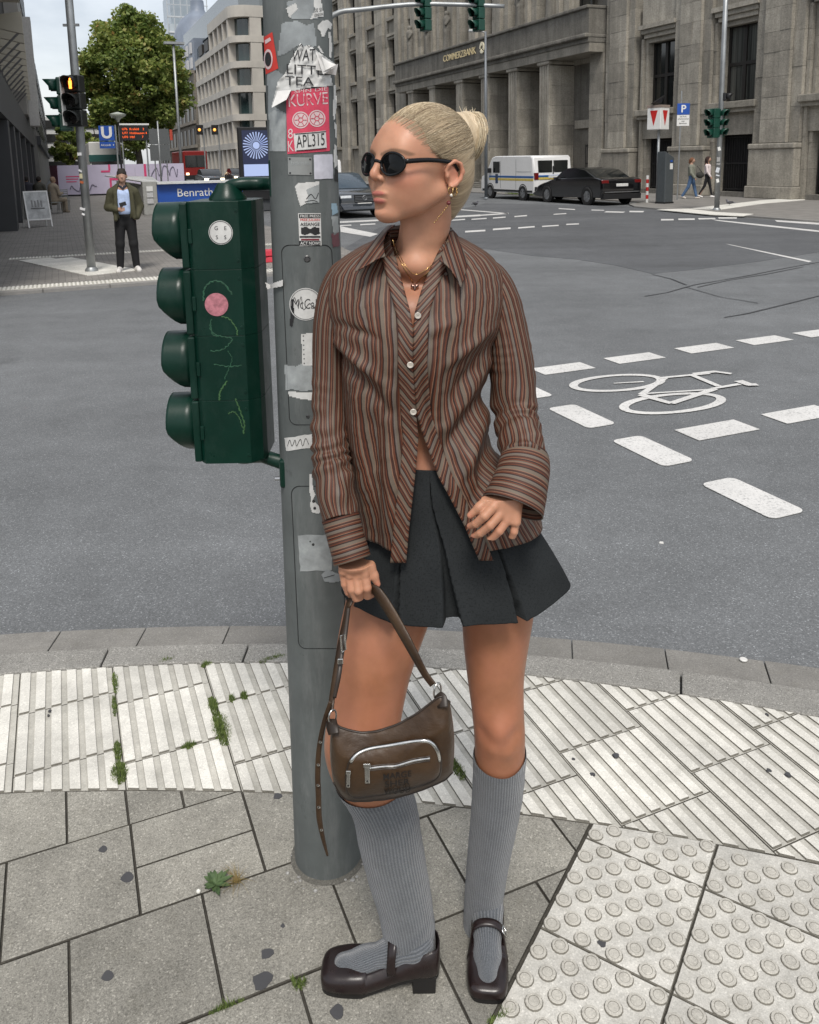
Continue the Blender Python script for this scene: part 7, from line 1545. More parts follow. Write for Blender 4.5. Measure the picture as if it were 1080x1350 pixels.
o = b.build('hair_strands', M_hair, None, smooth=True, attrs={'tint': np.array(tn)}); par(o, woman); kind(o, 'stuff')
# ---------------------------------------------------------------- sunglasses
M_acet = pm('black_acetate', (.004, .004, .0045), .22, var=.05, spec=.3); M_lens = pm('smoked_lens', (.003, .0033, .0035), .06, spec=.25)
sg_ = thing('sunglasses', 'narrow black oval sunglasses worn on her face', 'sunglasses', h2w((.10, 0, .02)))
for sy_ in (-1, 1):
    wr = math.radians(10)*sy_; c = np.array([.1045, .0368*sy_, .0225]); ux = np.array([-math.sin(wr)*1., math.cos(wr), 0]); uz = np.array([-.10, 0, 1.]); uz /= np.linalg.norm(uz)
    pr = []
    for a_ in np.linspace(0, 2*math.pi, 41)[:-1]: ca, sa = math.cos(a_), math.sin(a_); pr.append(c+ux*.0290*ca+uz*(.0195*sa*(1.04 if sa > 0 else 1))+np.array([-.0040*ca*ca, 0, 0]))
    B().tube([h2w(p) for p in pr], .0026, 8, close=True, flat=(1, 1.1)).build('rim', M_acet, sg_, smooth=True)
    L = [[h2w(c+(p-c)*k_+np.array([.0025*(1-k_**2), 0, 0])) for p in pr] for k_ in (.02, .35, .7, 1.)]; B().grid(L, cv=True).build('lens', M_lens, sg_, smooth=True)
    P = [c+ux*.029*sy_+np.array([-.004, .001*sy_, .004]), c+ux*.033*sy_+np.array([-.010, .002*sy_, .005]), np.array([.05, .0765*sy_, .0285]), np.array([.012, .0785*sy_, .0255]), np.array([-.008, .0785*sy_, .0215]), np.array([-.02, .077*sy_, .008])]
    B().tube([h2w(p) for p in bez(P, 24)], np.linspace(.0042, .0028, 24), 8, flat=(1.15, .6)).build('temple_arm', M_acet, sg_, smooth=True)
B().tube([h2w(p) for p in bez([(.107, -.009, .0265), (.1120, 0, .0295), (.107, .009, .0265)], 10)], .0030, 8).build('bridge', M_acet, sg_, smooth=True)
# ---------------------------------------------------------------- jewellery
M_au = pm('gold', (.55, .36, .15), .25, metal=1., var=.08); er = thing('earrings', 'gold hoop earrings with pearl and red bead hanging from her ear', 'earrings', h2w((-.002, .08, -.03)))
def hoop(c, r_, th_, nm, mat=M_au, rot=0.): B().tube([h2w(np.array(c)+np.array([math.cos(a_)*r_*math.cos(rot), math.cos(a_)*r_*math.sin(rot), math.sin(a_)*r_])) for a_ in np.linspace(0, 2*math.pi, 19)[:-1]], th_, 6, close=True).build(nm, mat, er, smooth=True)
hoop((-.005, .083, -.030), .0085, .0010, 'hoop', rot=.4); hoop((.003, .081, -.027), .0065, .0009, 'hoop', rot=.2); hoop((-.010, .0835, -.028), .0060, .0008, 'hoop', rot=.7)
for p, r_, mt_, nm in (((.002, .082, -.036), .0032, pm('pearl', (.72, .68, .60), .2), 'pearl'), ((.008, .081, -.050), .0042, pm('red_bead', (.12, .008, .008), .1, coat=.8), 'red_bead')): q = h2w(p); B().ell(q, (r_,)*3, 12, 8).build(nm, mt_, er, smooth=True)
for k in range(9): q = h2w((.010+.0030*k, .080-.0012*k, -.056-.0036*k)); B().ell(q, (.0014, .0014, .0018), 6, 5).build('chain_link', M_au, er, smooth=True)
nkl = thing('necklace', 'thin gold necklace with small heart pendant at the open collar', 'necklace', W(547, 377, -.1))
bt_ = BVHTree.FromPolygons([tuple(p) for p in geo_head[0]], [tuple(q) for q in geo_head[1].tolist()])
def on_skin(x, y, off=.0012):
    d_ = Vector(ray(x, y)).normalized(); h_ = bt_.ray_cast(Vector(CAM), d_)
    return np.array(h_[0])-np.array(d_)*off if h_[0] is not None else W(x, y, -.08)
for k, pts in enumerate(([(518, 316), (521, 328), (528, 344), (537, 360), (545, 373)], [(591, 318), (586, 334), (575, 349), (562, 361), (549, 373)], [(588, 322), (580, 338), (566, 352), (549, 362), (536, 352), (524, 330)])): B().tube([on_skin(*p) for p in bez(pts, 22)], .0008 if k < 2 else .0006, 6).build('chain', M_au, nkl, smooth=True)
c = on_skin(547, 379, .004); b = B(); s_ = SDF(c-.016, c+.016, .0009); s_.cap(c+[-.0038, 0, .003], c+[0, 0, -.0055], .0042, .0022, .002).cap(c+[.0038, 0, .003], c+[0, 0, -.0055], .0042, .0022, .002); hv_, hq_ = s_.mesh(); np_obj('heart_pendant', hv_, hq_, pm('rose_gold', (.55, .33, .26), .18, metal=.9), nkl)
for o_x in ((588, 322),): q = on_skin(*o_x, .002); B().ell(q, (.0028,)*3, 8, 6).build('clasp_bead', M_au, nkl, smooth=True)
# ================================================================== CLOTHES
def stripe_mat(name, diag=False):
    t = NT(name); a = t.attr('st', 'Vector'); sx = t.n('SeparateXYZ', {0: a}, out=0); sy = t.n('SeparateXYZ', {0: a}, out=1)
    wob = t.math('MULTIPLY', t.math('SUBTRACT', t.noise(14., 3, .5, a), .5), .0012)
    f = t.math('FRACT', t.math('DIVIDE', t.math('ADD', sx, wob), .0425))
    br, ru, gy, li, dk, bl = (.044, .0165, .0105), (.092, .026, .011), (.122, .094, .070), (.19, .10, .062), (.021, .0085, .0055), (.12, .098, .084)
    c = t.ramp(f, [(0, br), (.07, ru), (.12, dk), (.17, gy), (.30, li), (.325, br), (.41, li), (.435, ru), (.50, dk), (.545, bl), (.60, gy), (.665, br), (.72, ru), (.77, li), (.795, dk), (.85, ru), (.91, gy), (.965, li)], 'CONSTANT')
    # soften between yarns
    weave = t.ramp(t.noise(900., 2, .5, a), [(.3, .86), (.7, 1.12)]); c = t.mix(1., c, weave, 'MULTIPLY'); big = t.ramp(t.noise(9., 4, .5, a), [(.3, .9), (.7, 1.08)]); c = t.mix(1., c, big, 'MULTIPLY')
    t.set(Base_Color=c, Roughness=.62); t.b.inputs['Specular IOR Level'].default_value = .35; 
    t.bump(t.noise(700., 2, .5, a), .08, .001); return t.m
M_str = stripe_mat('striped_cotton')
# torso of the shirt: (px left, px right, py, half depth m, centre dy)
SR = np.array([(512, 592, 308, .045, .035), (490, 612, 318, .058, .035), (466, 634, 331, .070, .032), (446, 652, 346, .080, .028), (434, 664, 364, .088, .022), (432, 666, 392, .100, .012), (438, 660, 425, .112, .004), (446, 651, 455, .116, .0), (449, 643, 485, .113, .0), (452, 637, 515, .108, .0), (454, 639, 545, .107, .0), (456, 646, 575, .110, .0), (460, 655, 605, .117, .0), (464, 676, 635, .126, .0), (468, 696, 662, .134, .0), (471, 714, 690, .140, .0)], float)
NR, NC = 150, 260
SRI = bez(SR, NR)
eL = np.array([(290, 514), (320, 516), (345, 523), (380, 532), (410, 540), (432, 544), (480, 543.5), (545, 548), (578, 551), (605, 549), (629, 546.5), (695, 539), (744, 534.5), (790, 531)], float)
eR = np.array([(290, 594), (320, 585), (345, 572), (380, 557), (410, 548), (432, 545.5), (480, 544.5), (545, 549.5), (575, 559), (600, 568), (629, 579), (660, 596), (695, 614), (738, 632), (790, 652)], float)
def row_geo(r):
    xl, xr, y, bb, dy = r; a, c_ = W(xl, y, dy), W(xr, y, dy); return (a[0]+c_[0])/2, (c_[0]-a[0])/2, YW+dy, bb, a[2]
def projy(p): q = np.asarray(p)-CAM; return CY+F*(q @ DN)/(q @ FW)
def projx(p): q = np.asarray(p)-CAM; return 540+F*(q @ RT)/(q @ FW)
EX = 2.35
def sh_pt(cx, a, cy, bb, z, th, off=0.):
    c_, s_ = math.cos(th), math.sin(th); return np.array([cx+(a+off)*np.sign(c_)*abs(c_)**(2/EX), cy+(bb+off)*np.sign(s_)*abs(s_)**(2/EX), z])
def th_at_px(cx, a, cy, bb, z, px):
    """front angle (between -180 and 0 deg) whose projection is px"""
    lo, hi = -math.pi+.02, -.02
    for _ in range(40):
        m_ = (lo+hi)/2
        if projx(sh_pt(cx, a, cy, bb, z, m_)) < px: lo = m_
        else: hi = m_
    return (lo+hi)/2
P = np.zeros((NR, NC, 3)); ST = np.zeros((NR, NC, 3)); EDGE = []
vlen = 0; zprev = None
for i, r in enumerate(SRI):
    cx, a, cy, bb, z = row_geo(r); yf = projy((cx, cy-bb, z)); tl_ = th_at_px(cx, a, cy, bb, z, np.interp(yf, eL[:, 0], eL[:, 1])); tr_ = th_at_px(cx, a, cy, bb, z, np.interp(yf, eR[:, 0], eR[:, 1]))
    th = np.linspace(tr_, tl_+2*math.pi, NC)
    for j, q in enumerate(th): P[i, j] = sh_pt(cx, a, cy, bb, z, q)
    ST[i, :, 0] = th*.128; ST[i, :, 1] = -z; EDGE.append((cx, a, cy, bb, z, tl_, tr_, yf))
# hem scoops up a little at the sides
def fold(P, lines, amp):
    """ridge folds along 3-D segments: (px0,py0,px1,py1,width,height)"""
    out = np.zeros(P.shape[:2])
    PX = 540+F*((P-CAM) @ RT)/((P-CAM) @ FW); PY = CY+F*((P-CAM) @ DN)/((P-CAM) @ FW)
    for x0, y0, x1, y1, w_, h_ in lines:
        d_ = np.array([x1-x0, y1-y0], float); L = np.linalg.norm(d_); d_ /= L; u = (PX-x0)*d_[0]+(PY-y0)*d_[1]; vv_ = -(PX-x0)*d_[1]+(PY-y0)*d_[0]; tt = np.clip(u/L, 0, 1); fall = np.exp(-(np.clip(-u, 0, None)/12)**2-(np.clip(u-L, 0, None)/14)**2)*(.4+.6*np.sin(math.pi*np.clip(tt, .08, .92)))
        out += h_*np.exp(-(vv_/w_)**2)*fall
    return out*amp
front = (P[..., 1] < YW+.03)
dsp = 1.9*fold(P, [(447, 452, 500, 500, 6, .007), (450, 470, 510, 540, 8, -.006), (452, 430, 490, 445, 6, -.005), (640, 440, 590, 480, 7, .006), (648, 455, 600, 520, 9, -.006), (640, 480, 590, 560, 8, .007), (636, 520, 585, 600, 8, -.006), (640, 545, 600, 640, 8, .008), (650, 575, 625, 660, 8, -.007), (658, 600, 640, 690, 7, .006), (470, 500, 478, 640, 9, .006), (490, 560, 495, 730, 10, -.005), (515, 520, 518, 720, 10, .005), (560, 440, 600, 420, 9, .004), (610, 600, 655, 700, 8, .006), (590, 380, 600, 460, 8, .003), (480, 390, 470, 440, 8, .003), (572, 470, 575, 560, 8, .005), (555, 500, 565, 570, 6, -.004)], 1.)*front
dsp += .0026*fbm(P*[1, 1, .45], 60., 3)+.0010*fbm(P*[1, 1, 1.6], 130., 2)
Nn = np.zeros_like(P)
for i, e in enumerate(EDGE): d_ = P[i]-np.array([e[0], e[2], e[4]]); Nn[i] = d_/np.maximum(1e-6, np.linalg.norm(d_, axis=1))[:, None]
P += Nn*dsp[..., None]
shirt = empty('shirt', W(560, 690)); par(shirt, woman); shirt['label'] = 'brown shirt with fine rust and grey stripes, unbuttoned at the hem'
Vg, Qg = grid_geo(P, False); o = np_obj('shirt_body', Vg, Qg[:, ::-1], M_str, shirt, {'st': ST.reshape(-1, 3)}); md = o.modifiers.new('s', 'SOLIDIFY'); md.thickness = .0012; md.offset = 0
# diagonal-striped plackets along both front edges
from mathutils.bvhtree import BVHTree
bts = BVHTree.FromPolygons([tuple(p) for p in Vg], [tuple(q) for q in Qg.tolist()])
def on_shirt(x, y, off):
    d_ = Vector(ray(x, y)).normalized(); h_ = bts.ray_cast(Vector(CAM), d_)
    return (np.array(h_[0])-np.array(d_)*off, h_[0]) if h_[0] is not None else (None, None)
def placket(E, side, y0, y1, w0, w1, off, name):
    n, m = 110, 7; G_ = np.zeros((n, m, 3)); S_ = np.zeros((n, m, 3)); last = None
    for i in range(n):
        y = y0+(y1-y0)*i/(n-1); xe = np.interp(y, E[:, 0], E[:, 1]); wd = w0+(w1-w0)*i/(n-1)
        for j in range(m):
            x = xe-side*.8+side*wd*j/(m-1)*1.0 if side > 0 else xe+.8-wd*j/(m-1); xq = x
            p, h_ = on_shirt(xe+side*max(2.0, abs(x-xe)), y, off)
            if p is None: p = last if last is not None else W(xq, y, -.1)
            last = p; k_ = pxm(p); pp = atY(x, y, p[1]); G_[i, j] = pp; S_[i, j, 0] = (abs(x-xe)*k_*.9+(-side*0+1)*y*k_*.62); S_[i, j, 1] = y*k_
    ker = np.ones(5)/5
    for j in range(m): yy = np.convolve(np.pad(G_[:, j, 1], 2, mode='edge'), ker, 'valid'); G_[:, j] = [atY(projx(G_[i, j]), projy(G_[i, j]), yy[i]) for i in range(n)]
    Vp, Qp = grid_geo(G_, False); o = np_obj(name, Vp, Qp, M_str, shirt, {'st': S_.reshape(-1, 3)}); md = o.modifiers.new('s', 'SOLIDIFY'); md.thickness = .0016; md.offset = 0
    return G_
gR_ = placket(eR, 1, 330, 739, 20, 19, .0035, 'placket'); gL_ = placket(eL, -1, 338, 742, 19, 21, .0065, 'placket')
M_btn = pm('shell_button', (.50, .46, .40), .25, var=.15, scale=120.)
for x, y in ((551, 416), (541, 481), (545, 543)):
    p, _ = on_shirt(x-6 if x < 550 else x+5, y, .010); p = atY(x, y, p[1]); T = face_mat(tuple(p), (1, 0, 0), (0, -.05, 1)); r_ = 4.4*pxm(p)
    b = B().lathe([(r_, 0), (r_, .0012), (r_*.85, .002), (r_*.6, .0014), (.0003, .0013)], 18, T); b.build('button', M_btn, shirt, smooth='auto')
    for sx_ in (-1, 1): B().lathe([(.0006, .0013), (.0006, .0016)], 6, T @ Matrix.Translation((.0011*sx_, 0, 0))).build('button_hole', K_k, shirt)
q, _ = on_shirt(588, 361, .004); B().lathe([(.0032, 0), (.0028, .0015)], 14, face_mat(tuple(q), (1, 0, 0), (0, 0, 1))).build('button', pm('dark_button', (.05, .03, .02), .3), shirt)
# sleeves: rings perpendicular to the arm
def arm_tube(path, rpx, dys, n, m, stw=.128, amp=None, foldn=0, seed=0, flat=1.):
    C_ = np.array([W(x, y, d_) for (x, y), d_ in zip(path, dys)]); C_ = bez(C_, n); R_ = bez([[r_] for r_ in rpx], n)[:, 0]; G_ = np.zeros((n, m, 3)); S_ = np.zeros((n, m, 3)); th = np.linspace(0, 2*math.pi, m)
    L = np.concatenate([[0], np.cumsum(np.linalg.norm(np.diff(C_, axis=0), axis=1))]); rg = np.random.default_rng(seed); ph_ = rg.uniform(0, 6.28, 40)
    for i in range(n):
        t_ = C_[min(i+1, n-1)]-C_[max(i-1, 0)]; t_ /= np.linalg.norm(t_); a = np.array([1., 0, 0]); a -= t_*(a @ t_); a /= np.linalg.norm(a); b_ = np.cross(t_, a); r_ = R_[i]*pxm(C_[i])
        u = L[i]/L[-1]; am = np.interp(u, *zip(*amp)) if amp else 0.
        uu_ = u+.035*np.sin(11*u+ph_[5])+.02*np.sin(23*u+ph_[6]); f_ = am*(.6*np.sin(foldn*6.283*uu_+2.4*np.sin(th+ph_[0])+1.4*np.sin(2*th+ph_[1]))*(.55+.45*np.sin(th*1+7*u+ph_[7]))+.4*np.sin(foldn*1.6*6.283*uu_+3.0*np.sin(th+ph_[2])+ph_[3])*(.5+.5*np.sin(2*th-9*u+ph_[8]))+.35*np.sin(3*th+5*u+ph_[4]))
        f_ = np.where(f_ > 0, f_, f_*.8)
        G_[i] = C_[i]+((r_+f_)*np.cos(th))[:, None]*a+((r_*flat+f_)*np.sin(th))[:, None]*b_
        S_[i, :, 0] = th*stw*.36+.004*np.sin(L[i]*26+th*2)*am/.004 if am else th*stw*.36; S_[i, :, 1] = L[i]
    return G_, S_
def sleeve(name, *a, **k):
    G_, S_ = arm_tube(*a, **k); Vp, Qp = grid_geo(G_, False); o = np_obj(name, Vp, Qp, M_str, shirt, {'st': S_.reshape(-1, 3)}); md = o.modifiers.new('s', 'SOLIDIFY'); md.thickness = .0014; md.offset = 0; return G_
sleeve('sleeve', [(468, 352), (455, 366), (444, 392), (436, 430), (434, 480), (434, 540), (436, 600), (442, 645), (449, 684)], [17, 23, 24.5, 22.5, 21.5, 22, 24.5, 25.5, 23.5], [.03, .025, .02, .01, 0, -.02, -.055, -.095, -.125], 200, 64, amp=[(0, .0), (.3, .0008), (.5, .0018), (.68, .0050), (.93, .0060), (1, .001)], foldn=12, seed=2, flat=1.15)
sleeve('sleeve', [(632, 355), (645, 368), (658, 396), (667, 435), (674, 480), (678, 520), (682, 555), (689, 590), (691, 626)], [17, 24, 27, 28, 29.5, 29.5, 28.5, 29, 26], [.03, .025, .02, .012, .0, -.015, -.045, -.10, -.155], 200, 64, amp=[(0, .0), (.3, .0010), (.5, .0022), (.68, .0060), (.95, .0055), (1, .0015)], foldn=10, seed=5, flat=1.12)
def cuff(path, rpx, dys, name='cuff', flat=1.):
    G_, S_ = arm_tube(path, rpx, dys, 26, 60, amp=[(0, .0006), (1, .0006)], foldn=1.5, seed=9, flat=flat); S2 = S_.copy(); S2[..., 0] = S_[..., 1]; S2[..., 1] = S_[..., 0]
    Vp, Qp = grid_geo(G_, False); o = np_obj(name, Vp, Qp, M_str, shirt, {'st': S2.reshape(-1, 3)}); md = o.modifiers.new('s', 'SOLIDIFY'); md.thickness = .0022; md.offset = 0
cuff([(449, 681), (456, 708), (464.5, 739)], [24.5, 23.8, 24.5], [-.122, -.138, -.155]); cuff([(692.5, 600), (692, 609), (687, 635), (676, 669)], [28.5, 32.5, 35.5, 41], [-.122, -.135, -.165, -.195], flat=.85)
# collar: stand and two pointed leaves
def ribbon(rows, name, m=None, stf=None):
    A = np.array(rows, float); n, m0 = A.shape[:2]; n2, m2 = 28, 20; Mid = np.array([bez(A[i], m2) for i in range(n)]); G2 = np.array([bez(Mid[:, j], n2) for j in range(m2)]).transpose(1, 0, 2)
    Pw = np.zeros((n2, m2, 3)); S_ = np.zeros((n2, m2, 3))
    for i in range(n2):
        for j in range(m2): x, y, d_ = G2[i, j]; Pw[i, j] = W(x, y, d_)
    S_[..., 0] = stf(G2)*.00152; S_[..., 1] = G2[..., 1]*.0015
    Vp, Qp = grid_geo(Pw, False); o = np_obj(name, Vp, Qp, M_str, shirt, {'st': S_.reshape(-1, 3)}); md = o.modifiers.new('s', 'SOLIDIFY'); md.thickness = .0022; md.offset = 0
    return o
# viewer-left leaf: fold line (neck side) -> outer edge
ribbon([[(521, 297, .03), (511, 305, -.005), (506, 320, -.040), (508, 338, -.078)], [(512, 298, .035), (500, 312, -.010), (494, 328, -.052), (497, 342, -.086)], [(505, 304, .038), (489, 323, -.015), (481, 340, -.060), (482, 351, -.092)], [(498, 312, .036), (480, 333, -.020), (472, 347, -.064), (468, 358, -.094)]], 'collar_leaf', stf=lambda g_: g_[..., 0]*.75+g_[..., 1]*.55)
ribbon([[(588, 300, .03), (592, 306, .0), (588, 322, -.040), (579, 343, -.082)], [(596, 303, .035), (600, 315, -.008), (597, 332, -.048), (590, 351, -.088)], [(602, 309, .037), (608, 325, -.014), (607, 345, -.056), (600, 364, -.094)], [(606, 316, .036), (616, 337, -.018), (614, 358, -.060), (608, 379, -.098)]], 'collar_leaf', stf=lambda g_: g_[..., 0]*.95-g_[..., 1]*.30)
# stand behind the neck
n, m = 8, 40; G_ = np.zeros((n, m, 3)); S_ = np.zeros((n, m, 3)); cc_ = W(553, 318, .028)
for i in range(n):
    for j in range(m):
        a_ = math.radians(-25+230*j/(m-1)); r_ = .064+.006*i/(n-1); z = cc_[2]+.030-.045*i/(n-1)-.010*(1-math.sin(max(0, a_)))*.6; G_[i, j] = (cc_[0]+r_*math.cos(a_), cc_[1]+r_*.95*math.sin(a_), z); S_[i, j] = (z, a_*.06, 0)
Vp, Qp = grid_geo(G_, False); o = np_obj('collar_stand', Vp, Qp, M_str, shirt, {'st': S_.reshape(-1, 3)}); md = o.modifiers.new('s', 'SOLIDIFY'); md.thickness = .002
# ---------------------------------------------------------------- skirt
t = NT('charcoal_wool'); a = t.attr('st', 'Vector'); f1 = t.noise(700., 2, .5, t.vmul(a, (1, .25, 1))); f2 = t.noise(700., 2, .5, t.vmul(a, (.25, 1, 1)))
wv = t.ramp(t.math('ADD', f1, f2), [(.75, .78), (1.25, 1.25)]); c = t.mix(1., (.0195, .0215, .0225), wv, 'MULTIPLY'); c = t.mix(1., c, t.ramp(t.noise(16., 4, .5, a), [(.3, .9), (.7, 1.1)]), 'MULTIPLY')
t.set(Base_Color=c, Roughness=.85); t.b.inputs['Specular IOR Level'].default_value = .06; t.bump(t.math('ADD', f1, f2), .12, .001); M_wool = t.m
KR = bez([(572, 68, 597, .098), (576, 86, 640, .110), (588, 108, 685, .122), (592, 125, 718, .131), (595, 139, 748, .139), (596.5, 150, 774, .146)], 90); NS = 620; th = np.linspace(-math.pi, math.pi, NS); P = np.zeros((90, NS, 3)); S_ = np.zeros((90, NS, 3))
pleats = [(-91.5, 4.6, 1.), (-57, 2.6, .9), (-119, 2.0, .5), (-150, 3, .8), (40, 3, .8), (80, 3, .8), (120, 3, .8), (160, 3, .8)]
for i, (cx_, rx_, y, bb) in enumerate(KR):
    t_ = i/89; c_ = W(cx_, y, .0); a_ = rx_*pxm(c_); sh_ = math.radians(-5.0)*(1-t_); off = np.zeros(NS)
    for g0, wd, dp in pleats:
        g = math.radians(g0)+(sh_ if g0 < -60 else 0); w_ = math.radians(wd)*(.08+.92*t_**1.3); d_ = (th-g)/w_; k_ = np.clip((1-np.abs(d_))/.18, 0, 1); off -= .034*dp*t_**.8*k_*(k_*(3-2*k_)); off += .004*dp*t_*np.exp(-((np.abs(d_)-1.25)/.7)**2)
    off += t_*.006*np.sin(th*3+1.)+.0025*t_*np.sin(th*7+2); z = c_[2]+.006*t_*np.sin(th*2+.7)-.004*t_*np.sin(th*5)
    P[i, :, 0] = c_[0]+(a_+off)*np.cos(th); P[i, :, 1] = c_[1]+(bb+off)*np.sin(th); P[i, :, 2] = z; S_[i, :, 0] = th*.15; S_[i, :, 1] = y*.0016
P += (.0009*fbm(P, 55., 2))[..., None]*np.array([.5, -1, 0])
Vp, Qp = grid_geo(P, False); sk = np_obj('skirt', Vp, Qp[:, ::-1], M_wool, woman, {'st': S_.reshape(-1, 3)}); md = sk.modifiers.new('s', 'SOLIDIFY'); md.thickness = .0022; md.offset = 0; sk['label'] = 'short charcoal grey box-pleated skirt'
# ---------------------------------------------------------------- socks
t = NT('ribbed_knit'); a = t.attr('st', 'Vector'); u = t.n('SeparateXYZ', {0: a}, out=0); rib = t.math('SINE', t.math('MULTIPLY', u, 60.)); n1 = t.noise(520., 3, .6, t.wpos())
c = t.mix(t.ramp(t.math('MULTIPLY_ADD', rib, .5, .5), [(.2, 0), (.75, 1)]), (.084, .092, .102), (.132, .141, .153)); c = t.mix(1., c, t.ramp(n1, [(.3, .66), (.7, 1.36)]), 'MULTIPLY'); c = t.mix(1., c, t.ramp(t.noise(20., 4, .6, t.wpos()), [(.3, .9), (.7, 1.1)]), 'MULTIPLY')
t.set(Base_Color=c, Roughness=.95); t.b.inputs['Sheen Weight'].default_value = .35; t.b.inputs['Specular IOR Level'].default_value = .1
t.bump(t.math('ADD', t.math('MULTIPLY', rib, .7), n1), .55, .0022); M_sock = t.m
def sock(leg, y0, dip, footpts, name):
    R = bez(leg, 300); k0 = int(np.argmax(R[:, 1] > y0)); G_, th = loft([tuple(r) for r in R[k0:]], 150, 64); n = G_.shape[0]
    C_ = G_.mean(1, keepdims=True); d_ = G_-C_; d_ /= np.linalg.norm(d_, axis=2, keepdims=True); bulge = .0022+.0012*np.exp(-((np.arange(n)-5)/5.)**2); G_ = G_+d_*bulge[:, None, None]+d_*(.0007*fbm(G_, 120., 2))[..., None]
    if dip is not None: G_[..., 2] += dip(th)[None, :]*np.exp(-(np.arange(n)/26.)**2)[:, None]
    S_ = np.zeros(G_.shape); S_[..., 0] = th[None, :]; S_[..., 1] = np.arange(n)[:, None]*.002
    s = SDF(np.min(footpts[0], 0)-.07, np.max(footpts[0], 0)+.07, .003); s.chain(footpts[0], footpts[1], .02); fv, fq = s.mesh()
    g1 = grid_geo(G_); V_, Q_ = join_geo([g1, (fv, fq)]); c_ = np.mean(footpts[0], 0); ax = footpts[0][-1]-footpts[0][0]; ax = ax/np.linalg.norm(ax); rel = fv-footpts[0][0]; side = np.cross(ax, (0, 0, 1)); st = np.zeros((len(V_), 3)); st[:len(g1[0])] = S_.reshape(-1, 3); st[len(g1[0]):, 0] = np.arctan2(rel @ np.cross(side, ax), rel @ side)
    return np_obj(name, V_, Q_, M_sock, woman, {'st': st})
# shoe frames: heel point on ground, toe direction
hLp = gnd(578, 1292); tLp = gnd(424, 1289); fL = (tLp-hLp); lenL = np.linalg.norm(fL[:2]); fL /= np.linalg.norm(fL)
tRp = gnd(643, 1325); hRp = gnd(643, 1212); fR = tRp-hRp; lenR = np.linalg.norm(fR[:2]); fR /= np.linalg.norm(fR)
def sh2w(h_, f_, p, k=1., lw=1.): l_ = np.array([-f_[1], f_[0], 0])*lw; p = np.asarray(p, float)*k; return h_+np.outer(p[..., 0].ravel(), f_).reshape(p.shape)+np.outer(p[..., 1].ravel(), l_).reshape(p.shape)+np.outer(p[..., 2].ravel(), (0, 0, 1)).reshape(p.shape)
kL, kR = lenL/.262, lenR/.262
def fpts(h_, f_, k, top): return ([top]+[sh2w(h_, f_, np.array([p]), k)[0] for p in ((.045, 0, .085), (.10, 0, .068), (.16, 0, .045), (.21, 0, .034))], [.034, .032, .029, .027, .024])
sock(legL, 1028, lambda th_: .004*np.cos(th_), fpts(hLp, fL, kL, W(541, 1235, -.045)), 'sock'); sock(legR, 993, lambda th_: -.012*np.maximum(0, -np.sin(th_))+.010*np.maximum(0, np.cos(th_))**2, fpts(hRp, fR, kR, W(635, 1215, .055)), 'sock')
# ---------------------------------------------------------------- shoes
t = NT('oxblood_leather'); v = t.wpos(); c = t.mix(t.ramp(t.noise(30., 4, .6, v), [(.3, 0), (.7, 1)]), (.0095, .0055, .0055), (.018, .0095, .0090)); t.set(Base_Color=c, Roughness=t.ramp(t.noise(45., 4, .6, v), [(.3, .24), (.7, .38)])); t.bump(t.noise(260., 4, .6, v), .10, .001); M_lea = t.m
M_sole = pm('shoe_sole', (.008, .007, .007), .55)
def outline(g=0.):
    """sole outline (x along, y half widths) from heel to square toe"""
    xs = [(-.004, 0), (.0, .022), (.012, .031), (.04, .034), (.085, .0335), (.13, .039), (.17, .0435), (.205, .0435), (.232, .0405), (.250, .034), (.258, .022), (.260, 0)]
    C_ = bez([(x, y) for x, y in xs], 40); U = [(x, y+g*(1 if y > .002 else 0)) for x, y in C_]; return U+[(x, -y) for x, y in U[::-1][1:-1]]
def base_z(x): return .046-.034*np.clip((np.asarray(x)-.045)/.12, 0, 1)**1.0*(1) if True else 0
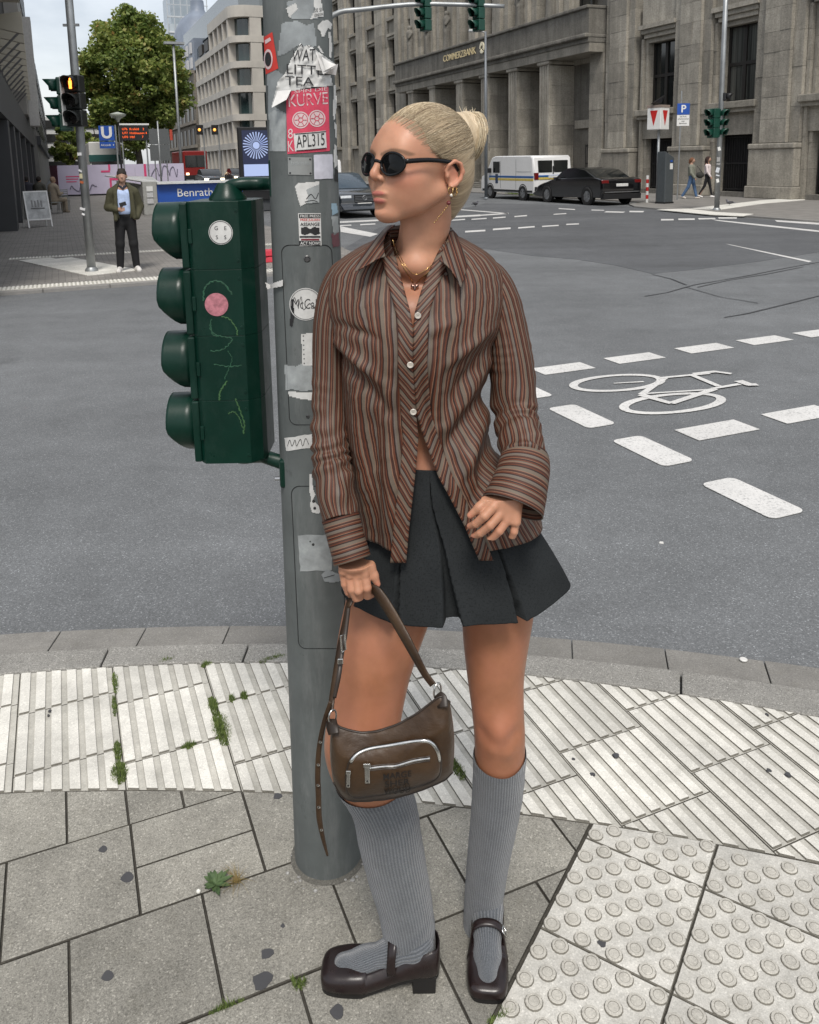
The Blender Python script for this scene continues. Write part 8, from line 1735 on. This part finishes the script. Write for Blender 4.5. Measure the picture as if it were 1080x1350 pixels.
def shoe(h_, f_, k, inner, label, lw=1.08, sx_=.100):
    r = empty('shoe', h_); par(r, woman); r['label'] = label; O = outline()
    TW = lambda A: sh2w(h_, f_, np.asarray(A, float), k, lw)
    # sole following the arch
    n = len(O); top = [(x, y, base_z(x)+.004) for x, y in O]; bot = [(x*1.0, y*.98, max(0.0, base_z(x)-.010)) for x, y in O]
    for i in range(n):
        if O[i][0] > .165: bot[i] = (O[i][0], O[i][1]*.98, .0)
    ring = TW(top+bot); b = B(); b.v = [tuple(p) for p in ring]
    half = 40; L = list(range(half)); Rr = [0]+list(range(n-1, half-2, -1))
    for i in range(half-1): b.f += [(L[i], L[i+1], Rr[i+1], Rr[i]), (n+L[i+1], n+L[i], n+Rr[i], n+Rr[i+1])]
    b.f += [(i, (i+1) % n, n+(i+1) % n, n+i) for i in range(n)]; b.f = [tuple(dict.fromkeys(q)) for q in b.f]; b.f = [q for q in b.f if len(q) > 2]; b.mi = [0]*len(b.f); b.build('sole', M_sole, r, smooth=False)
    hb = [(.0, .030), (.0, -.030), (.050, -.0315), (.054, 0), (.050, .0315)]; A = TW([(x+.004, y*1.03, .044) for x, y in hb]+[(x+.006, y*.98, .0) for x, y in hb]); b = B(); b.add([tuple(p) for p in A], [(0, 1, 2, 3, 4), (9, 8, 7, 6, 5)]+[(i, i+5, (i+1) % 5+5, (i+1) % 5) for i in range(5)]); b.build('heel', M_sole, r, bevel=.0015)
    # upper: stations from heel to toe, sections up one side, over, down the other
    G_ = []; NSX, NA = 70, 40
    for i in range(NSX):
        x = -.003+.262*(i/(NSX-1)); hw = np.interp(x, [p[0] for p in O[:40]], [p[1] for p in O[:40]]); zb_ = float(base_z(x))+.002
        # height of the closed section / the throat
        hgt = np.interp(x, [-.003, .01, .05, .10, .145, .165, .195, .225, .245, .257, .260], [.056, .058, .047, .038, .036, .037, .036, .032, .028, .022, .017]); row = []
        open_ = x < .158
        for j in range(NA):
            u = j/(NA-1)*2-1
            if open_:
                s_ = abs(u); tt = 1-s_; hh = tt**.9*hgt; bulge = math.sin(math.pi*min(1, tt*.95))*.004; yy = (hw+.002+bulge-.012*tt**2*np.clip((x-.0)/.05, 0, 1)-.010*tt**3*np.clip((.03-x)/.03, 0, 1))*(1 if u > 0 else -1)
                if tt > .93: hh -= .0015
                row.append((x, yy, zb_+hh))
            else:
                ph_ = (1-abs(u)); ang = ph_*math.pi/2; yy = (hw+.002)*math.copysign(abs(math.cos(ang))**.42, u); hh = hgt*abs(math.sin(ang))**.62; row.append((x, yy, zb_+hh))
        G_.append(row)
    G_ = np.array(G_); G2 = TW(G_); io = int(np.sum(-.003+.262*np.arange(NSX)/(NSX-1) < .158))
    b = B(); b.grid(G2[:io, :NA//2]); b.grid(G2[:io, NA//2:]); b.grid(G2[io-1:, :]) if False else b.grid(G2[io:, :]); 
    # join walls to the vamp
    for j in range(NA//2-1): b.add([tuple(G2[io-1, j]), tuple(G2[io-1, j+1]), tuple(G2[io, j+1]), tuple(G2[io, j])], [(0, 1, 2, 3)])
    for j in range(NA//2, NA-1): b.add([tuple(G2[io-1, j]), tuple(G2[io-1, j+1]), tuple(G2[io, j+1]), tuple(G2[io, j])], [(0, 1, 2, 3)])
    # heel cup closing the back
    up_ = [G2[0, j] for j in range(NA)]
    for j in range(NA//2-1): b.add([tuple(G2[0, j]), tuple(G2[0, j+1]), tuple(G2[0, NA-2-j]), tuple(G2[0, NA-1-j])], [(3, 2, 1, 0)])
    for j in range(NA//2-1): b.add([tuple(G2[-1, j]), tuple(G2[-1, j+1]), tuple(G2[-1, NA-2-j]), tuple(G2[-1, NA-1-j])], [(0, 1, 2, 3)])
    import bmesh
    o = b.build('upper', M_lea, r, smooth=True); bm = bmesh.new(); bm.from_mesh(o.data); bmesh.ops.remove_doubles(bm, verts=bm.verts, dist=.0004); bmesh.ops.recalc_face_normals(bm, faces=bm.faces); bm.to_mesh(o.data); bm.free()
    for p_ in o.data.polygons: p_.use_smooth = True
    md = o.modifiers.new('s', 'SOLIDIFY'); md.thickness = .0026; md.offset = 0
    # throat piping and toe seam
    pip = TW([G_[i, NA//2-1] for i in range(io)]), TW([G_[i, NA//2] for i in range(io)]); 
    for q in pip: B().tube(q[2:], .0016, 6).build('piping', M_lea, r, smooth=True)
    # strap over the instep
    xs = sx_; P_ = [(xs, .037, .050), (xs+.002, .0375, .074), (xs, .031, .101), (xs-.001, .013, .1145), (xs-.001, -.013, .1145), (xs, -.031, .101), (xs+.002, -.0375, .074), (xs, -.037, .050)]
    C_ = bez(P_, 36); wv_ = np.array([.0095, 0, -.004]); rows = TW(np.array([[c_-wv_, c_-wv_*.3+[0, 0, .0006], c_+wv_*.3+[0, 0, .0006], c_+wv_] for c_ in C_])); o = B().grid(rows).build('strap', M_lea, r, smooth=True); md = o.modifiers.new('s', 'SOLIDIFY'); md.thickness = .003; md.offset = 0
    bc = np.array([xs-.001, inner*.0345, .090]); bp = [bc+np.array([a_, inner*(-.45)*c_*1., c_]) for a_, c_ in ((-.0105, -.009), (.0105, -.009), (.0105, .009), (-.0105, .009))]; bp = [p+np.array([0, inner*.004, .001]) for p in bp]
    B().tube(TW(bp), .0017, 6, close=True).build('buckle', pm('silver', (.6, .6, .58), .2, metal=1.), r, smooth=True)
    return r
shoe(hLp, fL, kL, -1, 'dark oxblood square-toe strap shoe with block heel, turned sideways'); shoe(hRp, fR, kR, 1, 'dark oxblood square-toe strap shoe with silver buckle, toe forward', 1.25, .122)
# ================================================================== HANDBAG
DB = -.275
t = NT('brown_leather'); v = t.wpos(); c = t.mix(t.ramp(t.noise(12., 6, .65, v), [(.3, 0), (.7, 1)]), (.022, .0115, .0058), (.060, .034, .0165)); c = t.mix(t.ramp(t.noise(5., 4, .5, v), [(.55, 0), (.8, .4)]), c, (.082, .047, .024))
t.set(Base_Color=c, Roughness=t.ramp(t.noise(30., 4, .6, v), [(.3, .32), (.7, .48)])); t.b.inputs['Specular IOR Level'].default_value = .32; t.bump(t.math('ADD', t.math('MULTIPLY', t.noise(26., 4, .6, t.vmul(v, (1, 1, 2.2))), 3.), t.noise(150., 5, .7, v)), .22, .0022); M_bag = t.m; M_bagd = pm('dark_edge_leather', (.022, .014, .009), .45, var=.2, scale=40.); M_ag = pm('zip_silver', (.62, .62, .60), .22, metal=1., var=.1, scale=200.)
bag = thing('handbag', 'small brown leather shoulder bag with front zip pocket held by her strap', 'handbag', W(520, 1056, DB))
top = bez([(438, 950), (450, 960), (482, 966), (522, 956), (556, 937), (580, 919), (593, 926)], 60); bot = bez([(440, 1032), (455, 1053), (480, 1056.5), (520, 1052), (556, 1042), (584, 1030), (597, 1018)], 60)
def bag_sheet(sgn, T0):
    G_ = np.zeros((40, 60, 3))
    for j in range(60):
        u = j/59*2-1; eu = (1-abs(u)**5)**.55
        for i in range(40):
            s_ = i/39; p = top[j]*(1-s_)+bot[j]*s_; vv_ = 2*s_-1; ev = (1-abs(vv_)**4)**.5 if s_ > .5 else (.30+.70*min(1, s_/.4)**.8); x = p[0]+u*4*math.sin(math.pi*s_); 
            th_ = T0*eu*ev; q = W(x, p[1], DB); G_[i, j] = atY(x, p[1], YW+DB+sgn*th_)
    return G_
gf = bag_sheet(-1, .034); gb_ = bag_sheet(1, .030); gf[..., 1] += .0016*fbm(gf, 70., 3)+.0022*fbm(gf*[.5, 1, 1.6], 36., 2)
b = B().grid(gf); b.grid(gb_[:, ::-1]); b.build('body', M_bag, bag, smooth=True)
for j in (0, 59): B().grid([[gf[i, j], gb_[i, j]] for i in range(40)]).build('side_panel', M_bag, bag, smooth=True)
B().tube(list((gf[0]+[0, 0, .0])), .0022, 6).build('top_edge', M_bagd, bag, smooth=True); B().tube(list(gb_[0]), .0022, 6).build('top_edge', M_bagd, bag, smooth=True); B().tube(list(gf[-1]), .0020, 6).build('bottom_piping', M_bagd, bag, smooth=True)
zt_ = (gf[0]+gb_[0])/2-[0, 0, .003]; B().grid([list(gf[0]-[0, 0, .002]), list(zt_), list(gb_[0]-[0, 0, .002])]).build('zip_tape', M_bagd, bag, smooth=True); B().tube(list(zt_[6:54]+[0, 0, .0015]), .0016, 6).build('top_zip', M_ag, bag)
btb = BVHTree.FromPolygons([tuple(p) for p in gf.reshape(-1, 3)], [tuple(q) for q in grid_geo(gf, False)[1].tolist()])
def on_bag(x, y, off=.0):
    d_ = Vector(ray(x, y)).normalized(); h_ = btb.ray_cast(Vector(CAM), d_); p = np.array(h_[0]) if h_[0] is not None else W(x, y, DB-.03); return p-np.array(d_)*off
PO = bez([(458, 1044), (457, 1022), (464, 1000), (482, 988), (515, 982), (548, 976.5), (567, 977), (578, 990), (581, 1010), (576, 1026), (556, 1035), (520, 1044), (485, 1050), (466, 1051), (458, 1044)], 80)[:-1]; pc_ = PO.mean(0)
rows = []
for k_, h_ in ((1., .0005), (.992, .0100), (.965, .0145), (.88, .0165), (.6, .0185), (.3, .0190), (.02, .0190)): rows.append([on_bag(*(pc_+(p-pc_)*k_), h_) for p in PO])
G_ = np.array(rows); G_[..., 1] += .0008*fbm(G_, 90., 2); B().grid(G_, cv=True).build('front_pocket', M_bag, bag, smooth=True)
B().tube([on_bag(*p, .003) for p in PO], .0028, 8, close=True).build('pocket_piping', M_bagd, bag, smooth=True)
B().tube([on_bag(*(pc_+(p-pc_)*.978), .0135) for p in PO[10:44]], .0034, 6).build('pocket_zip', M_ag, bag, smooth=True)
zp = bez([(481, 1014), (505, 1011), (522, 1010), (545, 1003.5), (567, 1000)], 40); B().tube([on_bag(*p, .0195) for p in zp], .0019, 6).build('slot_zip', M_ag, bag); B().tube([on_bag(p[0], p[1]-3.0, .0192) for p in zp], .0008, 5).build('slot_edge', M_bagd, bag); B().tube([on_bag(p[0], p[1]+3.0, .0192) for p in zp], .0008, 5).build('slot_edge', M_bagd, bag)
def pull(x, y, w_, h_, tilt=0.):
    c_ = on_bag(x, y, .0235); T = face_mat(tuple(c_), (math.cos(tilt), 0, math.sin(tilt)), (-math.sin(tilt), 0, math.cos(tilt))); k_ = pxm(c_); B().box(-w_/2*k_, w_/2*k_, -h_*k_, 0, 0, .0016, T).build('zip_pull', M_ag, bag, bevel=.0006); B().box(-w_*.7*k_, w_*.7*k_, 0, 5*k_, -.001, .0026, T).build('zip_slider', M_ag, bag, bevel=.0006); B().lathe([(1.3*k_, .0017), (1.1*k_, .0019)], 10, T @ Matrix.Translation((0, -h_*.85*k_, 0))).build('pull_hole', K_k, bag)
pull(484, 1011, 6.5, 24); pull(459.5, 1020, 4.5, 20, -.05)
t = NT('embossed_leather'); t.set(Base_Color=(.007, .0045, .003), Roughness=.8); M_emb = t.m
for k, s_ in enumerate(('MARGE', 'SHER', 'WOOD')):
    v_, f_ = text_geo(s_, 1., 'CENTER', .01); xs = [p[0] for p in v_]; ys = [p[1] for p in v_]; w0 = max(xs)-min(xs); wid = (37, 33, 35)[k]; out = []
    for p in v_: x = 524+(p[0]-(max(xs)+min(xs))/2)/w0*wid; y = 1022+10.3*k-(p[1]-(max(ys)+min(ys))/2)/(max(ys)-min(ys))*8-(x-524)*.13; out.append(tuple(on_bag(x, y, .0222)))
    b = B(); b.v = out; b.f = f_; b.mi = [0]*len(f_); b.build('embossed_text', M_emb, bag)
# strap: flat ribbon given by centre line + width direction
def strap(pts, wpx, name, mat=None, thick=.0024, n=60, tw=None, parent=bag):
    A = bez(pts, n); Wd = bez([[w_] for w_ in wpx], n)[:, 0]; L = []
    for i in range(n):
        p = W(A[i, 0], A[i, 1], A[i, 2]); t_ = A[min(i+1, n-1), :2]-A[max(i-1, 0), :2]; t_ /= np.linalg.norm(t_); nn = np.array([-t_[1], t_[0]]); h_ = Wd[i]/2; a, b_ = A[i, :2]-nn*h_, A[i, :2]+nn*h_; ty = tw[0]+(tw[1]-tw[0])*i/(n-1) if tw else 0
        L.append([W(a[0], a[1], A[i, 2]-ty), W(A[i, 0], A[i, 1], A[i, 2]), W(b_[0], b_[1], A[i, 2]+ty)])
    o = B().grid(L).build(name, mat or M_bag, parent, smooth=True); md = o.modifiers.new('s', 'SOLIDIFY'); md.thickness = thick; md.offset = 0; return o
strap([(466, 786, hd+.012), (480, 779, hd+.004), (493, 777, hd-.008), (503, 788, hd-.022), (517, 810, hd-.045), (533, 838, hd-.075), (548, 866, hd-.095), (560, 888, hd-.105), (571, 903, DB)], [9, 10, 11.5, 13, 13, 12, 10, 8, 7.5], 'strap', tw=(.002, .006))
strap([(464, 788, hd+.012), (459, 800, hd-.0), (455, 820, hd-.03), (449, 850, hd-.06), (443, 890, hd-.09), (438, 920, hd-.105), (436, 938, DB)], [8, 6, 6, 7, 8, 7, 7], 'strap', tw=(.006, .002))
strap([(460, 800, hd-.012), (455, 840, hd-.060), (451, 860, hd-.072), (447, 890, hd-.098), (441, 920, hd-.112)], [5, 5.5, 6, 6, 5], 'strap_layer', M_bagd)
strap([(436, 925, DB-.004), (428, 950, DB+.0), (421, 985, DB+.01), (419, 1020, DB+.01), (420, 1050, DB+.01), (421, 1078, DB+.01), (426, 1105, DB+.012), (432, 1128, DB+.015)], [5, 6, 6.5, 7, 7, 7, 5, 2.5], 'strap_tail')
for y in (978, 1008, 1035, 1064, 1094): x = np.interp(y, [950, 985, 1020, 1050, 1078, 1105], [428, 421, 419, 420, 421, 426]); c_ = W(x, y, DB+.004); B().lathe([(.0028, 0), (.0028, .001), (.0012, .0013), (.0011, 0)], 12, face_mat(tuple(c_), (1, 0, 0), (0, 0, 1))).build('eyelet', M_ag, bag, smooth='auto')
c_ = W(452, 850, hd-.078); B().tube([W(x, y, hd-.078) for x, y in ((449, 838), (455, 836), (456, 856), (451, 860))], .0013, 6, close=True).build('buckle', M_ag, bag); B().box(-.005, .005, -.0015, .0015, -.0055, .0055, Matrix.Translation(tuple(W(449, 872, hd-.094)))).build('strap_keeper', M_ag, bag, bevel=.001)
for x, y, rr_ in ((438.5, 945, 10), (577, 911, 11)):
    c_ = W(x, y, DB); k_ = pxm(c_); B().tube([c_+np.array([math.cos(a_)*rr_*.45*k_, math.cos(a_)*.006, math.sin(a_)*rr_*k_]) for a_ in np.linspace(0, 2*math.pi, 25)[:-1]], .0017, 8, close=True).build('ring', M_ag, bag, smooth=True)
for P_ in ([(438, 948, DB), (438, 957, DB-.012), (440, 968, DB-.024)], [(577, 915, DB), (582, 922, DB-.01), (584, 933, DB-.022)]): strap(P_, [11, 15, 13], 'ring_tab', M_bagd, n=12, tw=(.004, .004))
